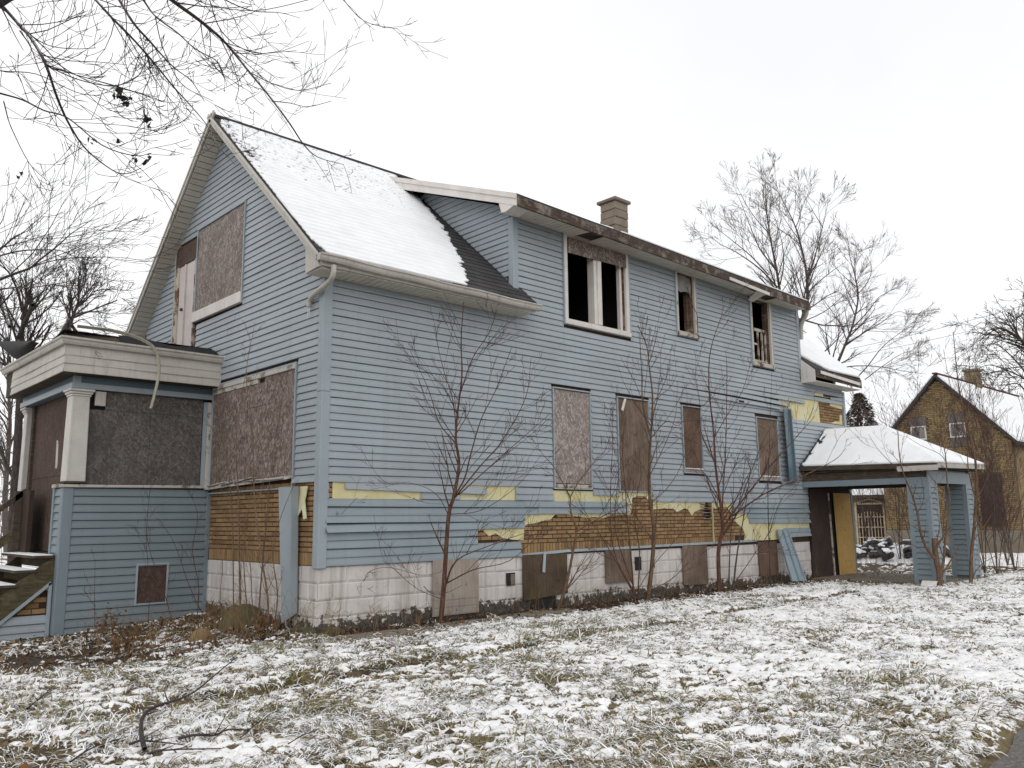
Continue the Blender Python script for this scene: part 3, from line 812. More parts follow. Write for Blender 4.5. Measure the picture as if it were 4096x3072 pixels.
# basement window boards
BB = [(1.70, 2.50, 0.10, 0.83, mat_plypale, 0), (3.36, 4.30, 0.24, 0.845, mat_plygreen, -0.05), (5.20, 5.86, 0.33, 0.85, mat_ply, 0), (7.29, 8.04, 0.16, 0.86, mat_ply, 0.02), (9.82, 10.52, 0.20, 0.87, mat_plyred, 0)]
for x0, x1, z0, z1, mt, tl in BB:
    o = MB().hexa([(x0, -0.05, z0+tl), (x1, -0.05, z0), (x1, -0.03, z0), (x0, -0.03, z0+tl), (x0, -0.045, z1), (x1, -0.045, z1), (x1, -0.03, z1), (x0, -0.03, z1)]).build('basement_board', mt, house)
    if mt is mat_plypale:
        for i in range(3): MB().box((x0+0.012, -0.056, 0.115+i*0.095), (x1-0.01, -0.0505, 0.20+i*0.095)).build('plank', mat_plypale, o)
box('basement_recess', (3.52, -0.024, 0.03), (4.05, -0.002, 0.30), mat_tar, house)
box('broken_block_hole', (3.06, -0.0225, 0.42), (3.22, -0.003, 0.60), mat_tar, house)
MB().box((3.13, -0.028, 0.43), (3.21, -0.0226, 0.58)).build('broken_block', mat_concrete, house)
box('vent_hole', (5.98, -0.0235, 0.50), (6.14, -0.004, 0.72), mat_tar, house)
box('vent_hole', (6.42, -0.0235, 0.52), (6.50, -0.004, 0.70), mat_tar, house)
box('wall_vent', (9.29, -0.075, 3.62), (9.55, -0.02, 3.70), mat_bluepost, house, 0.005)
box('wall_vent_slot', (9.34, -0.0775, 3.635), (9.53, -0.0751, 3.675), mat_tar, house)

# ---- side entrance boards
ent = MB().box((11.955, -0.02, 0.06), (13.93, -0.002, 1.97)).build('side_entrance', mat_tar, house)
ent['label'] = 'side doorway closed with one dark board and one new yellow plywood board'
MB().hexa([(11.94, -0.05, 0.05), (12.86, -0.05, 0.05), (12.86, -0.03, 0.05), (11.94, -0.03, 0.05), (12.02, -0.05, 1.96), (12.80, -0.05, 1.95), (12.80, -0.03, 1.95), (12.02, -0.03, 1.96)]).build('dark_board', mat_plydark, ent)
MB().hexa([(12.86, -0.07, 0.05), (12.91, -0.07, 0.05), (12.91, -0.03, 0.05), (12.86, -0.03, 0.05), (12.81, -0.07, 1.88), (12.85, -0.07, 1.88), (12.85, -0.03, 1.88), (12.81, -0.03, 1.88)]).build('jamb', mat_peelframe, ent)
yp = MB().hexa([(13.10, -0.075, 0.05), (13.90, -0.075, 0.07), (13.90, -0.06, 0.07), (13.10, -0.06, 0.05), (13.04, -0.075, 1.88), (13.85, -0.075, 1.88), (13.85, -0.06, 1.88), (13.04, -0.06, 1.88)]).build('yellow_plywood', mat_plyyellow, ent)
for x, z in ((13.22, 1.80), (13.76, 1.80), (13.42, 1.05), (13.52, 1.06), (13.40, 0.35), (13.52, 0.36), (13.2, 0.12), (13.8, 0.13), (13.44, 1.55)):
    MB().box((x, -0.0765, z-0.025), (x+0.012, -0.0751, z+0.025)).build('nail_mark', mat_plydark, yp)
# detached corner channel hanging on the wall
MB().hexa([(10.93, -0.20, 2.08), (11.42, -0.10, 2.10), (11.42, -0.085, 2.10), (10.93, -0.185, 2.08), (10.92, -0.16, 3.62), (11.42, -0.06, 3.68), (11.42, -0.045, 3.68), (10.92, -0.145, 3.62)]).hexa(
    [(11.25, -0.18, 2.10), (11.27, -0.18, 2.10), (11.27, -0.09, 2.10), (11.25, -0.11, 2.10), (11.24, -0.15, 3.6), (11.26, -0.15, 3.6), (11.26, -0.07, 3.66), (11.24, -0.07, 3.66)]).build('hanging_corner_channel', mat_bluedark, house)

# ================================================================== ROOFS
SD = Vector((0, RIDGE_Y-EAVE_Y, RIDGE_Z-EAVE_Z)); SLEN = SD.length; SD.normalize(); SN = Vector((0, -SD.z, SD.y))
def rp(x, s, h=0.0):                          # point on the near roof plane, s metres up the slope
    return Vector((x, EAVE_Y, EAVE_Z)) + SD*s + SN*h
def slab(x0, x1, s0, s1, t=0.10):
    a = [rp(x0, s0, -t), rp(x1, s0, -t), rp(x1, s1, -t), rp(x0, s1, -t), rp(x0, s0, 0), rp(x1, s0, 0), rp(x1, s1, 0), rp(x0, s1, 0)]
    return a
roof = MB().hexa(slab(-0.28, 3.30, 0, SLEN)).hexa(slab(3.302, 3.43, 0, 0.44)).build('roof', mat_shingle, house)
MB().hexa(slab(12.02, 14.25, 0, SLEN)).hexa(slab(3.302, 12.018, 4.45, SLEN)).build('roof', mat_shingle, house)
def far(p): return Vector((p.x, 2*RIDGE_Y-p.y, p.z))
MB().hexa([far(q) for q in slab(-0.28, 14.25, 0, SLEN-0.002)]).build('roof', mat_shingle, house)
T = Tubes(); T.add([(-0.29, RIDGE_Y, RIDGE_Z+0.01), (6, RIDGE_Y, RIDGE_Z+0.012), (14.26, RIDGE_Y, RIDGE_Z+0.01)], [0.045]*3); T.build('ridge_cap', mat_shingle, roof, 6, smooth=False)

def sheet(name, P, nx, ny, mask, hgt, nrm, mat, parent, smooth=True, base=0.003):
    """thin snow layer: P(i,j)->points (nx+1,ny+1,3); mask per cell; height per vertex"""
    top = P + nrm*hgt[..., None]; bot = P + nrm*base
    n1 = (ny+1)
    idx = np.arange((nx+1)*(ny+1)).reshape(nx+1, ny+1); nb = (nx+1)*(ny+1)
    a, b, c, d = idx[:-1, :-1], idx[1:, :-1], idx[1:, 1:], idx[:-1, 1:]
    F = [np.stack([a, b, c, d], -1)[mask]]
    mp = np.pad(mask, 1)
    for (p, q, sl) in ((a, b, mp[1:-1, :-2]), (b, c, mp[2:, 1:-1]), (c, d, mp[1:-1, 2:]), (d, a, mp[:-2, 1:-1])):
        e = mask & ~sl
        F.append(np.stack([p[e]+nb, q[e]+nb, q[e], p[e]], -1))
    F = np.concatenate(F); V = np.concatenate([top.reshape(-1, 3), bot.reshape(-1, 3)])
    used, inv = np.unique(F, return_inverse=True)
    o = link(name, mesh_np(name, V[used], inv.reshape(-1, 4)), mat, parent, smooth)
    return o
def plane_grid(p00, p10, p01, p11, nx, ny):
    u = np.linspace(0, 1, nx+1)[:, None, None]; v = np.linspace(0, 1, ny+1)[None, :, None]
    p00, p10, p01, p11 = [np.asarray(p, float) for p in (p00, p10, p01, p11)]
    return p00*(1-u)*(1-v)+p10*u*(1-v)+p01*(1-u)*v+p11*u*v
# snow on the main roof
nx, ny = 176, 232
x0, x1, s0, s1 = -0.285, 3.26, 0.03, SLEN-0.05
P = plane_grid(rp(x0, s0), rp(x1, s0), rp(x0, s1), rp(x1, s1), nx, ny)
X = np.linspace(x0, x1, nx+1)[:, None]*np.ones((1, ny+1)); S = np.linspace(s0, s1, ny+1)[None, :]*np.ones((nx+1, 1))
crs = S/0.142
H = 0.016 + 0.010*fbm(X*3, S*3, 3) + 0.012*(1-(crs % 1))
Xc, Sc = X[:-1, :-1], S[:-1, :-1]
ck = np.floor(Sc/0.142)
hsh = (np.sin(ck*78.233+3)*43758.5453) % 1
bare = 0.10 + 1.15*np.clip(1-Sc/4.2, 0, 1)**2.1 + 0.08*(hsh-0.5) + 0.16*(fbm(Xc*2.5, Sc*14, 3)-0.5)
mk = Xc < 3.26-bare
mk &= Xc > -0.285 + 0.02*fbm(Xc*0, Sc*10, 2) + np.clip((0.35-Sc)*0.6, 0, 1)*(0.3+hsh) + np.clip((Sc-4.3)*0.35, 0, 1)
dots = fbm(Xc*16, Sc*26, 3, 0.6)
lim = 0.50 + 0.28*np.clip((Xc+0.12)/0.55, 0, 1)**0.6 + 0.30*np.clip((3.1-Sc)/0.7, 0, 1)
lim2 = 0.655 + 0.045*np.clip((Xc-0.4)/2.6, 0, 1) + 0.12*np.clip((3.7-Sc)/1.4, 0, 1)
mk &= ~((dots > lim) & (Sc > 1.2)) & ~((dots > lim2) & (Sc > 2.6))
nrm = np.array(SN)
sheet('roof_snow', P, nx, ny, mk, H, nrm, mat_snow, roof)
# bare shingles beside the dormer and along the rake
shm = {}
def shingle(x, s, w, par, hx=0.012):
    k = round(w, 2)
    if k not in shm:
        e = 0.142
        V = [(0, 0, 0), (k-0.006, 0, 0), (k-0.006, e+0.02, 0), (0, e+0.02, 0)]
        q = [(v[0], v[1]) for v in V]
        shm[k] = mesh_np('shingle', [(a, b, 0.0025+(0.012 if b == 0 else 0.003)) for a, b in q]+[(a, b, 0.001) for a, b in q],
                         [(0, 1, 2, 3), (4, 5, 1, 0), (5, 6, 2, 1), (7, 4, 0, 3)])
    o = bpy.data.objects.new('shingle', shm[k])
    if not shm[k].materials: shm[k].materials.append(mat_shingle)
    COL.objects.link(o); o.parent = par
    p = rp(x, s)
    o.matrix_basis = Matrix.Translation(p) @ Matrix(((1, 0, 0, 0), (0, SD.y, SN.y, 0), (0, SD.z, SN.z, 0), (0, 0, 0, 1)))
for r in range(33):
    s = 0.0+r*0.142
    if s+0.16 > SLEN: break
    bw_ = 0.24 + 1.25*max(0, 1-s/4.2)**2.1
    x = 3.29-bw_ - (r % 2)*0.15
    xe = 3.42 if s < 0.4 else 3.28
    while x < xe-0.04:
        w = min(0.30, xe-x); shingle(x, s, w, roof); x += w
    if s < 0.9 or s > 1.6: shingle(-0.285, s, 0.30 if r % 2 else 0.2, roof)
# fascia, rake boards, gable soffit
def rake(name, s0, s1, x0, x1, t0, t1, mat, mir=False):
    pts = []
    for x in (x0, x1):
        for s, t in ((s0, t0), (s1, t0), (s1, t1), (s0, t1)):
            p = rp(x, s, t); pts.append(far(p) if mir else p)
    m = MB(); b = [pts[0], pts[1], pts[2], pts[3], pts[4], pts[5], pts[6], pts[7]]
    return m.hexa(b).build(name, mat, house, bevel=0.004)
for mir in (False, True):
    rake('rake_board', 0.0, SLEN+0.11, -0.315, -0.283, -0.10, -0.012, mat_beige, mir)
    rake('rake_board', 0.0, SLEN+0.055, -0.33, -0.316, -0.045, -0.008, mat_beige, mir)
    n = 44; L0 = SLEN/n
    for i in range(n):
        pts = []
        for x in (-0.281, -0.003):
            for s, t in ((i*L0+0.003, -0.125), ((i+1)*L0-0.009, -0.125), ((i+1)*L0-0.009, -0.112), (i*L0+0.003, -0.112)):
                p = rp(x, s, t); pts.append(far(p) if mir else p)
        MB().hexa(pts).build('soffit_panel', mat_soffit, house)
# eave: gutter, soffit, return box, downspout elbow
def gutter(x0, x1, y, z0, z1, mat, parent, dz=0.0):
    prof = [(0, 0), (-0.075, 0), (-0.095, 0.035), (-0.105, 0.085), (-0.125, 0.10), (-0.125, 0.125), (-0.117, 0.125), (-0.115, 0.105), (-0.097, 0.09), (-0.085, 0.04), (-0.07, 0.008), (-0.006, 0.008), (-0.006, 0.125), (0, 0.125)]
    n = 12; m = MB()
    V = []; F = []
    for i in range(n+1):
        x = x0+(x1-x0)*i/n; zz = z0+(z1-z0)*i/n + 0.006*math.sin(i*1.7)
        V += [(x, y+a*0.8, zz+b*0.68) for a, b in prof]
    k = len(prof)
    for i in range(n):
        for j in range(k): F.append((i*k+j, i*k+(j+1) % k, (i+1)*k+(j+1) % k, (i+1)*k+j))
    o = link('gutter', mesh_np('gutter', V, F), mat, parent)
    b = MB()
    for x, zz in ((x0, z0), (x1, z1)): b.prism([(x, y+p*0.8, zz+q*0.68) for p, q in prof[:6]]+[(x, y, zz+0.085)], (0.004, 0, 0))
    b.build('gutter_end', mat, o)
    return o
gutter(-0.34, 3.42, -0.365, 4.50, 4.47, mat_beige, house)
box('eave_fascia', (-0.28, -0.362, 4.455), (3.38, -0.335, 4.585), mat_beige, house)
for i in range(36):
    x = -0.26+i*0.1005
    MB().hexa([(x, -0.335, 4.44), (x+.09, -0.335, 4.44), (x+.09, -0.002, 4.425), (x, -0.002, 4.425), (x, -0.335, 4.452), (x+.09, -0.335, 4.452), (x+.09, -0.002, 4.437), (x, -0.002, 4.437)]).build('soffit_panel', mat_soffit, house)
MB().prism([(-0.282, -0.36, 4.44), (-0.282, -0.02, 4.42), (-0.282, 0.0, 4.78), (-0.282, -0.30, 4.53)], (-0.02, 0, 0)).build('eave_return', mat_beige, house)
MB().box((-0.281, -0.36, 4.415), (-0.004, 0.0, 4.422)).build('eave_return', mat_soffit, house)
T = Tubes()
DS = [on(1335, 1062, 1, -0.41), on(1333, 1095, 1, -0.41), on(1318, 1125, 1, -0.30), on(1262, 1172, 0, -0.10), on(1240, 1198, 0, -0.08), on(1235, 1228, 0, -0.08)]
T.add(crom(DS, 4), [0.034]*21)
dsp = T.build('downspout_elbow', mat_beige, house, 8)
T = Tubes()
for dx, ln in ((0.02, 0.16), (-0.02, 0.12), (0.0, 0.07)): T.add([DS[-1]+np.array([0, dx, 0]), DS[-1]+np.array([0, dx, -ln*0.6]), DS[-1]+np.array([0, dx, -ln])], [0.006, 0.004, 0.001])
T.build('icicle', m_speckle('ice', (0.75, 0.78, 0.8), 0.15, 0.05), dsp, 5)

# ---- dormer roof
def dz(x, z): return z - 0.0125*(x-2.95)
DX0, DX1, DY0, DY1 = 2.95, 11.97, -0.43, 2.97
def ey(x): return DY0+0.075*(x-DX0)/9.0
def dp(x, y, h): return (x, y if y > 0 else y+0.075*(x-DX0)/9.0, dz(x, 6.215) + (y-DY0)*0.398 + h)
drf = MB().hexa([dp(DX0, DY0, -0.05), dp(DX1, DY0, -0.05), dp(DX1, DY1, -0.05), dp(DX0, DY1, -0.05), dp(DX0, DY0, 0.0), dp(DX1, DY0, 0.0), dp(DX1, DY1, 0), dp(DX0, DY1, 0)]).build('dormer_roof', mat_shingle, house)
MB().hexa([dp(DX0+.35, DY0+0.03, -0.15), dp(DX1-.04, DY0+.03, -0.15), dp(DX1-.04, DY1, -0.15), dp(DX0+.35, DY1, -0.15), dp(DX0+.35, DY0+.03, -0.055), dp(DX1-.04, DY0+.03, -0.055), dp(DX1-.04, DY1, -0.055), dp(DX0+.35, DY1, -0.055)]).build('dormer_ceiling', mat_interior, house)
MB().hexa([dp(DX0-0.022, DY0-.01, -0.20), dp(DX0, DY0-.01, -0.20), dp(DX0, DY1, -0.22), dp(DX0-0.022, DY1, -0.22), dp(DX0-0.022, DY0-.01, -0.01), dp(DX0, DY0-.01, -0.01), dp(DX0, DY1, -0.01), dp(DX0-0.022, DY1, -0.01)]).build('dormer_rake_board', mat_white, house, bevel=0.004)
MB().hexa([dp(DX0-0.04, DY0-.015, -0.085), dp(DX0-0.023, DY0-.015, -0.085), dp(DX0-0.023, DY1, -0.09), dp(DX0-0.04, DY1, -0.09), dp(DX0-0.04, DY0-.015, -0.005), dp(DX0-0.023, DY0-.015, -0.005), dp(DX0-0.023, DY1, -0.005), dp(DX0-0.04, DY1, -0.005)]).build('dormer_rake_board', mat_white, house)
MB().prism([(DX0-0.015, DY0-0.005, 6.05), (DX0-0.015, -0.02, 6.23), (DX0-0.015, -0.1, 6.0), (DX0-0.015, -0.2, 5.985)], (0.31, 0, 0)).build('dormer_return', mat_white, house)
n = 10
for i in range(n):
    xa, xb = DX0+0.003+(DX1-DX0)*i/n, DX0+(DX1-DX0)*(i+1)/n
    j = random.uniform(-0.008, 0.008)
    MB().hexa([(xa, ey(xa)-0.03+j, dz(xa, 6.01)), (xb-0.003, ey(xb)-0.03+j, dz(xb, 6.01)), (xb-0.003, ey(xb), dz(xb, 6.01)), (xa, ey(xa), dz(xa, 6.01)), (xa, ey(xa)-0.03+j, dz(xa, 6.165)), (xb-0.003, ey(xb)-0.03+j, dz(xb, 6.165)), (xb-0.003, ey(xb), dz(xb, 6.165)), (xa, ey(xa), dz(xa, 6.165))]).build('eave_fascia', mat_fascia, house)
for x in np.arange(3.0, 11.9, 0.1):
    if 4.55 < x < 5.0 or 10.15 < x < 10.55: continue
    sag = 0.05*math.exp(-((x-9.6)/0.35)**2)+0.03*math.exp(-((x-4.4)/0.3)**2)
    MB().hexa([(x, ey(x)+0.001, dz(x, 6.03)-sag), (x+.091, ey(x)+0.001, dz(x, 6.03)-sag), (x+.091, -0.003, dz(x, 6.04)), (x, -0.003, dz(x, 6.04)), (x, ey(x)+0.001, dz(x, 6.04)-sag), (x+.091, ey(x)+0.001, dz(x, 6.04)-sag), (x+.091, -0.003, dz(x, 6.05)), (x, -0.003, dz(x, 6.05))]).build('soffit_panel', mat_soffit, house)
MB().bar((8.6, DY0-0.05, dz(8.6, 6.03)), (10.05, DY0-0.05, dz(10, 5.99)), 0.02, 0.06).build('loose_fascia_cover', mat_white, house)
MB().prism([(9.7, -0.40, 5.93), (10.0, -0.42, 5.90), (10.02, -0.12, 5.80), (9.85, -0.1, 5.82)], (0, 0, 0.012)).build('hanging_soffit_panel', mat_soffit, house)
MB().hexa([(3.0, ey(3)+.01, dz(3, 6.062)), (11.95, ey(12)+.01, dz(11.95, 6.062)), (11.95, -.003, dz(11.95, 6.062)), (3, -.003, 6.062), (3.0, ey(3)+.01, dz(3, 6.07)), (11.95, ey(12)+.01, dz(11.95, 6.07)), (11.95, -.003, dz(11.95, 6.07)), (3, -.003, 6.07)]).build('soffit_backing', mat_wood, house)
nx, ny = 160, 60
P = plane_grid(dp(DX0+0.6, DY0+0.02, 0), dp(DX1-0.03, DY0+0.02, 0), dp(DX0+0.6, DY1, 0), dp(DX1-0.03, DY1, 0), nx, ny)
Xg = P[..., 0]; Yg = P[..., 1]
mk = (fbm(Xg*2, Yg*5, 3) > np.clip(0.75-(Xg-4.0)*0.18, 0.0, 1))[:-1, :-1]
sheet('roof_snow', P, nx, ny, mk, 0.018+0.01*fbm(Xg, Yg, 3), np.array((0, -0.37, 0.93)), mat_snow, drf)
T = Tubes(); T.add(crom([(11.93, -0.33, 5.93), (11.99, -0.25, 5.80), (12.05, -0.1, 5.62), (12.08, -0.06, 5.3)], 4), [0.04]*13); T.build('downspout_elbow', mat_beige, house, 7)
# rear part of the main roof
nx, ny = 60, 120
P = plane_grid(rp(12.05, 0.03), rp(14.24, 0.03), rp(12.05, SLEN), rp(14.24, SLEN), nx, ny)
Sg = np.linspace(0, SLEN, ny+1)[None, :]*np.ones((nx+1, 1)); Xg = P[..., 0]
mk = ((Xg > 12.05+np.clip(0.55-Sg, 0, 1)*1.1+0.15*(fbm(Xg*3, Sg*8, 3)-0.5)))[:-1, :-1]
sheet('roof_snow', P, nx, ny, mk, 0.03+0.015*fbm(Xg*2, Sg*2, 3), nrm, mat_snow, roof)
MB().hexa([(12.03, -0.375, 4.40), (14.24, -0.375, 4.36), (14.24, -0.35, 4.36), (12.03, -0.35, 4.40), (12.03, -0.375, 4.585), (14.24, -0.375, 4.565), (14.24, -0.35, 4.565), (12.03, -0.35, 4.585)]).build('eave_fascia', mat_fascia, house)
for i in range(22):
    x = 12.02+i*0.1
    MB().box((x, -0.35, 4.315), (x+0.096, -0.003, 4.326)).build('soffit_panel', mat_soffit, house)
MB().prism([(12.0, -0.36, 4.30), (12.0, -0.02, 4.30), (12.0, -0.02, 4.86), (12.0, -0.36, 4.56)], (0.02, 0, 0)).build('eave_return', mat_white, house)
MB().bar((12.2, -0.40, 4.52), (14.1, -0.40, 4.44), 0.015, 0.07).build('loose_fascia_cover', mat_white, house)
MB().hexa([rp(14.25, 0, -0.19), rp(14.27, 0, -0.19), rp(14.27, SLEN, -0.19), rp(14.25, SLEN, -0.19), rp(14.25, 0, 0), rp(14.27, 0, 0), rp(14.27, SLEN, 0), rp(14.25, SLEN, 0)]).build('rake_board', mat_beige, house)

# ---- chimney
chim = box('chimney', (9.72, 3.28, 7.0), (10.12, 3.68, 8.95), mat_mortar2, house)
r = random.Random(4)
for k in range(8):
    z = 7.35+k*0.2
    j = [r.uniform(-.012, .012) for _ in range(4)]
    MB().box((9.68+j[0], 3.24+j[1], z+0.006), (10.16+j[2], 3.72+j[3], z+0.196)).build('chimney_block', mat_chimney, chim, bevel=0.012)
MB().box((9.62, 3.18, 8.955), (10.22, 3.78, 9.03)).build('chimney_cap', mat_concrete, chim, bevel=0.01)

# ================================================================== FRONT PORCH
PY, PX = 3.19, -2.0                          # right side plane, front plane
porch = MB().box((PX+0.06, PY+0.06, 0.86), (-0.03, 5.95, 0.97)).build('front_porch', mat_wood, house)
box('porch_ceiling', (PX+0.14, PY+0.14, 3.36), (-0.03, 5.95, 3.371), mat_wood, porch)
OPs, APs, NPs = (0, PY-0.013, 0), (1, 0, 0), (0, -1, 0)
MB().box((PX+0.02, PY+0.005, -0.15), (-0.035, PY+0.06, 1.83)).box((PX+0.005, PY+0.02, -0.15), (PX+0.06, 3.62, 1.83)).build('base_wall', mat_bluedark, porch)
vent = (-1.0, -0.60, 0.26, 0.78)
PH = 0.1075
for k in range(19):
    z = -0.20+k*PH
    if z+PH > 1.845: break
    zc = z+PH/2
    hol = [(vent[0]-0.02, vent[1]+0.02)] if vent[2]-0.03 < zc < vent[3]+0.03 else []
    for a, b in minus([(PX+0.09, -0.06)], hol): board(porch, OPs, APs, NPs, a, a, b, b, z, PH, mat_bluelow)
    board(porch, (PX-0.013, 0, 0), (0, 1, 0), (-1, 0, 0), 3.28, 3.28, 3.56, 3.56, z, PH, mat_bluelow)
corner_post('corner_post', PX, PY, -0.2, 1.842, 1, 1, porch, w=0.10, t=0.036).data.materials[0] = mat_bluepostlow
box('corner_post', (PX-0.04, 3.555, 0.85), (PX+0.02, 3.63, 1.85), mat_bluepostlow, porch, 0.004)
box('corner_post', (-0.065, PY-0.03, -0.1), (-0.003, PY+0.02, 1.83), mat_bluepostlow, porch, 0.004)
vw = frame4(MB(), vent[0], vent[1], vent[2], vent[3], PY-0.035, PY+0.004, 0.024).build('base_vent', mat_bluepost, porch, bevel=0.003)
box('basement_vent_board', (vent[0]+0.003, PY-0.012, vent[2]+0.003), (vent[1]-0.003, PY+0.003, vent[3]-0.003), mat_osbbrown, porch)
# sill cap
m = MB()
m.hexa([(PX-0.06, PY-0.06, 1.845), (0.0, PY-0.06, 1.865), (0.0, PY+0.10, 1.865), (PX-0.06, PY+0.10, 1.845), (PX-0.06, PY-0.06, 1.885), (0.0, PY-0.06, 1.905), (0.0, PY+0.10, 1.905), (PX-0.06, PY+0.10, 1.885)])
m.build('sill_cap', mat_porchpaint, porch, bevel=0.006)
box('sill_cap', (PX-0.05, PY+0.105, 1.85), (PX+0.09, 3.66, 1.90), mat_porchpaint, porch, 0.006)
# corner column with capital, half column on the left
mat_column = m_trim('cream_column_paint', (0.56, 0.535, 0.50), lo=0.66)
def column(cx, cy, w, z0, z1, parent):
    h = w/2; t = h*0.90
    c = MB().hexa([(cx-h, cy-h, z0), (cx+h, cy-h, z0), (cx+h, cy+h, z0), (cx-h, cy+h, z0), (cx-t, cy-t, z1), (cx+t, cy-t, z1), (cx+t, cy+t, z1), (cx-t, cy+t, z1)]).build('column', mat_column, parent, bevel=0.006)
    m = MB()
    for q, (e, za, zb) in enumerate(((0.015, z1-0.10, z1-0.07), (0.03, z1-0.069, z1-0.035), (0.05, z1-0.034, z1+0.0))):
        m.box((cx-t-e, cy-t-e, za), (cx+t+e, cy+t+e, zb))
    m.build('capital', mat_column, c, bevel=0.006)
    p = MB()
    for s in (-1, 1): p.hexa([(cx+s*h*0.82-0.012, cy-h-0.004, z0+0.02), (cx+s*h*0.82+0.012, cy-h-0.004, z0+0.02), (cx+s*h*0.82+0.012, cy-h+0.01, z0+0.02), (cx+s*h*0.82-0.012, cy-h+0.01, z0+0.02),
                               (cx+s*t*0.8-0.012, cy-t-0.004, z1-0.12), (cx+s*t*0.8+0.012, cy-t-0.004, z1-0.12), (cx+s*t*0.8+0.012, cy-t+0.01, z1-0.12), (cx+s*t*0.8-0.012, cy-t+0.01, z1-0.12)])
    p.build('edge_strip', mat_column, c)
    return c
column(-1.885, 3.30, 0.25, 1.93, 3.19, porch)
column(-1.87, 5.80, 0.20, 1.0, 3.19, porch)
MB().box((-1.70, PY+0.01, 2.98), (-1.56, PY+0.055, 3.18)).build('bracket_block', mat_beige, porch, bevel=0.004)
MB().box((-0.10, PY+0.0, 1.90), (-0.035, PY+0.06, 3.16)).build('pilaster', mat_porchpaint, porch, bevel=0.004)
MB().box((-0.155, PY+0.02, 1.90), (-0.105, PY+0.05, 3.16)).build('pilaster', mat_bluepost, porch)
# strand board panels
for a, b, c, d in ((-1.76, -0.92, 1.905, 2.93), (-0.915, -0.16, 1.905, 2.93), (-1.55, -0.16, 2.934, 3.20)):
    MB().box((a, PY+0.06+random.uniform(0, 0.004), c), (b, PY+0.075, d)).build('board', mat_osbgrey, porch)
for a, b, c, d in ((3.46, 5.55, 2.05, 3.20), (3.46, 5.55, 0.98, 2.045)):
    MB().box((-1.86, a, c), (-1.845, b, d)).build('board', mat_osbbrown, porch)
MB().box((-1.90, 5.54, 1.0), (-1.84, 5.66, 3.19)).build('door_post', mat_wood, porch)
MB().prism([(-2.01, 3.70, 2.13), (-2.01, 3.62, 2.12), (-2.01, 3.60, 2.2), (-2.01, 3.64, 2.5), (-2.01, 3.72, 2.52)], (-0.004, 0, 0)).build('torn_notice', mat_porchpaint, porch)
MB().box((-1.863, 3.60, 1.15), (-1.8605, 3.95, 1.50)).build('blue_paint_patch', m_speckle('faded_blue_paint', (0.03, 0.055, 0.12), 0.8, 0.6, 7, 30), porch)
# dark lining so the porch is closed
box('lining', (-1.80, PY+0.10, 0.98), (-0.05, PY+0.13, 3.355), mat_tar, porch)
box('lining', (-1.82, PY+0.135, 0.98), (-1.80, 5.9, 3.355), mat_tar, porch)
box('left_wall', (PX+0.14, 5.90, 0.98), (-0.03, 5.94, 3.355), mat_osbbrown, porch)
box('column_base', (-2.02, 3.17, 1.902), (-1.75, 3.43, 1.93), mat_wood, porch)
# beams
MB().box((PX+0.02, PY+0.02, 3.20), (-0.02, PY+0.13, 3.40)).build('beam', mat_bluedark, porch)
MB().box((PX-0.015, PY-0.012, 3.20), (-0.02, PY+0.018, 3.275)).build('beam_trim', mat_bluepost, porch)
MB().box((PX-0.015, PY+0.02, 3.20), (PX+0.018, 5.95, 3.275)).build('beam_trim', mat_bluepost, porch)
MB().box((PX+0.02, PY+0.135, 3.20), (PX+0.13, 5.95, 3.40)).build('beam', mat_bluedark, porch)
MB().box((PX+0.0, PY+0.0, 3.277), (PX+0.10, PY+0.018, 3.40)).build('beam_end', mat_bluepost, porch)
# cornice boards on two sides
CY, CX = 2.94, -2.20
MB().box((CX+0.02, CY+0.02, 3.372), (-0.03, 6.2, 3.395)).build('cornice_soffit', mat_wood, porch)
lap = [(0.0, 0.0), (0.0, 0.017), (0.1, 0.018), (1.0, 0.006)]
for i, (za, zb) in enumerate(((3.375, 3.488), (3.488, 3.60), (3.60, 3.745))):
    board(porch, (0, CY+0.02, 0), (1, 0, 0), (0, -1, 0), CX+0.005, CX+0.005, -0.045, -0.045, za, zb-za, mat_beige, prof=lap, wav=0.003, kind='cornice_board')
    board(porch, (CX+0.02, 0, 0), (0, 1, 0), (-1, 0, 0), CY+0.005, CY+0.005, 5.80, 5.80, za, zb-za, mat_beige, prof=lap, wav=0.003, kind='cornice_board')
MB().box((CX+0.025, CY+0.025, 3.38), (-0.05, CY+0.10, 3.78)).box((CX+0.025, CY+0.102, 3.38), (CX+0.10, 6.2, 3.78)).build('cornice_core', mat_wood, porch)
MB().box((-0.05, CY+0.005, 3.38), (-0.03, CY+0.10, 3.80)).build('cornice_end', mat_beige, porch)
gprof = [(0, 0), (0.05, 0), (0.065, 0.03), (0.07, 0.06), (0.09, 0.075), (0.09, 0.10), (0, 0.10)]
V = []; F = []
for px, py, mode in ((-0.02, CY+0.02, 0), (CX+0.02, CY+0.02, 1), (CX+0.02, 6.3, 2)):
    for a, b in gprof:
        if mode == 0: V.append((px, py-a, 3.735+b))
        elif mode == 1: V.append((px-a, py-a, 3.745+b))
        else: V.append((px-a, py, 3.76+b))
k = len(gprof)
for i in range(2):
    for j in range(k): F.append((i*k+j, i*k+(j+1) % k, (i+1)*k+(j+1) % k, (i+1)*k+j))
link('porch_gutter', mesh_np('porch_gutter', V, F), mat_beige, porch)
MB().box((-0.03, CY-0.085, 3.725), (-0.012, CY+0.03, 3.85)).build('gutter_end', mat_beige, porch)
proof = MB().hexa([(CX, CY, 3.79), (-0.03, CY, 3.79), (-0.03, 6.25, 3.79), (CX, 6.25, 3.79), (CX, CY+0.02, 3.84), (-0.03, CY+0.02, 3.84), (-0.03, 6.25, 3.90), (CX, 6.25, 3.88)]).build('porch_roof', mat_tar, porch)
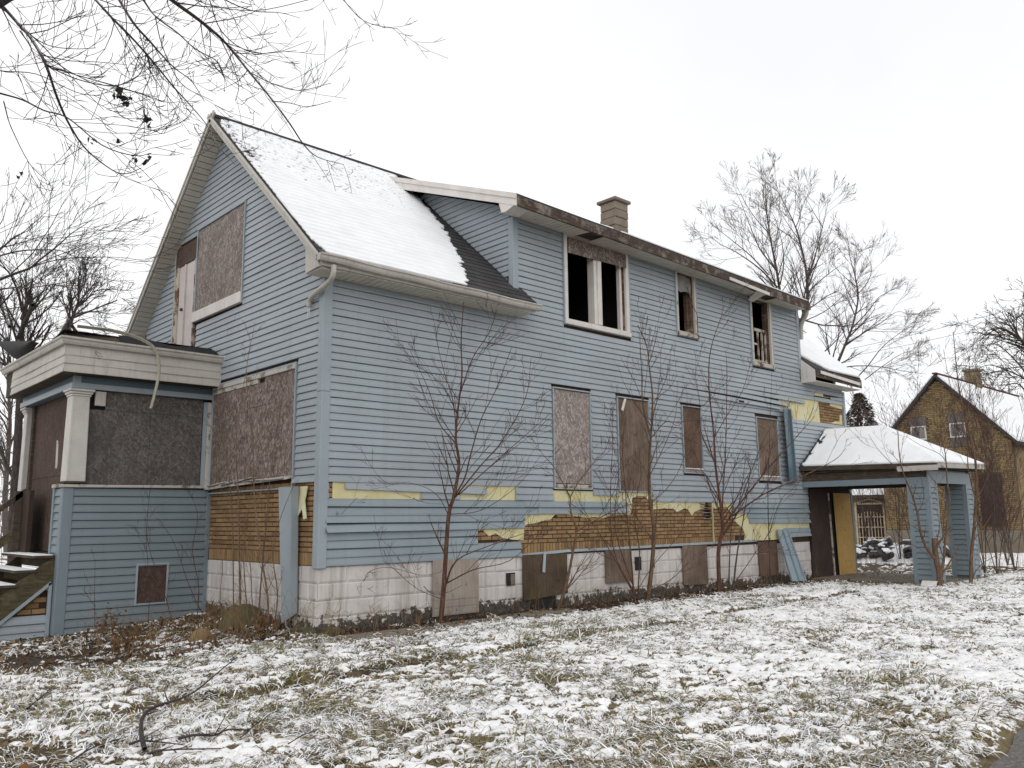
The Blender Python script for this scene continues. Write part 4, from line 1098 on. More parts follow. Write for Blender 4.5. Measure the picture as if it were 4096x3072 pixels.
def curl(name, f, nu, nv, parent, mat=mat_tar):
    V = [f(i/nu, j/nv) for i in range(nu+1) for j in range(nv+1)]
    F = [(i*(nv+1)+j, (i+1)*(nv+1)+j, (i+1)*(nv+1)+j+1, i*(nv+1)+j+1) for i in range(nu) for j in range(nv)]
    return link(name, mesh_np(name, V, F), mat, parent, True)
curl('curled_felt', lambda u, v: (-2.24-0.10*math.sin(3.14*v), 6.35-2.25*u, 4.33-0.36*u - (1-v)*(0.03+0.26*math.sin(3.14*min(1, u*1.05))**0.7)), 14, 6, porch)
curl('curled_felt', lambda u, v: (-1.45+1.42*u, 2.98+0.24*v, 3.845+(0.17-0.05*u+0.02*math.sin(9*u))*v), 16, 4, porch)
curl('curled_felt', lambda u, v: (-2.12+0.9*u, 2.98+0.26*v+0.2*(1-u), 3.845+0.19*v*(1-0.2*u)), 8, 4, porch, mat_wood)
curl('curled_felt', lambda u, v: (-2.15+2.1*u, 3.24+1.2*v, 4.0-0.12*v), 8, 4, porch)
# hanging strip of metal trim
pl = crom([(-2.0, 3.2, 4.06), (-1.55, 3.12, 4.045), (-1.25, 2.95, 3.95), (-1.07, 2.82, 3.80), (-1.0, 2.80, 3.52), (-1.03, 2.82, 3.2), (-1.08, 2.82, 2.95)], 3)
m = MB()
for p, q in zip(pl[:-1], pl[1:]): m.bar(p, q, 0.045, 0.012, (1, 0.4, 0.5))
m.build('hanging_trim_strip', m_trim('grimy_trim', (0.36, 0.335, 0.275), lo=0.45), porch)

# ---- front steps
steps = MB().prism([(-2.03, 3.30, 0.95), (-2.03, 3.30, 0.58), (-3.35, 3.30, -0.55), (-3.6, 3.30, -0.35), (-3.6, 3.30, -0.30)], (0, 0.05, 0)).build('front_steps', mat_stair, house)
for i in range(6):
    z = 0.955-i*0.18; x = -2.04-i*0.205
    t = MB().box((x-0.26, 3.27, z-0.035), (x, 5.0, z)).build('tread', mat_wood, steps, bevel=0.005)
    MB().box((x-0.02, 3.35, z-0.17), (x-0.002, 4.95, z-0.04)).build('riser', mat_stair, steps)
    MB().box((x-0.255, 3.28, z+0.001), (x-0.03, 4.9, z+0.012)).build('tread_snow', mat_snow, steps)
MB().prism([(-2.03, 4.98, 0.95), (-2.03, 4.98, 0.58), (-3.35, 4.98, -0.55), (-3.6, 4.98, -0.30)], (0, 0.05, 0)).build('stringer', mat_stair, steps)
for x, z0 in ((-2.15, 0.9), (-3.1, 0.0)):
    MB().box((x-0.05, 4.93, z0), (x+0.05, 5.03, z0+0.95)).build('newel_post', mat_wood, steps, bevel=0.004)
MB().bar((-2.05, 4.98, 1.86), (-3.3, 4.98, 0.80), 0.10, 0.07).build('handrail', mat_wood, steps)
MB().bar((-2.1, 4.98, 1.30), (-3.3, 4.98, 0.25), 0.04, 0.12).build('handrail', mat_stair, steps)
MB().box((-2.06, 5.0, 1.0), (-2.0, 5.5, 1.82)).build('cheek_wall', mat_bluedark, steps)
for k in range(8): board(steps, (-2.078, 0, 0), (0, 1, 0), (-1, 0, 0), 5.03, 5.03, 5.45, 5.45, 1.0+k*CH)
MB().box((-2.10, 4.55, 0.97), (-2.04, 4.95, 1.85)).build('cheek_wall', mat_plydark, steps)
MB().box((-2.7, 3.35, 0.0), (-2.06, 3.40, 0.5)).build('brick_infill', mat_mortar, steps)
for k in range(4):
    for i in range(4):
        a = -2.08-0.17*(i+1)-(0.085 if k % 2 else 0)
        if a > -2.72+k*0.12: MB().box((a, 3.338, 0.21+k*0.072), (a+0.16, 3.349, 0.27+k*0.072)).build('infill_brick', mat_brick, steps)
MB().bar((-2.06, 3.285, 0.60), (-2.95, 3.285, -0.16), 0.03, 0.035).build('stringer_trim', mat_bluepost, steps)
MB().box((-2.09, 3.27, -0.1), (-2.05, 3.31, 0.60)).build('stringer_trim', mat_bluepost, steps)
for k in range(4): board(steps, (0, 3.313, 0), (1, 0, 0), (0, -1, 0), -3.6, -3.6, -2.09, -2.09, -0.22+k*CH)

# ================================================================== SIDE PORCH (drive-through canopy)
A_, B_, C_, D_, E_, F_ = (11.64, -0.03, 2.43), (11.64, -2.88, 2.36), (14.20, -2.87, 2.41), (14.20, -0.03, 2.45), (12.91, -0.03, 3.30), (12.91, -1.36, 3.27)
m = MB()
m.poly([A_, B_, F_, E_]); m.poly([B_, C_, F_]); m.poly([C_, D_, E_, F_]); m.poly([D_, A_, E_]); m.poly([A_, D_, C_, B_])
sp = m.build('side_porch', mat_shingle, house)
sp['label'] = 'snow covered hipped canopy on two siding clad posts over the side entrance'
def lerp(a, b, t): return tuple(np.asarray(a)*(1-t)+np.asarray(b)*t)
def snowface(p00, p10, p01, p11, nx, ny, bare=0.0, sd=0):
    P = plane_grid(p00, p10, p01, p11, nx, ny)
    u = np.linspace(0, 1, nx+1)[:, None]*np.ones((1, ny+1)); v = np.linspace(0, 1, ny+1)[None, :]*np.ones((nx+1, 1))
    n_ = np.cross(np.asarray(p10)-np.asarray(p00), np.asarray(p01)-np.asarray(p00)); n_ = n_/np.linalg.norm(n_)
    if n_[2] < 0: n_ = -n_
    mk = np.ones((nx, ny), bool)
    if bare:
        f = fbm(P[..., 1]*5+sd, P[..., 2]*7, 3)[:-1, :-1]
        mk &= ~((u[:-1, :-1] < bare*(0.4+1.2*f))) & ~((u[:-1, :-1] < bare*3) & (f > 0.68))
    sheet('canopy_snow', P, nx, ny, mk, 0.03+0.012*fbm(P[..., 0]*2+P[..., 1]*2, P[..., 2]*2, 3), n_, mat_snow, sp)
snowface(A_, B_, E_, F_, 80, 60, 0.03)
snowface(B_, C_, F_, F_, 70, 50)
snowface(D_, C_, E_, F_, 40, 40)
for p, q, mt in ((A_, B_, mat_wood), (B_, C_, mat_porchpaint), (C_, D_, mat_wood)):
    p = Vector(p); q = Vector(q)
    MB().bar(p-Vector((0, 0, 0.05)), q-Vector((0, 0, 0.05)), 0.03, 0.09).build('eave_board', mt, sp)
MB().bar(Vector(B_)+Vector((-0.02, 0.75, -0.09)), Vector(B_)+Vector((-0.02, -0.02, -0.09)), 0.02, 0.10).build('eave_board', mat_porchpaint, sp)
MB().box((11.70, -2.78, 2.27), (14.15, -0.04, 2.31)).build('canopy_ceiling', mat_wood, sp)
MB().box((11.74, -2.62, 1.98), (11.88, -0.04, 2.26)).build('beam', mat_wood, sp)
MB().box((11.72, -2.64, 1.98), (11.738, -0.04, 2.10)).build('beam_trim', mat_bluepostlow, sp)
MB().box((13.86, -2.62, 1.98), (14.0, -0.04, 2.26)).build('beam', mat_wood, sp)
MB().box((11.89, -2.62, 2.0), (13.85, -2.44, 2.26)).build('beam', mat_bluedark, sp)
MB().box((11.72, -2.66, 1.99), (14.02, -2.642, 2.22)).build('beam_trim', mat_bluepostlow, sp)
def canopy_post(x, y, z0, w, mat, mtrim):
    p = MB().box((x+0.02, y+0.02, z0), (x+w-0.02, y+w-0.02, 1.98)).build('post', mat_bluedark, sp)
    h = 0.104; k = 0
    while z0+0.12+k*h < 1.95:
        z = z0+0.08+k*h
        board(p, (x+0.004, 0, 0), (0, 1, 0), (-1, 0, 0), y+0.07, y+0.07, y+w-0.07, y+w-0.07, z, h, mat)
        board(p, (0, y+0.004, 0), (1, 0, 0), (0, -1, 0), x+0.07, x+0.07, x+w-0.07, x+w-0.07, z, h, mat)
        k += 1
    for ax, ay in ((x, y), (x, y+w), (x+w, y), (x+w, y+w)):
        sx = 1 if ax == x else -1; sy = 1 if ay == y else -1
        MB().box((min(ax-0.012*sx, ax+0.075*sx), min(ay-0.012*sy, ay+0.075*sy), z0-0.05), (max(ax-0.012*sx, ax+0.075*sx), max(ay-0.012*sy, ay+0.075*sy), 1.985)).build('corner_trim', mtrim, p)
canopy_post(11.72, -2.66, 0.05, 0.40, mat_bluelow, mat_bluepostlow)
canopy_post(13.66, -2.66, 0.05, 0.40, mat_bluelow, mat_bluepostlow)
MB().box((11.9, -2.7, -0.05), (14.3, -0.1, 0.075)).build('porch_slab', mat_concrete, sp, bevel=0.02)

# ================================================================== link the waiting pieces, 300 largest one by one
def finish(kind, limit, rest_name):
    L = PIECES.get(kind, [])
    def size(p):
        if p['V'] is not None:
            c = p['V'].mean(0); e = np.linalg.norm(p['V'].max(0)-p['V'].min(0))
        else:
            c = np.array(p['loc'][0]); e = p['loc'][2]+0.05
        return e/max(1.0, np.linalg.norm(c-CAM))
    L.sort(key=size, reverse=True)
    rest = {}
    for i, p in enumerate(L):
        if p['V'] is not None:
            if i < limit: link(kind, mesh_np(kind, p['V'], p['F']), p['mat'], p['parent'])
            else: rest.setdefault(p['mat'], []).append((p['V'], p['F']))
        else:
            loc, side, w, h = p['loc']; me = brick_mesh(w, h)
            if i < limit:
                o = link(kind, me, p['mat'], p['parent'])
                Mx = Matrix(((1, 0, 0, 0), (0, 1, 0, 0), (0, 0, 1, 0), (0, 0, 0, 1))) if side else Matrix(((0, 1, 0, 0), (1, 0, 0, 0), (0, 0, 1, 0), (0, 0, 0, 1)))
                o.matrix_basis = Matrix.Translation(Vector(loc)) @ Mx
            else:
                V = np.array([v.co for v in me.vertices]); V = V if side else V[:, [1, 0, 2]]
                rest.setdefault(p['mat'], []).append((V+np.array(loc), [tuple(q.vertices) for q in me.polygons]))
    if rest:
        V = []; F = []; b = 0; mt = None; mi = []; mats = list(rest)
        for k, (m_, lst) in enumerate(rest.items()):
            for v, f in lst:
                V.append(v); F += [tuple(b+i for i in q) for q in f]; b += len(v); mi += [k]*len(f)
        me = mesh_np(rest_name, np.concatenate(V), F)
        for m_ in mats: me.materials.append(m_)
        me.polygons.foreach_set('material_index', mi)
        tag(link(rest_name, me, None, house), kind='stuff')
finish('siding_board', 300, 'siding_board_remainder')
finish('brick', 300, 'brick_remainder')
finish('cornice_board', 50, 'x')
print('siding', len(PIECES['siding_board']), 'bricks', len(PIECES['brick']))

# ================================================================== GROUND
def gz0(x, y):
    x = np.asarray(x, float); y = np.asarray(y, float)
    z = 0.03 + 0.05*(fbm(x*0.55+5, y*0.55, 3)-0.5)
    left = np.clip((-0.2-x)/1.8, 0, 1)*np.clip((y+2.0)/3.0, 0, 1)
    z = z - 0.13*left
    rut = np.exp(-((y+2.42-0.05*(x-2)+0.05*np.sin(x*2.3))/0.13)**2)*np.clip(fbm(x*0.9+3, y*0.2, 2)*4.5-1.5, 0, 1)*((x > -3.4) & (x < 9.6))
    rut2 = np.exp(-((y+0.92+0.08*np.sin(x*3))/0.10)**2)*((x > -4) & (x < -1.7))*np.clip(fbm(x*1.5, y*0.2+8, 2)*3-0.9, 0, 1)
    road = np.clip((-7.22+0.15*(x+0.13)-y)/0.25, 0, 1)
    return z - 0.065*(rut+rut2) - 0.06*road, np.clip(rut+rut2, 0, 1), road
def litter_zone(x, y, strong=False):
    d = np.clip(1-np.abs(y+0.25)/0.65, 0, 1)*(x > -0.1)*(x < 12.0)*1.6
    bed = np.clip((y+0.35+0.5*(fbm(x*1.3, y*1.3, 2)-0.5))/0.5, 0, 1)*(x < 0.35)*(x > -3.2)*(y < 3.3)
    can = ((x > 11.3) & (y > -2.6) & (x < 19)).astype(float)
    corner = np.clip((-3.3-x+0.6*(fbm(x*1.2, y*1.2+4, 2)-0.3))/0.6, 0, 1)*np.clip((-2.7-y)/0.6, 0, 1)*0.55
    if strong: return np.clip(np.maximum(d, can*0.6), 0, 1)
    return np.clip(np.maximum(np.maximum(d, bed*0.85), np.maximum(can*0.55, corner)), 0, 1)
def snow_amt(x, y, rut, road):
    big = fbm(x*0.8+2, y*0.8+7, 3)
    c = 0.66*fbm(x*15, y*20, 3, 0.65)+0.34*fbm(x*4.5, y*6, 3, 0.6)
    th = 0.480 + 0.22*(0.5-big) + 0.10*litter_zone(x, y) + 0.17*litter_zone(x, y, True) - 0.05*np.clip((x-0.5)/2.5, 0, 1) + 0.35*rut + 0.06*np.clip((0.5-x)/3, 0, 1)
    return np.clip((c-th)*10+0.5, 0, 1)*(1-road)
def axis(*segs):
    out = []
    for a, b, st in segs: out += list(np.arange(a, b-1e-6, st))
    return np.array(out+[segs[-1][1]])
gx = axis((-400, -60, 40), (-60, -12, 4), (-12, -4.8, 0.4), (-4.8, 6.0, 0.028), (6.0, 13.0, 0.05), (13, 24, 0.16), (24, 60, 3), (60, 400, 40))
gy = axis((-400, -60, 40), (-60, -12, 4), (-12, -7.7, 0.4), (-7.7, 0.1, 0.028), (0.1, 3.4, 0.06), (3.4, 12, 0.4), (12, 60, 4), (60, 400, 40))
GX, GY = np.meshgrid(gx, gy, indexing='ij')
Z0, RUT, ROAD = gz0(GX, GY)
SNW = snow_amt(GX, GY, RUT, ROAD)
GZ = Z0 + SNW*(0.018+0.030*fbm(GX*11, GY*13, 3)) + 0.034*(fbm(GX*15, GY*17, 3)-0.5)
GZ -= 0.03*((GX > 0.05) & (GY > 0.02) & (GX < 13.9))
def ground_z(x, y):
    z, r, rd = gz0(x, y); return z+0.01
nx, ny = len(gx)-1, len(gy)-1
idx = np.arange((nx+1)*(ny+1)).reshape(nx+1, ny+1)
F = np.stack([idx[:-1, :-1], idx[1:, :-1], idx[1:, 1:], idx[:-1, 1:]], -1).reshape(-1, 4)
me = mesh_np('ground', np.stack([GX, GY, GZ], -1).reshape(-1, 3), F)
at = me.attributes.new('snow', 'FLOAT', 'POINT'); at.data.foreach_set('value', SNW.astype(np.float32).ravel())
at = me.attributes.new('mud', 'FLOAT', 'POINT'); at.data.foreach_set('value', np.clip(RUT*1.3, 0, 1).astype(np.float32).ravel())
LZ = litter_zone(GX, GY)
at = me.attributes.new('litter', 'FLOAT', 'POINT'); at.data.foreach_set('value', LZ.astype(np.float32).ravel())
b = NB('snowy_lawn', 0.85, 0.2)
def attr(nm):
    a = b.n('ShaderNodeAttribute'); a.attribute_name = nm; return a.outputs['Fac']
fine = b.noise(38, 4, 0.65); mid = b.noise(9, 4, 0.6)
grass = b.ramp(b.mix(0.5, fine, mid), [(0.3, (0.05, 0.036, 0.022)), (0.45, (0.115, 0.088, 0.048)), (0.55, (0.165, 0.13, 0.072)), (0.7, (0.24, 0.185, 0.115))])
lit = b.ramp(fine, [(0.3, (0.014, 0.010, 0.009)), (0.5, (0.042, 0.029, 0.022)), (0.7, (0.10, 0.066, 0.045))])
mud = b.ramp(mid, [(0.3, (0.045, 0.030, 0.019)), (0.7, (0.085, 0.062, 0.038))])
soil = b.mix(attr('litter'), grass, lit); soil = b.mix(attr('mud'), soil, mud)
sk = b.math('ADD', attr('snow'), b.math('MULTIPLY', b.math('SUBTRACT', b.noise(60, 3, 0.6), 0.5), 1.1))
sk = b.ramp(sk, [(0.40, 0.0), (0.58, 1.0)])
b.color(b.mix(sk, soil, b.ramp(mid, [(0.35, (0.80, 0.79, 0.775)), (0.65, (0.87, 0.87, 0.875))])))
b.bump(b.mix(0.5, fine, b.noise(90, 3)), 0.012, 0.55)
rg = b.mix(b.math('MULTIPLY', attr('mud'), 0.8), (0.85,)*3, (0.35,)*3); b.L(rg, b.b.inputs['Roughness'])
g = link('ground', me, b.m, None, True); tag(g, kind='structure')

# wet alley in the near right corner
b = NB('wet_asphalt', 0.4, 0.4)
n1 = b.noise(42, 5, 0.75); n2 = b.noise(4, 3)
col = b.ramp(n1, [(0.36, (0.012, 0.010, 0.008)), (0.5, (0.05, 0.042, 0.033)), (0.64, (0.19, 0.165, 0.135))])
col = b.mix(b.ramp(n2, [(0.45, 0.0), (0.65, 0.6)]), col, (0.07, 0.055, 0.038))
b.color(col); b.bump(n1, 0.006, 0.7)
ax = np.linspace(-30, 40, 281); ay = np.linspace(0, 1, 41)
AX, AT = np.meshgrid(ax, ay, indexing='ij')
edge = -7.40+0.15*(AX+0.13)+0.14*(fbm(AX*2.5, AX*0, 3)-0.5)
edge = np.minimum(edge, -6.2)
AY = edge*(1-AT**2)+(-16.0)*AT**2
AZ = 0.005+0.02*(fbm(AX*0.7, AY*0.7+3, 2)-0.5)+0.006*fbm(AX*6, AY*6, 2)
i2 = np.arange(AX.size).reshape(AX.shape)
F = np.stack([i2[:-1, :-1], i2[:-1, 1:], i2[1:, 1:], i2[1:, :-1]], -1).reshape(-1, 4)
tag(link('alley', mesh_np('alley', np.stack([AX, AY, AZ], -1).reshape(-1, 3), F), b.m, None, True), kind='structure')

# ================================================================== GRASS AND LEAVES
def blades(n_tuft, per, rng, lmin, lmax, wk, xr, yr, flat=0.75):
    c = rng.rand(n_tuft*9, 2)*[xr[1]-xr[0], yr[1]-yr[0]]+[xr[0], yr[0]]
    d = c-CAM[:2]; dist = np.hypot(d[:, 0], d[:, 1]); az = np.arctan2(d[:, 1], d[:, 0])-YAW
    ok = (np.abs(az) < math.radians(38)) & (dist > 2.6)
    zr, rut, road = gz0(c[:, 0], c[:, 1]); lz = litter_zone(c[:, 0], c[:, 1])
    clump = fbm(c[:, 0]*1.7+4, c[:, 1]*1.7, 3)
    pr = np.clip(4.0/dist, 0, 1)**1.15*np.clip(clump*3.0-0.75, 0.12, 1)*(1-0.93*np.clip(lz, 0, 1))*(1-rut*0.9)*(road < 0.05)
    pr = pr*~((c[:, 0] > -0.05) & (c[:, 1] > -0.05))*~((c[:, 0] > -2.05) & (c[:, 1] > 3.1))
    keep = np.where(ok & (rng.rand(len(c)) < pr))[0][:n_tuft]
    c = c[keep]; dist = dist[keep]
    n = len(c)*per
    ci = np.repeat(np.arange(len(c)), per); C0 = c[ci]; D0 = dist[ci]
    root = C0 + rng.normal(0, 0.045, (n, 2))
    comb = 2*math.pi*fbm(C0[:, 0]*0.6+9, C0[:, 1]*0.6+1, 2)*1.6 - 1.6
    tuftaz = rng.rand(len(c))*6.28
    azm = comb + 0.7*np.sin(tuftaz[ci]) + rng.normal(0, 0.75, n)
    Lb = rng.uniform(lmin, lmax, n)*(0.7+0.6*rng.rand(len(c))[ci])
    el0 = rng.uniform(0.25, 1.25, n)*(1-flat*0.35); bend = rng.uniform(0.5, 1.9, n)
    w = (0.0022+0.0004*D0)*rng.uniform(0.7, 1.4, n)*wk
    z0 = gz0(root[:, 0], root[:, 1])[0]+0.006
    S = 3
    P = np.zeros((n, S+1, 3)); P[:, 0] = np.column_stack([root, z0])
    el = el0.copy()
    for k in range(S):
        step = Lb/S
        P[:, k+1, 0] = P[:, k, 0]+np.cos(azm)*np.cos(el)*step
        P[:, k+1, 1] = P[:, k, 1]+np.sin(azm)*np.cos(el)*step
        P[:, k+1, 2] = np.maximum(P[:, k, 2]+np.sin(el)*step, z0+0.008)
        el = el-bend*0.62; azm = azm+rng.normal(0, 0.15, n)
    side = np.column_stack([-np.sin(azm), np.cos(azm), rng.normal(0, 0.35, n)]); side /= np.linalg.norm(side, axis=1)[:, None]
    pal = None
    wid = np.array([1, 1, 0.8, 0.25])[None, :]*w[:, None]
    A = P-side[:, None, :]*wid[..., None]; B = P+side[:, None, :]*wid[..., None]
    V = np.stack([A, B], 2).reshape(-1, 3)
    base = (np.arange(n)*(S+1)*2)[:, None]+np.arange(S)[None, :]*2
    F = np.stack([base, base+1, base+3, base+2], -1).reshape(-1, 4)
    pal = np.array([(0.82, 0.83, 0.85), (0.11, 0.105, 0.042), (0.27, 0.205, 0.105), (0.15, 0.088, 0.045), (0.17, 0.155, 0.07), (0.40, 0.32, 0.21)])
    tk = fbm(C0[:, 0]*2.2, C0[:, 1]*2.2+5, 2)
    pw = np.clip(0.50-0.9*(tk-0.45)+0.08*np.clip((C0[:, 0]-0.5)/2.5, 0, 1), 0.12, 0.7)
    rr = rng.rand(n); other = rng.choice([1, 2, 3, 4, 5], size=n, p=[0.22, 0.28, 0.12, 0.18, 0.20])
    ty = np.where(rr < pw, 0, other)
    colr = pal[ty]*rng.uniform(0.75, 1.2, (n, 1)); colr = np.clip(colr, 0, 0.9)
    wide = np.where(ty == 0, 1.5, 1.0)
    cv = np.repeat(colr, (S+1)*2, axis=0)
    return V, F, cv
def attr_mat(name, rough=0.8):
    b = NB(name, rough, 0.2); a = b.n('ShaderNodeAttribute'); a.attribute_name = 'col'; b.color(a.outputs['Color']); return b.m
def link_col(name, V, F, cv, mat, **kw):
    me = mesh_np(name, V, F)
    a = me.attributes.new('col', 'FLOAT_COLOR', 'POINT')
    a.data.foreach_set('color', np.column_stack([cv, np.ones(len(cv))]).astype(np.float32).ravel())
    o = link(name, me, mat); tag(o, **kw); return o
mat_grass = attr_mat('frosted_grass_blades')
rg_ = np.random.RandomState(21)
V, F, cv = blades(12500, 18, rg_, 0.04, 0.16, 0.66, (-5.2, 17), (-7.5, 3.0))
print('blades', len(F)//3)
link_col('lawn_grass', V, F, cv, mat_grass, label='matted winter grass half buried in thin snow', cat='grass', kind='stuff')
# taller arching tufts, each root clump its own spray of blades
def tufts(spots, rng):
    VV = []; FF = []; CC = []; base = 0
    for x, y, rad, ln, nb in spots:
        z = float(gz0(x, y)[0]); S = 4
        az = 5.6+1.6*float(fbm(x*0.5+1, y*0.5, 2))+rng.normal(0, 1.0, nb); r0 = rad*1.1*rng.rand(nb)**0.5; ra = rng.rand(nb)*6.28
        P = np.zeros((nb, S+1, 3)); P[:, 0] = np.column_stack([x+r0*np.cos(ra), y+r0*np.sin(ra), np.full(nb, z)])
        el = rng.uniform(0.35, 1.2, nb); L = ln*rng.uniform(0.5, 1.1, nb); bd = rng.uniform(0.3, 0.75, nb)
        for k in range(S):
            P[:, k+1, 0] = P[:, k, 0]+np.cos(az)*np.cos(el)*L/S; P[:, k+1, 1] = P[:, k, 1]+np.sin(az)*np.cos(el)*L/S
            P[:, k+1, 2] = np.maximum(P[:, k, 2]+np.sin(el)*L/S, z+0.012); el = el-bd
        d = math.hypot(x-CAM[0], y-CAM[1]); w = (0.0014+0.0003*d)*rng.uniform(0.7, 1.3, nb)
        sd_ = np.column_stack([-np.sin(az), np.cos(az), rng.normal(0, .3, nb)])
        wd_ = w[:, None]*np.array([1, 1, .9, .6, .2])[None, :]
        V = np.stack([P-sd_[:, None]*wd_[..., None], P+sd_[:, None]*wd_[..., None]], 2).reshape(-1, 3)
        b0 = base+(np.arange(nb)*(S+1)*2)[:, None]+np.arange(S)[None]*2
        FF.append(np.stack([b0, b0+1, b0+3, b0+2], -1).reshape(-1, 4)); base += len(V); VV.append(V)
        pal = np.array([(0.15, 0.135, 0.045), (0.22, 0.17, 0.07), (0.11, 0.11, 0.035), (0.27, 0.20, 0.10), (0.80, 0.80, 0.80)])
        c = pal[rng.choice(5, nb, p=[.24, .22, .16, .12, .26])]*rng.uniform(.7, 1.2, (nb, 1)); CC.append(np.repeat(np.clip(c, 0, .88), (S+1)*2, axis=0))
    return np.concatenate(VV), np.concatenate(FF), np.concatenate(CC)
rt = np.random.RandomState(31); spots = []
for k in range(2600):
    x, y = rt.uniform(-4.6, 12), rt.uniform(-7.0, -0.3)
    g1 = float(fbm(x*0.9+2, y*1.3+4, 2)); dd = math.hypot(x-CAM[0], y-CAM[1])
    near_rut = math.exp(-((y+2.2-0.05*(x-2))/0.35)**2)
    if gz0(x, y)[2] > 0.05 or litter_zone(np.array(x), np.array(y)) > 0.3: continue
    if rt.rand() < (max(0, g1-0.52)*4+0.25*near_rut)*(1.0 if x < 2 else 0.5)*min(1, 5/dd)*0.9: spots.append((x, y, rt.uniform(.08, .24), rt.uniform(.10, .22), int(rt.uniform(50, 120))))
print('tufts', len(spots))
V, F, cv = tufts(spots, rt)
link_col('grass_tufts', V, F, cv, mat_grass, label='taller olive and straw grass tufts standing out of the snow', cat='grass', kind='stuff')
# dead leaves
def leaf_mesh(n, rng, pos, size=(0.014, 0.036), lift=0.02):
    az = rng.rand(n)*6.28; tl = rng.normal(0, 0.45, (n, 2)); s = rng.uniform(*size, n)
    u = np.column_stack([np.cos(az), np.sin(az), tl[:, 0]]); v = np.column_stack([-np.sin(az), np.cos(az), tl[:, 1]])
    k = s[:, None]
    V = np.stack([pos-u*k, pos-u*k*0.1-v*k*0.62+[0, 0, 0.006], pos+u*k*1.1, pos+v*k*0.6+[0, 0, 0.008]], 1).reshape(-1, 3)
    F = np.arange(n*4).reshape(n, 4)
    cv = np.repeat(np.array([(0.16, 0.075, 0.03), (0.10, 0.05, 0.025), (0.21, 0.12, 0.05), (0.06, 0.035, 0.022), (0.24, 0.16, 0.09)])[rng.randint(0, 5, n)]*rng.uniform(0.6, 1.2, (n, 1)), 4, axis=0)
    return V, F, cv
rl = np.random.RandomState(5)
c = rl.rand(60000, 2)*[20, 12]+[-5, -7.3]
lz = litter_zone(c[:, 0], c[:, 1]); rd = gz0(c[:, 0], c[:, 1])[2]
ok = (rl.rand(len(c)) < lz*0.34+0.016) & (rd < 0.1) & ~((c[:, 0] > 0) & (c[:, 1] > -0.06)) & ~((c[:, 0] > -2.0) & (c[:, 1] > 3.15))
c = c[ok]
V, F, cv = leaf_mesh(len(c), rl, np.column_stack([c, gz0(c[:, 0], c[:, 1])[0]+rl.uniform(0.012, 0.05, len(c))]))
link_col('leaf_litter', V, F, cv, attr_mat('dead_leaf'), label='brown dead leaves scattered along the foundation and lawn', cat='leaves', kind='stuff')
# dry weeds in the bed and around the canopy
def weeds(n, rng, pick, hmin, hmax, col):
    T = Tubes(); out = []
    for i in range(n):
        x, y = pick(); h = rng.uniform(hmin, hmax); z = float(ground_z(x, y))
        lean = rng.normal(0, 0.25, 2)*h
        T.add([(x, y, z-0.02), (x+lean[0]*0.4, y+lean[1]*0.4, z+h*0.5), (x+lean[0], y+lean[1], z+h)], [0.003, 0.0025, 0.001])
        for k in range(rng.randint(1, 4)):
            t = rng.uniform(0.35, 0.9); a = rng.rand()*6.28; l = h*rng.uniform(0.2, 0.4)
            p = np.array([x+lean[0]*t, y+lean[1]*t, z+h*t]); q = p+np.array([math.cos(a), math.sin(a), 0.7])*l
            T.add([p, (p+q)/2, q], [0.002, 0.0017, 0.001])
    return T
mat_weed = m_speckle('dry_weed_stalk', (0.20, 0.125, 0.06), 0.9, 0.4, 9, 40)
rw = np.random.RandomState(9)
T = weeds(260, rw, lambda: (rw.uniform(-2.2, 0.3), rw.uniform(-0.3, 1.9)), 0.12, 0.55, 0)
tag(T.build('dry_weeds', mat_weed, None, 3), 'thin dry weeds in the bed before the porch', 'weeds', kind='stuff')
T = weeds(110, rw, lambda: (rw.uniform(0.3, 11.5), rw.uniform(-0.6, -0.12)), 0.08, 0.4, 0)
tag(T.build('dry_weeds', mat_weed, None, 3), 'thin dry weeds along the white foundation', 'weeds', kind='stuff')
T = weeds(420, rw, lambda: (rw.uniform(14.2, 23), rw.uniform(-4.5, 2.8)), 0.2, 0.75, 0)
tag(T.build('dry_weeds', mat_weed, None, 3), 'tall dry weeds beyond the canopy posts', 'weeds', kind='stuff')
# rusty dock clumps
for i, (x, y, h, lb) in enumerate(((-1.62, 2.35, 0.34, 'rust brown weed clump at the foot of the blue porch corner'), (-1.95, 0.85, 0.20, 'low rust brown weed clump in the snowy lawn before the porch'), (-0.55, 0.25, 0.26, 'straw brown weed clump beside the thin stems near the house corner'))):
    rr = np.random.RandomState(40+i); T = Tubes(); tips = []
    for k in range(16):
        a = rr.rand()*6.28; l = h*rr.uniform(0.6, 1.2); z = float(ground_z(x, y))
        p = np.array([x+rr.normal(0, 0.06), y+rr.normal(0, 0.06), z]); q = p+np.array([math.cos(a)*0.3*l, math.sin(a)*0.3*l, l])
        T.add([p, (p+q)/2+[0, 0, 0.02], q], [0.004, 0.003, 0.002])
        for t in np.linspace(0.3, 1, 6): tips.append(p*(1-t)+q*t+rr.normal(0, 0.015, 3))
    e = tag(empty('weed_clump', (x, y, 0)), lb, 'weed', 'rust brown weed clumps')
    T.build('stalks', mat_weed, e, 3)
    V, F, cv = leaf_mesh(len(tips), rr, np.array(tips), (0.015, 0.032))
    me = mesh_np('withered_leaves', V, F); link('withered_leaves', me, mat_leaf, e)

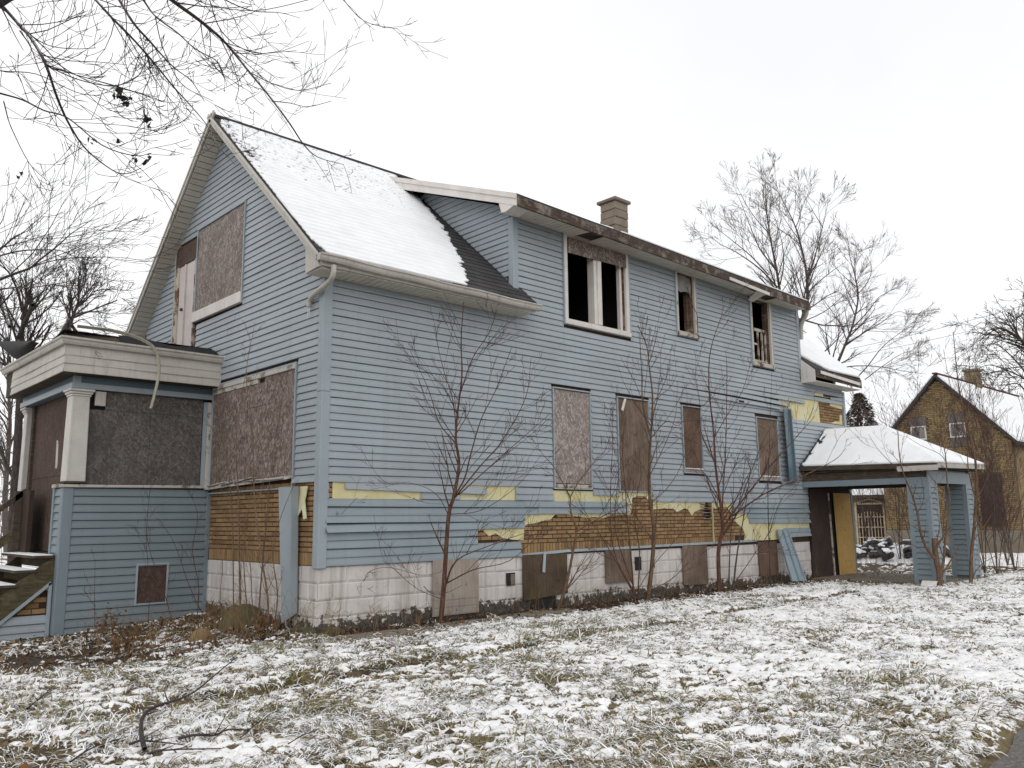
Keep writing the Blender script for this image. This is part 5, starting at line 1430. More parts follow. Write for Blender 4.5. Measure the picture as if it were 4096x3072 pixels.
# ================================================================== OBJECTS ON THE GROUND
def rock(name, c, r, mat, sd, flat=1.0):
    bm = bmesh.new(); bmesh.ops.create_icosphere(bm, subdivisions=3, radius=1.0)
    rr = random.Random(sd); o = [rr.uniform(0, 50) for _ in range(3)]
    for v in bm.verts:
        n = 0.72+0.55*float(fbm(v.co.x*1.3+o[0]+v.co.z, v.co.y*1.3+o[1]-v.co.z*0.7, 3))
        v.co = Vector((v.co.x*r[0]*n, v.co.y*r[1]*n, v.co.z*r[2]*n))+Vector(c)
    me = bpy.data.meshes.new(name); bm.to_mesh(me); bm.free()
    return link(name, me, mat, None, True)
tag(rock('mossy_mound', (-0.22, 1.50, 0.0), (0.30, 0.24, 0.27), mat_boulder, 3), 'dark green mossy mound against the white foundation', 'mound')
mat_sandstone = m_stone('sandy_block', (0.22, 0.155, 0.08))
tag(rock('sandstone_lump', (-1.02, 0.92, -0.06), (0.15, 0.13, 0.19), mat_sandstone, 8), 'sandy brown stone lump before the front foundation', 'stone')
tag(rock('dark_stone', (-0.02, 0.10, 0.02), (0.13, 0.12, 0.10), mat_boulder, 12), 'small dark stone at the house corner', 'stone')
o = MB().hexa([(-0.12, 0.35, 0.0), (0.25, -0.12, 0.0), (0.20, -0.20, 0.0), (-0.20, 0.28, 0.0), (-0.12, 0.35, 0.10), (0.25, -0.12, 0.11), (0.20, -0.20, 0.11), (-0.20, 0.28, 0.10)]).build('rotten_timber', mat_stair, None, bevel=0.01)
tag(o, 'short mossy timber lying at the house corner', 'timber')
for (xa, xb, ya, yb, lb) in ((-0.1, 1.15, -0.86, -0.52, 'bare concrete paving piece nearest the house corner'), (1.5, 2.3, -0.72, -0.45, 'bare concrete paving piece beside the foot of the tall sapling'), (2.6, 3.9, -0.62, -0.36, 'bare concrete paving piece below the dark basement board')):
    rr = random.Random(xa); q = [(xa+rr.uniform(-.1, .1), ya+rr.uniform(-.05, .05)), ((xa+xb)/2, ya-0.06), (xb+rr.uniform(-.1, .1), ya+rr.uniform(-.03, .05)), (xb, yb), ((xa+xb)/2, yb+0.03), (xa, yb)]
    tag(MB().prism([(x, y, -0.03) for x, y in q], (0, 0, 0.10)).build('concrete_paver', mat_concrete, None, bevel=0.012), lb, 'paving', 'concrete paving along the wall')
# loose corrugated metal strip leaning on the foundation
top = on(3128, 2120, 1, -0.10); bot = on(3195, 2326, 1, -0.50)
mp = MB(); ax_ = Vector(bot)-Vector(top); wd = Vector((0.9, -0.44, 0)).normalized(); nn = ax_.normalized().cross(wd).normalized()
if nn.y > 0: nn = -nn
prof = [(1.0*a, h) for a, h in [(-0.17, 0.0), (-0.16, 0.03), (-0.08, 0.03), (-0.06, 0.0), (-0.01, 0.0), (0.01, 0.035), (0.06, 0.035), (0.08, 0.0), (0.13, 0.0), (0.15, 0.03), (0.17, 0.03)]]
V = []
for s in np.linspace(0, 1, 5):
    for off in (0, -0.008):
        for a, h in prof: V.append(Vector(top)+ax_*s+wd*a*(0.8+0.2*s)+nn*(h+off))
k = len(prof); F = []
for i in range(4):
    for j in range(k-1):
        b0 = i*2*k; b1 = (i+1)*2*k
        F.append((b0+j, b0+j+1, b1+j+1, b1+j)); F.append((b0+k+j, b1+k+j, b1+k+j+1, b0+k+j+1))
tag(link('metal_siding_strip', mesh_np('metal_siding_strip', V, F), mat_galv), 'pale blue ribbed metal strip leaning against the foundation', 'metal strip')
tag(curl('white_plastic_panel', lambda u, v: (11.30+0.22*u, -2.80+0.28*v, 0.05+0.10*math.sin(u*2.9)), 10, 4, None, mat_white), 'curved white panel lying at the foot of the nearest canopy post', 'panel')
# fallen branches
def gpt(u, v, h=0.045): 
    p = on(u, v, 2, 0.03+h); return p
def S1(x, y): return (x/1.7015, 2300+y/1.7015)
FB = [([(985, 1185), (960, 1080), (965, 985), (1010, 922), (1100, 880), (1200, 850), (1330, 790), (1500, 650), (1610, 560)], 0.015, 0.004, 'long dark branch arching out of the snow in the near left lawn', True),
      ([(1215, 1112), (1330, 1088), (1460, 1090), (1560, 1050), (1690, 1055)], 0.010, 0.004, 'crooked black stick lying flat in the near left lawn', False),
      ([(1640, 1105), (1750, 1010), (1880, 925)], 0.004, 0.002, 'thin straight twig slanting beside the crooked black stick', False),
      ([(185, 910), (280, 832), (380, 742)], 0.008, 0.003, 'short dark stick in the far left lawn near the muddy rut', False),
      ([(880, 1150), (985, 1128), (1250, 1155)], 0.008, 0.003, 'stick crossing the foot of the long arching branch', False),
      ([(1010, 1215), (1150, 1190), (1500, 1180)], 0.007, 0.003, 'lowest stick in the near left lawn', False),
      ([(480, 1270), (620, 1180), (760, 1130), (900, 1090)], 0.006, 0.002, 'thin twig running left of the long arching branch', False),
      ([(1960, 1150), (2060, 1090), (2160, 1050), (2180, 980)], 0.004, 0.002, 'thin curved twig in the lawn right of the other fallen sticks', False)]
for pts, r0, r1, lb, arch in FB:
    uv = [S1(*p) for p in pts]
    if arch:
        a = gpt(*uv[0]); e = gpt(*uv[-1]); d0 = (a-CAM)@RF; d1 = (e-CAM)@RF
        d0b = d0+0.35
        P = [a]
        for i, (u, v) in enumerate(uv[1:-1]):
            q = dep(u, v, d0+0.25+(d1-d0-0.25)*(i/(len(uv)-2)))
            gq = gpt(u, v, 0.09)
            P.append(q if q[2] > 0.12 else gq)
        P.append(e)
    else: P = [gpt(u, v, 0.05+0.02*math.sin(i*2)) for i, (u, v) in enumerate(uv)]
    P = crom(P, 4); T = Tubes(); T.add(P, list(np.linspace(r0, r1, len(P))))
    rr = random.Random(len(lb))
    for k in range(5):
        i = rr.randint(2, len(P)-3); p = Vector(P[i]); d = (Vector(P[i+1])-p).normalized()
        q = p+(d+Vector((rr.uniform(-.8, .8), rr.uniform(-.8, .8), rr.uniform(0, .4)))).normalized()*rr.uniform(0.08, 0.22)
        if not arch or k < 4: T.add([p, (p+q)/2, q], [r0*0.4, r0*0.3, 0.001])
    tag(T.build('fallen_branch', mat_twigdark, None, 5), lb, 'branch', 'fallen branches in the lawn')

# ================================================================== BARE TREES
def perp(d, rnd):
    v = Vector((rnd.uniform(-1, 1), rnd.uniform(-1, 1), rnd.uniform(-1, 1)))
    v = v-d*v.dot(d)
    return v.normalized() if v.length > 1e-4 else Vector((1, 0, 0))
def grow(TT, p, d, L, r, lvl, P, rnd):
    n = 5 if lvl == 0 else 4
    pts = [p]; ds = [d]; st = L/(n-1)
    for i in range(n-1):
        d = (d+perp(d, rnd)*P['wob']*rnd.random()+Vector((0, 0, P['up'][min(lvl, len(P['up'])-1)]))).normalized()
        p = p+d*st; pts.append(p); ds.append(d)
    re = max(P['rmin'], r*0.35)
    TT[0 if r > P['thick'] else 1].add(pts, [r+(re-r)*i/(n-1) for i in range(n)])
    if lvl < P['max']:
        k = P['n'][lvl]; k = int(k)+(rnd.random() < k-int(k))
        for c in range(k):
            t = rnd.uniform(P.get('t0', 0.25), 1.0)
            i = min(int(t*(n-1)), n-2); f = t*(n-1)-i
            q = pts[i].lerp(pts[i+1], f)
            a = P['ang']*rnd.uniform(0.6, 1.25)
            dd = (ds[i+1]*math.cos(a)+perp(ds[i+1], rnd)*math.sin(a)).normalized()
            grow(TT, q, dd, L*P['lr']*(1.15-0.6*t)*rnd.uniform(0.7, 1.2), max(P['rmin'], (r+(re-r)*t)*P['rr']), lvl+1, P, rnd)
def limb(TT, pts, r0, r1, P, rnd, per=0, t0=0.15, L=(0.3, 0.6), sub=4, rk=0.45, bias=None):
    C = [Vector(q) for q in crom(pts, sub)]; n = len(C)
    R = [r0+(r1-r0)*(i/(n-1))**0.8 for i in range(n)]
    TT[0 if r0 > P['thick'] else 1].add(C, R)
    tot = sum((C[i+1]-C[i]).length for i in range(n-1))
    k = int(tot*per+rnd.random())
    for c in range(k):
        t = t0+(1-t0)*rnd.random(); f = t*(n-1); i = min(int(f), n-2)
        q = C[i].lerp(C[i+1], f-i); d = (C[i+1]-C[i]).normalized()
        a = P['ang']*rnd.uniform(0.7, 1.3); pp = perp(d, rnd)
        if bias: pp = (pp+Vector(bias)).normalized()
        dd = (d*math.cos(a)+pp*math.sin(a)).normalized()
        ln = rnd.uniform(*L)*(1.2-0.6*t)
        grow(TT, q, dd, ln, max(P['rmin'], R[i]*rk), 1, P, rnd)
    return C
def finish_tree(e, TT, mt, mb, s0=6, s1=3, names=('trunk', 'crown')):
    if TT[0].t: TT[0].build(names[0], mt, e, s0)
    if TT[1].t: TT[1].build(names[1], mb, e, s1)
PS = dict(wob=0.22, up=[0.10, 0.13, 0.10], rmin=0.0020, thick=0.0075, max=3, n=[0, 3.0, 1.5, 0], ang=0.60, lr=0.52, rr=0.62)

def sapling(name, base, lines, lb, mt, mb, P=PS, sd=1, group=None, per=4.5, L=(0.25, 0.6), bh=0.03, wy=None, rk=1.0):
    """lines: (list of photo points, r0, r1, depth drift)"""
    g = on(base[0], base[1], 2, bh) if wy is None else on(base[0], base[1], 1, wy)
    d0 = (g-CAM)@RF
    if wy is not None: g = np.array([g[0], g[1], 0.02])
    e = tag(empty(name, tuple(g)), lb, 'sapling', group)
    TT = (Tubes(), Tubes()); rnd = random.Random(sd)
    for pts, r0, r1, dr in lines:
        Q = [dep(u, v, d0+dr*(i/(len(pts)-1))) for i, (u, v) in enumerate(pts)]
        if pts is lines[0][0] and wy is not None: Q = [g]+Q[1:]
        limb(TT, Q, r0*rk, max(r1*0.8, 0.0022), P, rnd, per, L=L)
    finish_tree(e, TT, mt, mb)
    return e
def S5(x, y): return (1500+x/0.705, 1150+y/0.705)
def S6(x, y): return (2300+x/0.793, 1250+y/0.793)
tl = lambda f, *p: [f(*q) for q in p]
sapling('sapling', (1762, 2490), [
    (tl(S5, (185, 948), (195, 830), (207, 650), (222, 590), (237, 500), (228, 430), (232, 360), (245, 250), (243, 150), (250, 40)), 0.052, 0.006, -0.1),
    (tl(S5, (221, 592), (252, 540), (270, 470), (300, 370), (340, 290), (385, 170)), 0.020, 0.004, -0.5),
    (tl(S5, (219, 600), (300, 500), (360, 430), (425, 310), (440, 200)), 0.018, 0.003, 0.2),
    (tl(S5, (236, 585), (330, 500), (420, 420), (495, 355)), 0.014, 0.003, -0.3),
    (tl(S5, (226, 438), (180, 380), (152, 290), (100, 180)), 0.014, 0.003, -0.5),
    (tl(S5, (228, 430), (222, 330), (190, 220), (165, 110)), 0.012, 0.003, 0.2),
    (tl(S5, (240, 300), (275, 200), (320, 130), (345, 60)), 0.012, 0.003, -0.3),
    (tl(S5, (206, 640), (175, 585), (110, 553), (10, 548)), 0.009, 0.002, -0.4),
    (tl(S5, (208, 640), (300, 628), (400, 560), (470, 470)), 0.010, 0.002, -0.5),
    (tl(S5, (197, 845), (230, 770), (330, 725), (430, 690)), 0.022, 0.004, -0.6),
    (tl(S5, (199, 835), (280, 795), (380, 770), (470, 690)), 0.018, 0.003, -0.3),
    (tl(S5, (192, 880), (120, 850), (60, 800), (20, 760)), 0.008, 0.002, -0.3),
    (tl(S5, (236, 370), (200, 290), (150, 240), (60, 200)), 0.008, 0.002, -0.2)],
    'tall leaning reddish sapling with wide upswept crown before the blank blue wall', mat_barkred, mat_twig, sd=3, per=3.9, L=(0.35, 0.95), wy=-0.25, rk=0.68)
sapling('sapling', (2227, 2464), [
    ([(2227, 2464), (2252, 2381), (2274, 2298), (2295, 2189), (2306, 2121), (2285, 2055), (2281, 1988)], 0.034, 0.014, 0),
    ([(2281, 1988), (2220, 1875), (2170, 1816), (2150, 1780)], 0.012, 0.003, -0.2),
    ([(2281, 1988), (2319, 1920), (2369, 1857), (2419, 1803), (2440, 1740)], 0.013, 0.003, 0.2),
    ([(2306, 2125), (2379, 2081), (2451, 2045), (2523, 2016), (2640, 2000)], 0.016, 0.003, -0.4),
    ([(2300, 2160), (2350, 2120), (2420, 2150), (2480, 2120)], 0.007, 0.002, -0.3)],
    'short sapling with snow on its leaning foot and a forked top', mat_barkor, mat_twig, sd=5, per=4.5, L=(0.3, 0.8), wy=-0.42, rk=0.8)
sapling('sapling', (2590, 2376), [
    (tl(S6, (228, 893), (245, 790), (250, 690), (238, 600), (235, 500), (240, 400), (245, 330), (245, 250), (235, 170), (228, 110), (200, 40)), 0.050, 0.006, 0.2),
    (tl(S6, (239, 390), (215, 290), (212, 200), (205, 70)), 0.024, 0.004, -0.3),
    (tl(S6, (245, 335), (265, 270), (300, 240), (325, 195)), 0.014, 0.003, 0.2),
    (tl(S6, (240, 400), (290, 345), (330, 358), (372, 300)), 0.014, 0.003, -0.4),
    (tl(S6, (236, 520), (280, 430), (318, 330), (325, 215)), 0.013, 0.003, 0.2),
    (tl(S6, (245, 600), (290, 560), (330, 500), (360, 420)), 0.012, 0.003, -0.5),
    (tl(S6, (248, 720), (190, 640), (150, 520), (140, 420)), 0.012, 0.003, -0.4),
    (tl(S6, (235, 160), (250, 110), (263, 60)), 0.010, 0.003, 0.1),
    (tl(S6, (215, 890), (300, 850), (365, 790), (450, 730)), 0.012, 0.003, -0.5)],
    'tall twin stemmed sapling between the second and third boarded windows', mat_barkor, mat_twig, sd=6, per=3.6, L=(0.4, 1.0), wy=-0.35, rk=0.78)
sapling('sapling', (2535, 2380), [
    (tl(S6, (195, 890), (180, 800), (165, 650), (160, 560), (150, 420), (165, 330)), 0.018, 0.003, 0),
    (tl(S6, (190, 890), (135, 790), (115, 700), (113, 560), (120, 400), (118, 300)), 0.012, 0.002, -0.2),
    (tl(S6, (200, 885), (205, 760), (190, 660), (200, 560), (222, 480)), 0.014, 0.003, 0.3),
    (tl(S6, (192, 888), (130, 700), (133, 560), (150, 450)), 0.012, 0.002, 0.3),
    (tl(S6, (185, 890), (90, 720), (30, 640), (-20, 600)), 0.012, 0.002, -0.3),
    (tl(S6, (195, 885), (250, 800), (340, 690), (350, 600)), 0.009, 0.002, -0.4)],
    'clump of slender dark stems left of the twin stemmed sapling', mat_barkred, mat_twig, sd=7, per=3.6, L=(0.3, 0.9), wy=-0.4, rk=0.9)
sapling('sapling', (2878, 2372), [
    (tl(S6, (458, 890), (455, 760), (468, 685), (463, 620), (445, 480), (440, 380), (425, 240), (430, 120), (468, 0)), 0.058, 0.005, 0.1),
    (tl(S6, (466, 660), (470, 560), (478, 430), (482, 200), (478, 120)), 0.024, 0.003, 0.4),
    (tl(S6, (462, 600), (425, 530), (395, 490), (380, 440)), 0.014, 0.003, -0.3),
    (tl(S6, (470, 680), (520, 610), (600, 510), (680, 420), (760, 330)), 0.028, 0.005, -0.6),
    (tl(S6, (500, 645), (600, 575), (700, 530), (820, 470), (860, 430)), 0.022, 0.004, -0.8),
    (tl(S6, (520, 612), (545, 540), (600, 400), (650, 330)), 0.014, 0.003, 0.2),
    (tl(S6, (445, 480), (400, 380), (395, 280), (380, 190)), 0.012, 0.003, -0.3),
    (tl(S6, (440, 400), (480, 330), (530, 250), (560, 150)), 0.012, 0.003, 0.3),
    (tl(S6, (466, 770), (540, 765), (620, 762), (700, 720)), 0.010, 0.003, -0.3)],
    'stout reddish sapling whose long right limbs reach towards the canopy roof', mat_barkred, mat_twig, sd=8, per=4.0, L=(0.4, 1.1), wy=-0.35, rk=0.8)
sapling('sapling', (2930, 2345), [(tl(S6, (500, 865), (515, 760), (535, 650), (548, 560), (560, 470)), 0.022, 0.004, 0.1),
    (tl(S6, (488, 860), (492, 740), (500, 620), (505, 480)), 0.016, 0.003, 0.2),
    (tl(S6, (505, 860), (560, 780), (620, 690), (640, 640)), 0.010, 0.002, -0.2)],
    'pair of slim grey stems just right of the stout reddish sapling', mat_barkgrey, mat_twig, sd=9, per=3.2, L=(0.3, 0.7), wy=-0.4)
sapling('sapling', (3082, 2335), [(tl(S6, (620, 860), (615, 720), (612, 560), (618, 380), (625, 180)), 0.015, 0.003, 0),
    (tl(S6, (616, 700), (650, 600), (690, 560)), 0.007, 0.002, -0.2)],
    'single thin stem before the fourth boarded window', mat_barkgrey, mat_twig, sd=10, per=3.4, L=(0.3, 0.8), wy=-0.4)
# thin stems before the street front and the porch
lines = [(((1069, 2560), (1071, 2392), (1046, 2234), (1026, 2076), (1015, 1940), (1010, 1700), (985, 1500), (1020, 1290)), 0.017, 0.002, 'thickest of the tan stems before the brown brick front', 0.0),
         (((963, 2520), (958, 2257), (954, 1986), (945, 1750), (985, 1480)), 0.015, 0.002, 'straight tan stem left of the thickest one before the brick front', 0.3),
         (((935, 2505), (931, 2144), (920, 1940), (900, 1780), (870, 1700)), 0.010, 0.002, 'leftmost thin tan stem before the brick front', 0.3),
         (((1030, 2520), (1046, 2302), (1066, 2070), (1080, 1918), (1120, 1640), (1165, 1450)), 0.013, 0.002, 'tan stem bending right across the large boarded window', 0.3),
         (((1000, 2535), (985, 2400), (975, 2200), (1000, 2000), (1040, 1850)), 0.010, 0.002, 'thin tan stem second from left in the clump before the brick front', 0.2),
         (((1090, 2545), (1110, 2380), (1090, 2200), (1130, 2050), (1180, 1930)), 0.010, 0.002, 'tan stem rising beside the loose blue corner channel', 0.1),
         (((1045, 2550), (1010, 2420), (1000, 2250), (960, 2100), (930, 2020)), 0.009, 0.002, 'tan stem leaning left from the foot of the thickest stem', 0.1),
         (((900, 2520), (880, 2400), (890, 2250), (860, 2120)), 0.008, 0.002, 'short thin stem before the mossy mound', 0.1),
         (((1110, 2530), (1150, 2420), (1230, 2170), (1330, 2090), (1430, 1990)), 0.010, 0.002, 'arching thin stem crossing the house corner post', -0.3),
         (((1195, 2520), (1200, 2350), (1230, 2260), (1260, 2180)), 0.009, 0.002, 'short dark stem at the house corner', 0.0),
         (((1348, 2515), (1375, 2380), (1412, 2300), (1435, 2225)), 0.007, 0.002, 'short upright twig before the white blocks near the corner', 0.0),
         (((785, 2505), (795, 2350), (770, 2200), (790, 2060), (740, 1930)), 0.009, 0.002, 'dark stem beside the joint of porch and house', 0.0),
         (((690, 2500), (660, 2380), (590, 2160), (600, 1950)), 0.007, 0.002, 'slender stem right of the small porch board', 0.0),
         (((380, 2545), (378, 2400), (380, 2240)), 0.005, 0.0015, 'tiny straight sprout before the porch siding', 0.0),
         (((590, 2530), (598, 2350), (585, 2150), (600, 1960)), 0.006, 0.0015, 'slender stem crossing the small porch board', 0.0),
         (((840, 2515), (760, 2350), (700, 2180), (640, 2080)), 0.007, 0.002, 'thin stem leaning left across the porch siding', 0.0)]
PT = dict(PS, n=[0, 2.2, 1.0, 0], max=3, rmin=0.0016)
for i, (pts, r0, r1, lb, dr) in enumerate(lines):
    sapling('sapling', pts[0], [(pts, r0, r1, dr)], lb, mat_twigtan if i < 9 else mat_barkgrey, mat_twigtan if i < 9 else mat_twig, PT, 60+i, 'thin stems before the house front', per=4.0, L=(0.15, 0.5), bh=-0.02)
# vines on the white foundation
for i, (pts, lb) in enumerate((([(1205, 2420), (1230, 2340), (1320, 2305), (1400, 2350), (1450, 2330), (1480, 2285), (1560, 2270), (1680, 2300), (1760, 2290)], 'leafless vine looping over the white foundation blocks'),
                              ([(1695, 2345), (1730, 2375), (1790, 2370), (1850, 2340)], 'short hooked twig beside the foot of the tall sapling'))):
    sapling('vine', (pts[0][0], 2520), [(pts, 0.006, 0.002, 0.1)], lb, mat_barkdark, mat_twigdark, dict(PS, n=[0, 1, 0, 0], ang=1.0, up=[0, 0, 0]), 90+i, None, per=6, L=(0.08, 0.25))

# saplings and thicket by the canopy
def S8(x, y): return (3600+x/1.903, 1900+y/1.903)
def S9(x, y): return (3500+x/2.117, 1450+y/2.117)
sapling('sapling', (3758, 2345), [
    (tl(S8, (302, 850), (300, 740), (280, 660), (266, 560), (262, 485)), 0.10, 0.06, 0),
    (tl(S8, (290, 665), (212, 570), (160, 450), (130, 280), (85, 130), (30, 0), (-5, -160), (-18, -380)), 0.055, 0.008, -0.5),
    (tl(S8, (-5, -10), (-60, -80), (-170, -200), (-240, -310)), 0.016, 0.003, -0.3),
    (tl(S8, (310, 740), (332, 660), (345, 480), (380, 200), (358, 40), (345, -160), (300, -330)), 0.055, 0.008, 0.4),
    (tl(S8, (135, 290), (180, 180), (170, 60), (150, 0)), 0.014, 0.003, -0.3),
    (tl(S8, (355, -90), (300, -160), (150, -230), (40, -300)), 0.014, 0.003, -0.3),
    (tl(S8, (250, 640), (120, 545), (30, 515), (-10, 512)), 0.010, 0.003, -0.3),
    (tl(S8, (280, 500), (300, 400), (310, 250), (330, 150)), 0.018, 0.004, -0.2)],
    'thick forked trunk with a broken stump beside the nearest canopy post', mat_barkor, mat_twig, sd=21, per=3.0, L=(0.3, 0.8), bh=0.05, rk=0.55)
sapling('sapling', (3884, 2336), [
    (tl(S8, (540, 835), (545, 600), (570, 330), (580, 0), (556, -226), (493, -434), (465, -586), (440, -720), (405, -1090)), 0.070, 0.008, 0.2),
    (tl(S8, (575, 200), (520, -50), (500, -300), (380, -700), (330, -960)), 0.024, 0.004, -0.4),
    (tl(S8, (545, 800), (600, 700), (720, 620), (900, 560)), 0.020, 0.004, -0.4),
    (tl(S8, (572, 420), (620, 300), (720, 200), (830, 90)), 0.014, 0.003, -0.4),
    (tl(S8, (575, 250), (650, 180), (800, 130), (920, 60)), 0.012, 0.003, 0.3),
    (tl(S8, (500, -400), (530, -620), (520, -900), (470, -1000)), 0.016, 0.003, 0.3)],
    'orange barked sapling rising before the second canopy post to the sky', mat_barkor, mat_twig, sd=22, per=3.0, L=(0.35, 0.9), bh=0.05, rk=0.52)
PTH = dict(PS, rmin=0.003, thick=0.008, n=[0, 3.0, 1.3, 0])
for i, (u, v, d, h, lb) in enumerate(((3989, 2290, 18.5, 4.6, 'slender sapling second from the right frame edge by the canopy'), (4060, 2270, 20, 4.2, 'sapling cut by the right frame edge'), (3940, 2285, 19, 3.2, 'low twiggy sapling right of the second canopy post'),
                                     (3600, 2230, 24, 4.5, 'sapling behind the rubble heap under the canopy'), (3480, 2215, 26, 3.4, 'left sapling behind the rubble heap before the iron gate'), (4030, 2260, 22, 3.0, 'bushy sapling before the dark window of the brick house'),
                                     (3760, 2255, 22, 4.4, 'sapling seen between the two canopy posts'), (3665, 2235, 23, 5.6, 'tall sapling behind the canopy ridge'))):
    rnd = random.Random(300+i); g = dep(u, v, d); g[2] = 0.0
    e = tag(empty('sapling', tuple(g)), lb, 'sapling', 'thicket behind the canopy'); TT = (Tubes(), Tubes())
    for k in range(5):
        a = rnd.uniform(0, 6.28); ln = rnd.uniform(0.1, 0.4)*h
        Q = [Vector(g), Vector(g)+Vector((math.cos(a)*ln*0.25, math.sin(a)*ln*0.25, h*0.35)), Vector(g)+Vector((math.cos(a)*ln*0.6, math.sin(a)*ln*0.6, h*0.7)), Vector(g)+Vector((math.cos(a)*ln, math.sin(a)*ln, h*rnd.uniform(0.85, 1.1)))]
        limb(TT, Q, 0.011, 0.0035, PTH, rnd, 5.0, L=(0.4, 1.1))
    finish_tree(e, TT, mat_barkgrey, mat_twig)

# ---- maple branches overhead, trunk outside the picture on the left
def S0(x, y): return (x/1.3825, y/1.3825)
PM = dict(wob=0.20, up=[0.02, 0.08, 0.16], rmin=0.0024, thick=0.012, max=3, n=[0, 2.2, 1.2, 0], ang=0.62, lr=0.5, rr=0.55)
tp = Vector((-5.6, -0.6, -0.05))
e = tag(empty('maple_tree', tuple(tp)), 'dark maple branches hanging into the top left of the view', 'tree')
TT = (Tubes(), Tubes()); rnd = random.Random(77)
crotch = Vector((-5.3, -0.9, 3.6))
TT[0].add([tp, tp+Vector((0.05, -0.1, 1.8)), crotch], [0.26, 0.21, 0.19])
MAP = [([(900, -60), (950, 0), (1100, 110), (1220, 210), (1300, 300), (1380, 400), (1480, 520), (1600, 680), (1680, 800), (1760, 870), (1900, 910)], 0.026, 8.6),
       ([(760, -60), (800, 10), (860, 90), (980, 180), (1080, 270), (1200, 340), (1240, 430)], 0.015, 8.0),
       ([(620, -60), (660, 0), (740, 130), (830, 230), (900, 310), (970, 380), (1060, 450), (1130, 560)], 0.017, 7.6),
       ([(480, -60), (530, 0), (620, 100), (720, 200), (820, 310), (960, 480), (1060, 590), (1150, 700), (1200, 800), (1300, 910)], 0.017, 7.9),
       ([(-60, -30), (0, 20), (100, 130), (170, 210), (250, 350), (320, 550), (390, 700), (480, 830), (620, 940), (700, 960), (780, 930)], 0.022, 7.0),
       ([(-60, 500), (0, 515), (120, 550), (240, 610), (370, 650), (560, 800), (740, 860), (830, 850)], 0.014, 6.8),
       ([(100, 140), (250, 245), (400, 270), (530, 265)], 0.008, 7.1),
       ([(260, 365), (430, 440), (620, 475), (750, 430), (800, 360)], 0.009, 7.0),
       ([(1130, -60), (1160, 0), (1230, 180), (1400, 290), (1640, 280)], 0.010, 8.6),
       ([(1200, -60), (1250, 0), (1400, 60), (1550, 70), (1660, 100)], 0.012, 8.8),
       ([(1850, -60), (1900, 0), (1990, 100), (2080, 140), (2200, 160)], 0.008, 9.0),
       ([(1000, -60), (1130, 20), (1400, 60), (1700, 0), (1800, -40)], 0.008, 8.9),
       ([(110, 170), (170, 260), (230, 420), (340, 640)], 0.009, 7.0),
       ([(-60, 380), (30, 395), (200, 410), (420, 510), (560, 530)], 0.008, 6.9),
       ([(860, 95), (900, 260), (1000, 460), (1180, 560)], 0.009, 8.1),
       ([(1220, 215), (1280, 340), (1320, 470), (1300, 560)], 0.009, 8.5),
       ([(820, 310), (830, 420), (790, 520), (800, 660)], 0.008, 7.8),
       ([(680, -60), (700, 150), (690, 320), (720, 420)], 0.007, 7.5),
       ([(1380, 400), (1500, 460), (1650, 500), (1830, 460)], 0.009, 8.7),
       ([(1510, 560), (1600, 570), (1700, 590), (1830, 560)], 0.008, 8.7),
       ([(20, 560), (60, 700), (160, 900), (260, 1000)], 0.007, 6.9)]
tips = []
for pts, r0, d in MAP:
    Q = [dep(*S0(*p), d+0.7*math.sin(i*0.9+r0*900)) for i, p in enumerate(pts)]
    C = limb(TT, Q, r0*0.85, 0.003, PM, rnd, 3.9, L=(0.35, 1.0), t0=0.0)
    if min(p[1] for p in pts) < 0 or pts[0][0] < 0:
        s = Vector(Q[0]); m_ = crotch.lerp(s, 0.5)+Vector((0, 0, 1.3))
        limb(TT, [crotch, crotch.lerp(m_, 0.5)+Vector((0, 0, 0.5)), m_, s.lerp(m_, 0.4)+Vector((0, 0, 0.4)), s], max(0.05, r0*2.0), r0, PM, rnd, 0)
finish_tree(e, TT, mat_barkdark, mat_twigdark, 6, 3, ('trunk', 'branches'))
lv = []
rr = np.random.RandomState(3)
for (x, y, n, s) in ((645, 525, 5, 0.06), (690, 570, 6, 0.05), (815, 675, 6, 0.045), (505, 770, 4, 0.03), (660, 785, 4, 0.03), (745, 880, 4, 0.03), (805, 885, 5, 0.035), (830, 850, 3, 0.03), (115, 960, 4, 0.03), (720, 555, 3, 0.04)):
    for k in range(n): lv.append((dep(*S0(x+rr.normal(0, 10), y+rr.normal(0, 12)), 7.0+rr.normal(0, 0.05)), s*rr.uniform(0.6, 1.1)))
V = []; F = []
for p, s in lv:
    a, b2 = rr.rand()*6.28, rr.normal(0, 0.6)
    u = np.array([math.cos(a)*0.6, math.sin(a)*0.6, b2]); u /= np.linalg.norm(u); w = np.cross(u, rr.normal(0, 1, 3)); w /= np.linalg.norm(w); n_ = np.cross(u, w)
    k = len(V)
    V += [p-u*s, p-u*s*.2-w*s*.7+n_*s*.2, p+u*s*.2-w*s*.35, p+u*s, p+u*s*.3+w*s*.4+n_*s*.3, p-u*s*.3+w*s*.75]
    F += [(k, k+1, k+2, k+3), (k, k+3, k+4, k+5)]
link('withered_leaves', mesh_np('withered_leaves', V, F), mat_leafdark, e)

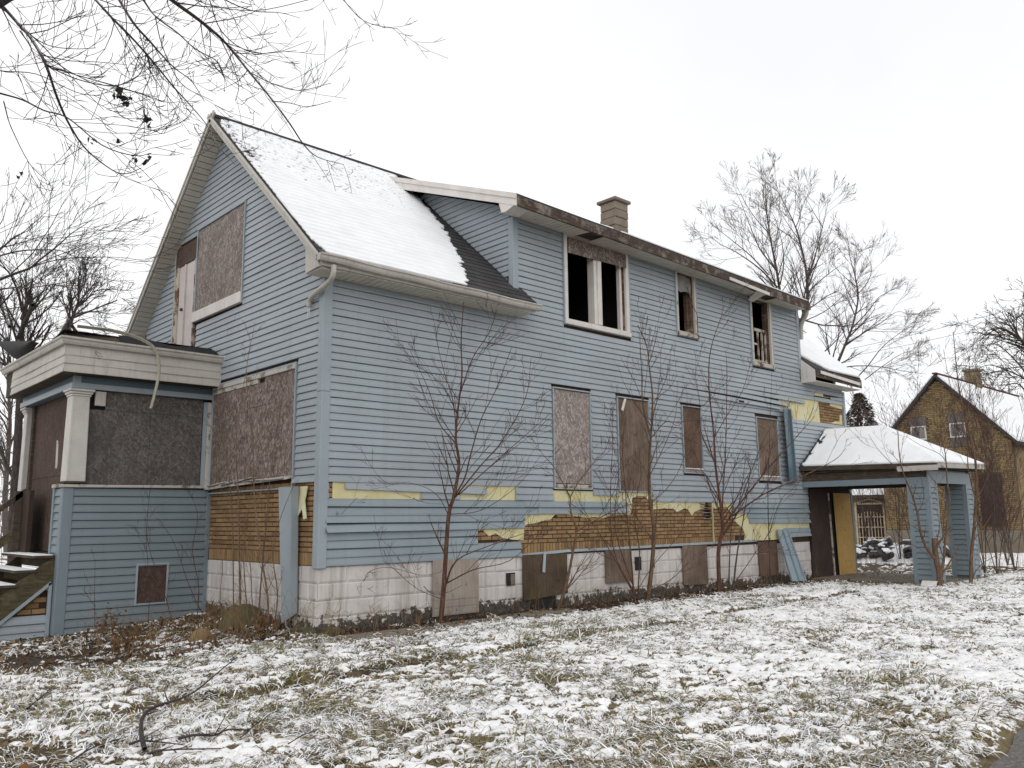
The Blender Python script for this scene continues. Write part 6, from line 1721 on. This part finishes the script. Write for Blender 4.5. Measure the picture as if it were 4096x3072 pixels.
# ---- trees beyond
PB = dict(wob=0.25, up=[0.05, 0.07, 0.06], rmin=0.0045, thick=0.011, max=3, n=[0, 6.0, 3.6, 0], ang=0.60, lr=0.52, rr=0.6)
def back_tree(name, base, d, lines, lb, mt, mb, P=PB, sd=1, per=2.4, L=(0.9, 2.0), scl=0.25, bz=0.0):
    g = dep(base[0], base[1], d); g[2] = bz
    e = tag(empty(name, tuple(g)), lb, 'tree'); TT = (Tubes(), Tubes()); rnd = random.Random(sd)
    first = True; first2 = True
    for pts, r0, r1, dr in lines:
        Q = [dep(u, v, d+dr*(i/(len(pts)-1))) for i, (u, v) in enumerate(pts)]
        if first: Q = [g]+Q; first = False
        limb(TT, Q, r0*scl*(1.5 if first2 else 1), max(P['rmin'], r1*scl), P, rnd, per, L=L, rk=0.5); first2 = False
    finish_tree(e, TT, mt, mb, 6, 3)
def S7(x, y): return (2700+x/1.843, 650+y/1.843)
back_tree('bare_tree', (3130, 1900), 30, [
    (tl(S7, (790, 1300), (785, 1100), (770, 930), (745, 780), (700, 540), (670, 300), (668, 120)), 0.24, 0.02, 0),
    (tl(S7, (750, 800), (640, 660), (590, 560), (500, 330), (440, 190)), 0.13, 0.015, 2),
    (tl(S7, (755, 920), (620, 780), (450, 660), (330, 600), (235, 520)), 0.13, 0.015, -2),
    (tl(S7, (690, 830), (560, 690), (440, 590), (340, 510), (240, 430)), 0.11, 0.015, 1),
    (tl(S7, (775, 900), (800, 760), (790, 600), (740, 420), (700, 350)), 0.10, 0.015, -1),
    (tl(S7, (690, 520), (600, 420), (520, 300), (460, 180)), 0.08, 0.012, 1),
    (tl(S7, (790, 950), (860, 850), (940, 780)), 0.08, 0.012, 2)],
    'bare tree with many upswept limbs rising behind the rear roof', mat_barkgrey, mat_twiggrey, sd=31)
back_tree('bare_tree', (3200, 1900), 27, [
    (tl(S7, (915, 1330), (940, 1150), (975, 1000), (970, 830), (935, 640), (890, 480), (820, 330), (735, 175)), 0.22, 0.02, 0),
    (tl(S7, (972, 850), (1020, 740), (1060, 580), (1105, 400), (1130, 280)), 0.13, 0.015, -1),
    (tl(S7, (980, 960), (1060, 880), (1160, 800), (1250, 740)), 0.12, 0.012, 1),
    (tl(S7, (890, 480), (920, 400), (930, 300), (890, 220)), 0.07, 0.012, 1),
    (tl(S7, (1090, 480), (1030, 380), (980, 290)), 0.06, 0.012, -1),
    (tl(S7, (930, 1180), (1100, 1100), (1220, 1000), (1290, 950)), 0.08, 0.012, -1)],
    'bare forked tree just behind the end of the dormer', mat_barkgrey, mat_twiggrey, sd=32)
back_tree('bare_tree', (3330, 1900), 32, [
    (tl(S7, (1130, 1650), (1190, 1500), (1260, 1330), (1310, 1200), (1350, 1000), (1330, 850), (1290, 700), (1272, 570)), 0.24, 0.02, 0),
    (tl(S7, (1255, 1350), (1400, 1250), (1520, 1180), (1640, 1100), (1740, 1130)), 0.13, 0.015, 1),
    (tl(S7, (1300, 1230), (1420, 1100), (1520, 980), (1640, 960)), 0.11, 0.015, -1),
    (tl(S7, (1340, 980), (1420, 880), (1450, 780), (1410, 680)), 0.09, 0.015, 1),
    (tl(S7, (1190, 1520), (1330, 1500), (1500, 1505), (1700, 1540), (1860, 1560)), 0.11, 0.012, -2),
    (tl(S7, (1250, 1250), (1180, 1130), (1100, 1020), (1070, 980)), 0.10, 0.012, 2),
    (tl(S7, (1310, 1620), (1420, 1500), (1540, 1350), (1700, 1230), (1780, 1200)), 0.12, 0.012, 1),
    (tl(S7, (1060, 1430), (1150, 1350), (1240, 1250), (1250, 1200)), 0.12, 0.015, -2),
    (tl(S7, (1400, 1600), (1560, 1480), (1700, 1400), (1850, 1400)), 0.08, 0.012, 1)],
    'wide bare tree between the blue house and the brick house', mat_barkgrey, mat_twiggrey, sd=33)
PE = dict(PB, up=[0.02, -0.02, -0.03], rmin=0.011, thick=0.03, ang=0.7, n=[0, 5, 3.0, 0])
back_tree('bare_tree', (4300, 1950), 48, [
    ([(4250, 1750), (4230, 1600), (4190, 1480), (4120, 1400), (4060, 1340), (3990, 1310), (3940, 1330)], 0.40, 0.03, 0),
    ([(4230, 1600), (4140, 1540), (4050, 1490), (3960, 1460), (3900, 1480)], 0.2, 0.025, 2),
    ([(4240, 1680), (4150, 1640), (4060, 1590), (3990, 1590), (3940, 1610)], 0.2, 0.025, -2),
    ([(4190, 1480), (4150, 1380), (4110, 1300), (4070, 1250)], 0.2, 0.025, 2),
    ([(4200, 1480), (4220, 1350), (4200, 1250), (4180, 1200)], 0.2, 0.025, 0),
    ([(4140, 1540), (4060, 1440), (3990, 1380), (3930, 1380)], 0.15, 0.025, 3),
    ([(4150, 1640), (4080, 1540), (4020, 1540), (3930, 1540)], 0.15, 0.025, -3)],
    'dome shaped dark bare tree at the right edge behind the brick house', mat_barkdark, mat_twigdark, PE, 34, 2.2, (1.6, 3.4), scl=0.4)
def S2(x, y): return (x/3.318, 900+y/3.318)
back_tree('bare_tree', (60, 2350), 17, [
    ([(55, 2100), (70, 1800), (80, 1550), (85, 1350), (105, 1230), (130, 1120)], 0.20, 0.03, 0),
    (tl(S2, (290, 1250), (340, 1050), (350, 850), (350, 650), (430, 400)), 0.09, 0.012, 1),
    (tl(S2, (300, 1150), (240, 900), (150, 680), (60, 560), (0, 450)), 0.08, 0.012, -1),
    (tl(S2, (320, 1100), (450, 970), (560, 900), (700, 760)), 0.07, 0.012, 1),
    (tl(S2, (250, 1500), (330, 1300), (400, 1150), (430, 1060)), 0.11, 0.07, -1),
    (tl(S2, (130, 1350), (60, 1200), (0, 1000), (-30, 800)), 0.08, 0.012, 1),
    (tl(S2, (500, 1500), (560, 1430), (650, 1330)), 0.06, 0.02, 0)],
    'thick dark trunk left of the porch with sawn off limbs', mat_barkdark, mat_twigdark, dict(PB, rmin=0.004, thick=0.012), 35, 3.0, (0.7, 1.6), bz=-0.2, scl=0.45)
back_tree('bare_tree', (250, 2200), 28, [
    (tl(S2, (900, 1500), (930, 1350), (970, 1200), (1030, 1050), (1050, 900), (1040, 750), (1060, 550)), 0.20, 0.02, 0),
    (tl(S2, (1010, 1100), (1130, 1010), (1230, 880), (1310, 740), (1330, 600)), 0.10, 0.015, 1),
    (tl(S2, (930, 1250), (920, 1130), (850, 1030), (780, 960)), 0.08, 0.015, -1),
    (tl(S2, (960, 1200), (1150, 1150), (1350, 1160), (1550, 1220)), 0.08, 0.015, 1),
    (tl(S2, (930, 1340), (1100, 1250), (1250, 1350), (1400, 1420)), 0.07, 0.015, -1),
    (tl(S2, (1240, 880), (1400, 850), (1540, 900)), 0.05, 0.012, 0)],
    'small dark bare tree rising above the porch roof', mat_barkdark, mat_twigdark, dict(PB, rmin=0.006), 36, 3.0, (0.8, 1.8), scl=0.32)
back_tree('bare_tree', (-250, 2400), 12, [
    ([(-230, 2000), (-210, 1600), (-180, 1400), (-100, 1250)], 0.22, 0.12, 0),
    (tl(S2, (-400, 1000), (-150, 790), (0, 720), (240, 630), (400, 570), (530, 460), (700, 330), (850, 200), (950, 110), (1120, 0), (1250, -100)), 0.08, 0.008, -0.5),
    (tl(S2, (-400, 700), (-150, 500), (0, 410), (300, 340), (600, 330), (800, 340), (1000, 420), (1300, 500), (1600, 650)), 0.05, 0.006, 0.5),
    (tl(S2, (-200, 900), (0, 855), (200, 830), (400, 830), (700, 790), (930, 740), (1200, 640)), 0.045, 0.006, -0.3),
    (tl(S2, (400, 570), (600, 500), (900, 440), (1200, 430), (1600, 430), (1990, 490)), 0.03, 0.004, 0.4),
    (tl(S2, (-300, 600), (-50, 350), (60, 270), (200, 150), (400, 60), (600, -120)), 0.05, 0.006, 0.4),
    (tl(S2, (0, 330), (150, 200), (300, 100), (420, 0), (700, -250)), 0.035, 0.005, -0.4),
    (tl(S2, (-300, 300), (-100, 100), (30, -60), (100, -300)), 0.04, 0.005, 0.4),
    (tl(S2, (530, 460), (560, 300), (700, 160), (760, 0)), 0.02, 0.004, 0.3),
    (tl(S2, (-200, 1200), (0, 1130), (300, 1080), (600, 980), (800, 880)), 0.03, 0.004, -0.4)],
    'bare tree whose long limbs reach in from the left edge above the porch', mat_barkdark, mat_twigdark, dict(PB, rmin=0.0028, thick=0.008, up=[0.04, 0.06, 0.05], wob=0.18, n=[0, 3.5, 1.5, 0]), 37, 4.0, (0.6, 1.6), bz=-0.2, scl=0.34)
back_tree('bare_tree', (20, 2330), 40, [([(20, 2000), (40, 1700), (30, 1450), (60, 1200)], 0.3, 0.04, 0), ([(35, 1600), (110, 1400), (160, 1250)], 0.14, 0.02, 1), ([(30, 1500), (0, 1350), (-40, 1200)], 0.14, 0.02, -1), ([(60, 1650), (170, 1550), (260, 1420)], 0.12, 0.02, 1)],
    'distant bare tree half hidden behind the thick trunk at the left', mat_barkgrey, mat_twigdark, dict(PB, rmin=0.009), 38, 2.0, (1.4, 2.8), scl=0.4)
# hedge of twigs low on the left behind the steps
back_tree('bare_shrub', (10, 2300), 26, [([(5, 2200), (10, 2000), (0, 1850)], 0.03, 0.006, 0), ([(30, 2200), (45, 2050), (60, 1950)], 0.03, 0.006, 1), ([(-10, 2200), (15, 2080), (30, 1980)], 0.03, 0.006, -1)],
    'twiggy shrub behind the front steps at the left edge', mat_barkgrey, mat_twiggrey, dict(PB, rmin=0.006, thick=0.02), 39, 5, (0.5, 1.0), bz=-0.1)

# brown spruce between the houses
g = dep(3460, 1900, 45); g[2] = 0; tpz = dep(3462, 1562, 45)[2]
e = tag(empty('spruce_tree', tuple(g)), 'brownish snowy spruce behind the canopy roof', 'tree')
T = Tubes(); T.add([g, g+np.array([0, 0, tpz*0.5]), g+np.array([0, 0, tpz])], [0.14, 0.09, 0.01]); T.build('trunk', mat_barkdark, e, 6)
rr = np.random.RandomState(2); V = []; F = []; cv = []
for k in range(26000):
    t = rr.rand()**0.8; z = tpz*(0.15+0.85*(1-t)); a = rr.rand()*6.28; rad = (0.10+4.6*t)*(0.3+0.7*rr.rand()**0.5)*(0.75+0.3*math.sin(z*4+a*3)+0.2*math.sin(a*5+z))
    p = g+np.array([math.cos(a)*rad, math.sin(a)*rad, z-rad*0.35]); l = rr.uniform(0.08, 0.2)
    u = np.array([math.cos(a), math.sin(a), rr.uniform(-0.7, 0.1)])*l; w = np.array([-math.sin(a), math.cos(a), rr.normal(0, .4)])*l*0.22
    i = len(V); V += [p-w, p+w, p+u+w*0.3, p+u-w*0.3]; F.append((i, i+1, i+2, i+3))
    c = (0.75, 0.75, 0.77) if rr.rand() < 0.10 else tuple(np.array((0.105, 0.078, 0.056))*rr.uniform(0.5, 1.5))
    cv += [c]*4
me = mesh_np('crown', V, F); a_ = me.attributes.new('col', 'FLOAT_COLOR', 'POINT'); a_.data.foreach_set('color', np.column_stack([np.array(cv), np.ones(len(cv))]).astype(np.float32).ravel())
link('crown', me, attr_mat('spruce_needles'), e)

# ================================================================== BRICK HOUSE BEHIND
BX, BY0, BY1, BZE, BRY, BRZ = 27.0, 0.29, 4.83, 3.95, 2.56, 6.38
bh = tag(empty('brick_house', (31, 2.5, 0)), 'yellow brown brick house with steep snowy gable behind the canopy', 'house')
wall = MB().prism([(BX, BY0, -0.2), (BX, BY1, -0.2), (BX, BY1, BZE), (BX, BRY, BRZ-0.05), (BX, BY0, BZE)], (0.25, 0, 0)).build('gable_wall', mat_mortar2, bh)
MB().box((BX+0.26, BY0, -0.2), (36, BY0+0.2, BZE-0.1)).build('side_wall', mat_brickhouse, bh)
MB().box((BX+0.26, BY1-0.2, -0.2), (36, BY1, BZE-0.1)).build('far_wall', mat_brickhouse, bh)
MB().prism([(35.9, BY0+.2, -0.2), (35.9, BY1-.2, -0.2), (35.9, BY1-.2, BZE), (35.9, BRY, BRZ-0.1), (35.9, BY0+.2, BZE)], (0.1, 0, 0)).build('rear_wall', mat_brickhouse, bh)
wins = [(3.08, 3.64, 4.12, 4.64), (1.72, 2.26, 4.12, 4.65)]
dark = (0.72, 1.46, 0.95, 2.76)
V = []; F = []; rb = random.Random(8); z = 0.85; k = 0
while z < BRZ-0.15:
    y = BY0 - (0.11 if k % 2 else 0)
    while y < BY1:
        a, b = max(y, BY0), min(y+0.205, BY1); c = (a+b)/2
        top = BZE+(1-abs(c-BRY)/(BRY-BY0))*(BRZ-BZE)-0.12
        skip = any(w0-0.03 < c < w1+0.03 and w2-0.3 < z+0.03 < w3+0.36 for w0, w1, w2, w3 in wins) or (dark[0] < c < dark[1] and dark[2] < z < dark[3])
        if b-a > 0.04 and z < top and not skip and rb.random() > 0.004:
            i = len(V); x0 = BX-0.001; x1 = BX-0.016-rb.uniform(0, 0.004); e_ = 0.004
            V += [(x0, a, z), (x0, b, z), (x0, b, z+0.057), (x0, a, z+0.057), (x1, a+e_, z+e_), (x1, b-e_, z+e_), (x1, b-e_, z+0.057-e_), (x1, a+e_, z+0.057-e_)]
            F += [(i+4, i+7, i+6, i+5), (i, i+4, i+5, i+1), (i+1, i+5, i+6, i+2), (i+2, i+6, i+7, i+3), (i+3, i+7, i+4, i)]
        y += 0.216
    z += 0.068; k += 1
tag(link('bricks', mesh_np('bricks', V, F), mat_brickhouse, wall), kind='stuff')
MB().box((BX-0.05, BY0-0.03, -0.2), (BX-0.001, BY1+0.03, 0.83)).build('plinth', mat_concrete, bh)
for w0, w1, w2, w3 in wins:
    f = frame4(MB(), w0+0.05, w1-0.05, w2+0.05, w3-0.05, BX-0.04, BX-0.002, 0.05, 'x').build('window', mat_white, bh)
    MB().box((BX-0.02, w0+0.05, w2+0.05), (BX-0.004, w1-0.05, w3-0.05)).build('pane', mat_glass, f)
    MB().box((BX-0.045, w0-0.03, w3+0.005), (BX-0.003, w1+0.03, w3+0.34)).build('board', m_speckle('grey_board', (0.13, 0.115, 0.11), 0.9, 0.3, 4, 30), f)
    MB().box((BX-0.045, w0-0.03, w2-0.33), (BX-0.003, w1+0.03, w2-0.005)).build('board', m_speckle('grey_board', (0.125, 0.10, 0.095), 0.9, 0.3, 4, 30), f)
MB().box((BX-0.03, dark[0], dark[2]), (BX-0.002, dark[1], dark[3])).build('dark_boarded_window', mat_plydark, bh)
SLB = (BRZ-BZE)/(BRY-BY0)
def bp(x, y, h): return (x, y, BZE+(min(y, 2*BRY-y)-BY0)*SLB+h)
for nm, ys in (('roof', (BY0-0.22, BRY)), ('roof', (BY1+0.22, BRY))):
    ro = MB().hexa([bp(BX-0.18, ys[0], 0), bp(36.2, ys[0], 0), bp(36.2, ys[1], 0), bp(BX-0.18, ys[1], 0), bp(BX-0.18, ys[0], 0.12), bp(36.2, ys[0], 0.12), bp(36.2, ys[1], 0.12), bp(BX-0.18, ys[1], 0.12)]).build(nm, mat_shingle, bh)
    P = plane_grid(bp(BX-0.15, ys[0], 0.12), bp(36.1, ys[0], 0.12), bp(BX-0.15, BRY-0.08*(1 if ys[0] < BRY else -1), 0.12), bp(36.1, BRY-0.1*(1 if ys[0] < BRY else -1), 0.12), 60, 30)
    sheet('roof_snow', P, 60, 30, np.ones((60, 30), bool), 0.05+0.02*fbm(P[..., 0], P[..., 2], 3), np.array((0, -0.75 if ys[0] < BRY else 0.75, 0.66)), mat_snow, ro)
mat_rust = m_speckle('rust_red_ridge', (0.13, 0.06, 0.045), 0.9, 0.3)
MB().bar(bp(BX-0.2, BRY, 0.14), bp(36.2, BRY, 0.14), 0.16, 0.05).build('ridge_cap', mat_rust, bh)
cxp = on(3893, 1552, 1, BRY)
ch = MB().box((cxp[0]-0.22, BRY-0.25, BRZ-0.2), (cxp[0]+0.22, BRY+0.2, cxp[2]+0.65)).build('chimney', mat_chimney, bh)
for i in range(4): MB().box((cxp[0]-0.24, BRY-0.27, cxp[2]+0.0+i*0.15), (cxp[0]+0.24, BRY+0.22, cxp[2]+0.14+i*0.15)).build('chimney_block', m_speckle('yellow_chimney', (0.22, 0.18, 0.11), 0.9, 0.3, 5, 30), ch)
MB().box((cxp[0]-0.29, BRY-0.32, cxp[2]+0.655), (cxp[0]+0.29, BRY+0.27, cxp[2]+0.74)).build('chimney_cap', mat_concrete, ch)

# low shed with iron gate
sh = tag(empty('shed', (30, 6.5, 0)), 'low tan shed with snowy roof and cream iron gate seen under the canopy', 'shed')
MB().box((28.2, 5.1, -0.1), (32, 9.0, 2.05)).build('wall', m_speckle('tan_wall', (0.30, 0.24, 0.165), 0.9, 0.2, 3, 20), sh)
sr = MB().hexa([(27.6, 4.85, 2.05), (32.5, 4.85, 2.05), (32.5, 9.3, 2.05), (27.6, 9.3, 2.05), (27.6, 4.85, 2.15), (32.5, 4.85, 2.9), (32.5, 9.3, 3.2), (27.6, 9.3, 2.2)]).build('roof', mat_wood, sh)
P = plane_grid((27.58, 4.83, 2.16), (32.5, 4.83, 2.91), (27.58, 9.3, 2.21), (32.5, 9.3, 3.21), 30, 30)
sheet('roof_snow', P, 30, 30, np.ones((30, 30), bool), 0.07+0.04*fbm(P[..., 0], P[..., 1], 3), np.array((0, 0, 1.0)), mat_snow, sr)
gt = frame4(MB(), 5.35, 6.40, 0.05, 1.80, 27.95, 28.0, 0.07, 'x').build('iron_gate', mat_iron, sh)
MB().box((28.02, 5.35, 0.0), (28.19, 6.40, 1.80)).build('doorway', mat_plydark, sh)
for i in range(8):
    y = 5.45+i*0.125
    MB().box((27.965, y, 0.06), (27.985, y+0.03, 1.45+0.08*math.sin(i*0.45))).build('bar', mat_iron, gt)
for zz in (0.5, 0.9, 1.3): MB().box((27.95, 5.35, zz), (27.964, 6.40, zz+0.035)).build('rail', mat_iron, gt)
MB().bar((27.97, 5.3, 1.86), (27.97, 5.88, 2.02), 0.03, 0.04).bar((27.97, 5.88, 2.02), (27.97, 6.46, 1.86), 0.03, 0.04).build('gate_crest', mat_iron, gt)

# rubble heap
rr = random.Random(17)
for i in range(90):
    u = rr.uniform(-1, 1); v = rr.uniform(-1, 1)
    x = 20.6+1.5*u; y = 1.75+1.35*v; hh = max(0.08, 0.62*(1-0.5*u*u-0.45*v*v))*rr.uniform(0.5, 1.1)
    sx, sy, sz = rr.uniform(0.09, 0.26), rr.uniform(0.08, 0.2), rr.uniform(0.04, 0.10)
    R_ = Matrix.Rotation(rr.uniform(0, 6.28), 3, 'Z') @ Matrix.Rotation(rr.uniform(-0.6, 0.6), 3, 'X') @ Matrix.Rotation(rr.uniform(-0.5, 0.5), 3, 'Y')
    pts = [(-1, -1, -1), (1, -0.8, -1), (0.8, 1, -1), (-0.9, 0.9, -1), (-0.7, -0.9, 1), (0.9, -0.6, 0.7), (0.6, 0.8, 1), (-0.8, 0.7, 0.8)]
    q = [Vector((x, y, hh))+R_ @ Vector((a*sx*rr.uniform(.8, 1.1), b_*sy*rr.uniform(.8, 1.1), c*sz)) for a, b_, c in pts]
    o = MB().hexa(q).build('rubble_chunk', mat_asphalt_bag, None, bevel=0.03)
    tag(o, 'black rubble chunk in the snowy heap seen under the canopy', 'rubble', 'black chunks in the rubble heap')
    if rr.random() < 0.8:
        t4 = [q[4], q[5], q[6], q[7]]; c_ = sum(t4, Vector())/4; k_ = rr.uniform(0.55, 0.95)
        lift = Vector((0, 0, 0.02)); t4 = [c_+(p-c_)*k_+lift+Vector((rr.uniform(-.05, .05), rr.uniform(-.05, .05), 0)) for p in t4]
        MB().prism(t4, (0, 0, 0.035)).build('snow_cap', mat_snow, o, bevel=0.012)
# heap body
n = 40; P = plane_grid((18.6, -0.1, 0), (22.6, -0.1, 0), (18.6, 3.6, 0), (22.6, 3.6, 0), n, n)
h = 0.55*np.exp(-(((P[..., 0]-20.7)/1.4)**2+((P[..., 1]-1.75)/1.25)**2))*(0.6+0.8*fbm(P[..., 0]*2.5, P[..., 1]*2.5, 3)) - 0.05
tag(sheet('rubble_heap', P, n, n, np.ones((n, n), bool), h, np.array((0, 0, 1.0)), mat_snow, None, base=-0.08), 'snow covered mound of the rubble heap', 'rubble heap')

# overhead wires
for i, (a, b2, lb) in enumerate((((3400, 1395), (4400, 1132), 'upper wire crossing the sky above the brick house'), ((3400, 1425), (4400, 1187), 'lower wire crossing the sky above the brick house'))):
    p, q = dep(*a, 34), dep(*b2, 30); T = Tubes()
    T.add([p*(1-t)+q*t-np.array([0, 0, 0.5*t*(1-t)]) for t in np.linspace(0, 1, 12)], [0.007]*12)
    tag(T.build('power_line', mat_metaldark, None, 4), lb, 'wire', 'overhead wires')
for i, (a, b2, lb) in enumerate((((200, 1230), (1000, 1430), 'top wire left of the gable'), ((200, 1258), (1000, 1445), 'middle wire left of the gable'), ((200, 1300), (1000, 1455), 'bottom wire left of the gable'))):
    p, q = dep(*a, 30), dep(*b2, 34); T = Tubes(); T.add([p*(1-t)+q*t for t in np.linspace(0, 1, 6)], [0.007]*6)
    tag(T.build('power_line', mat_metaldark, None, 4), lb, 'wire', 'overhead wires')
tot = sum(len(o.data.loop_triangles) if False else sum(max(0, p - 2) for p in [0]) for o in [])
print('objects', len(bpy.data.objects))
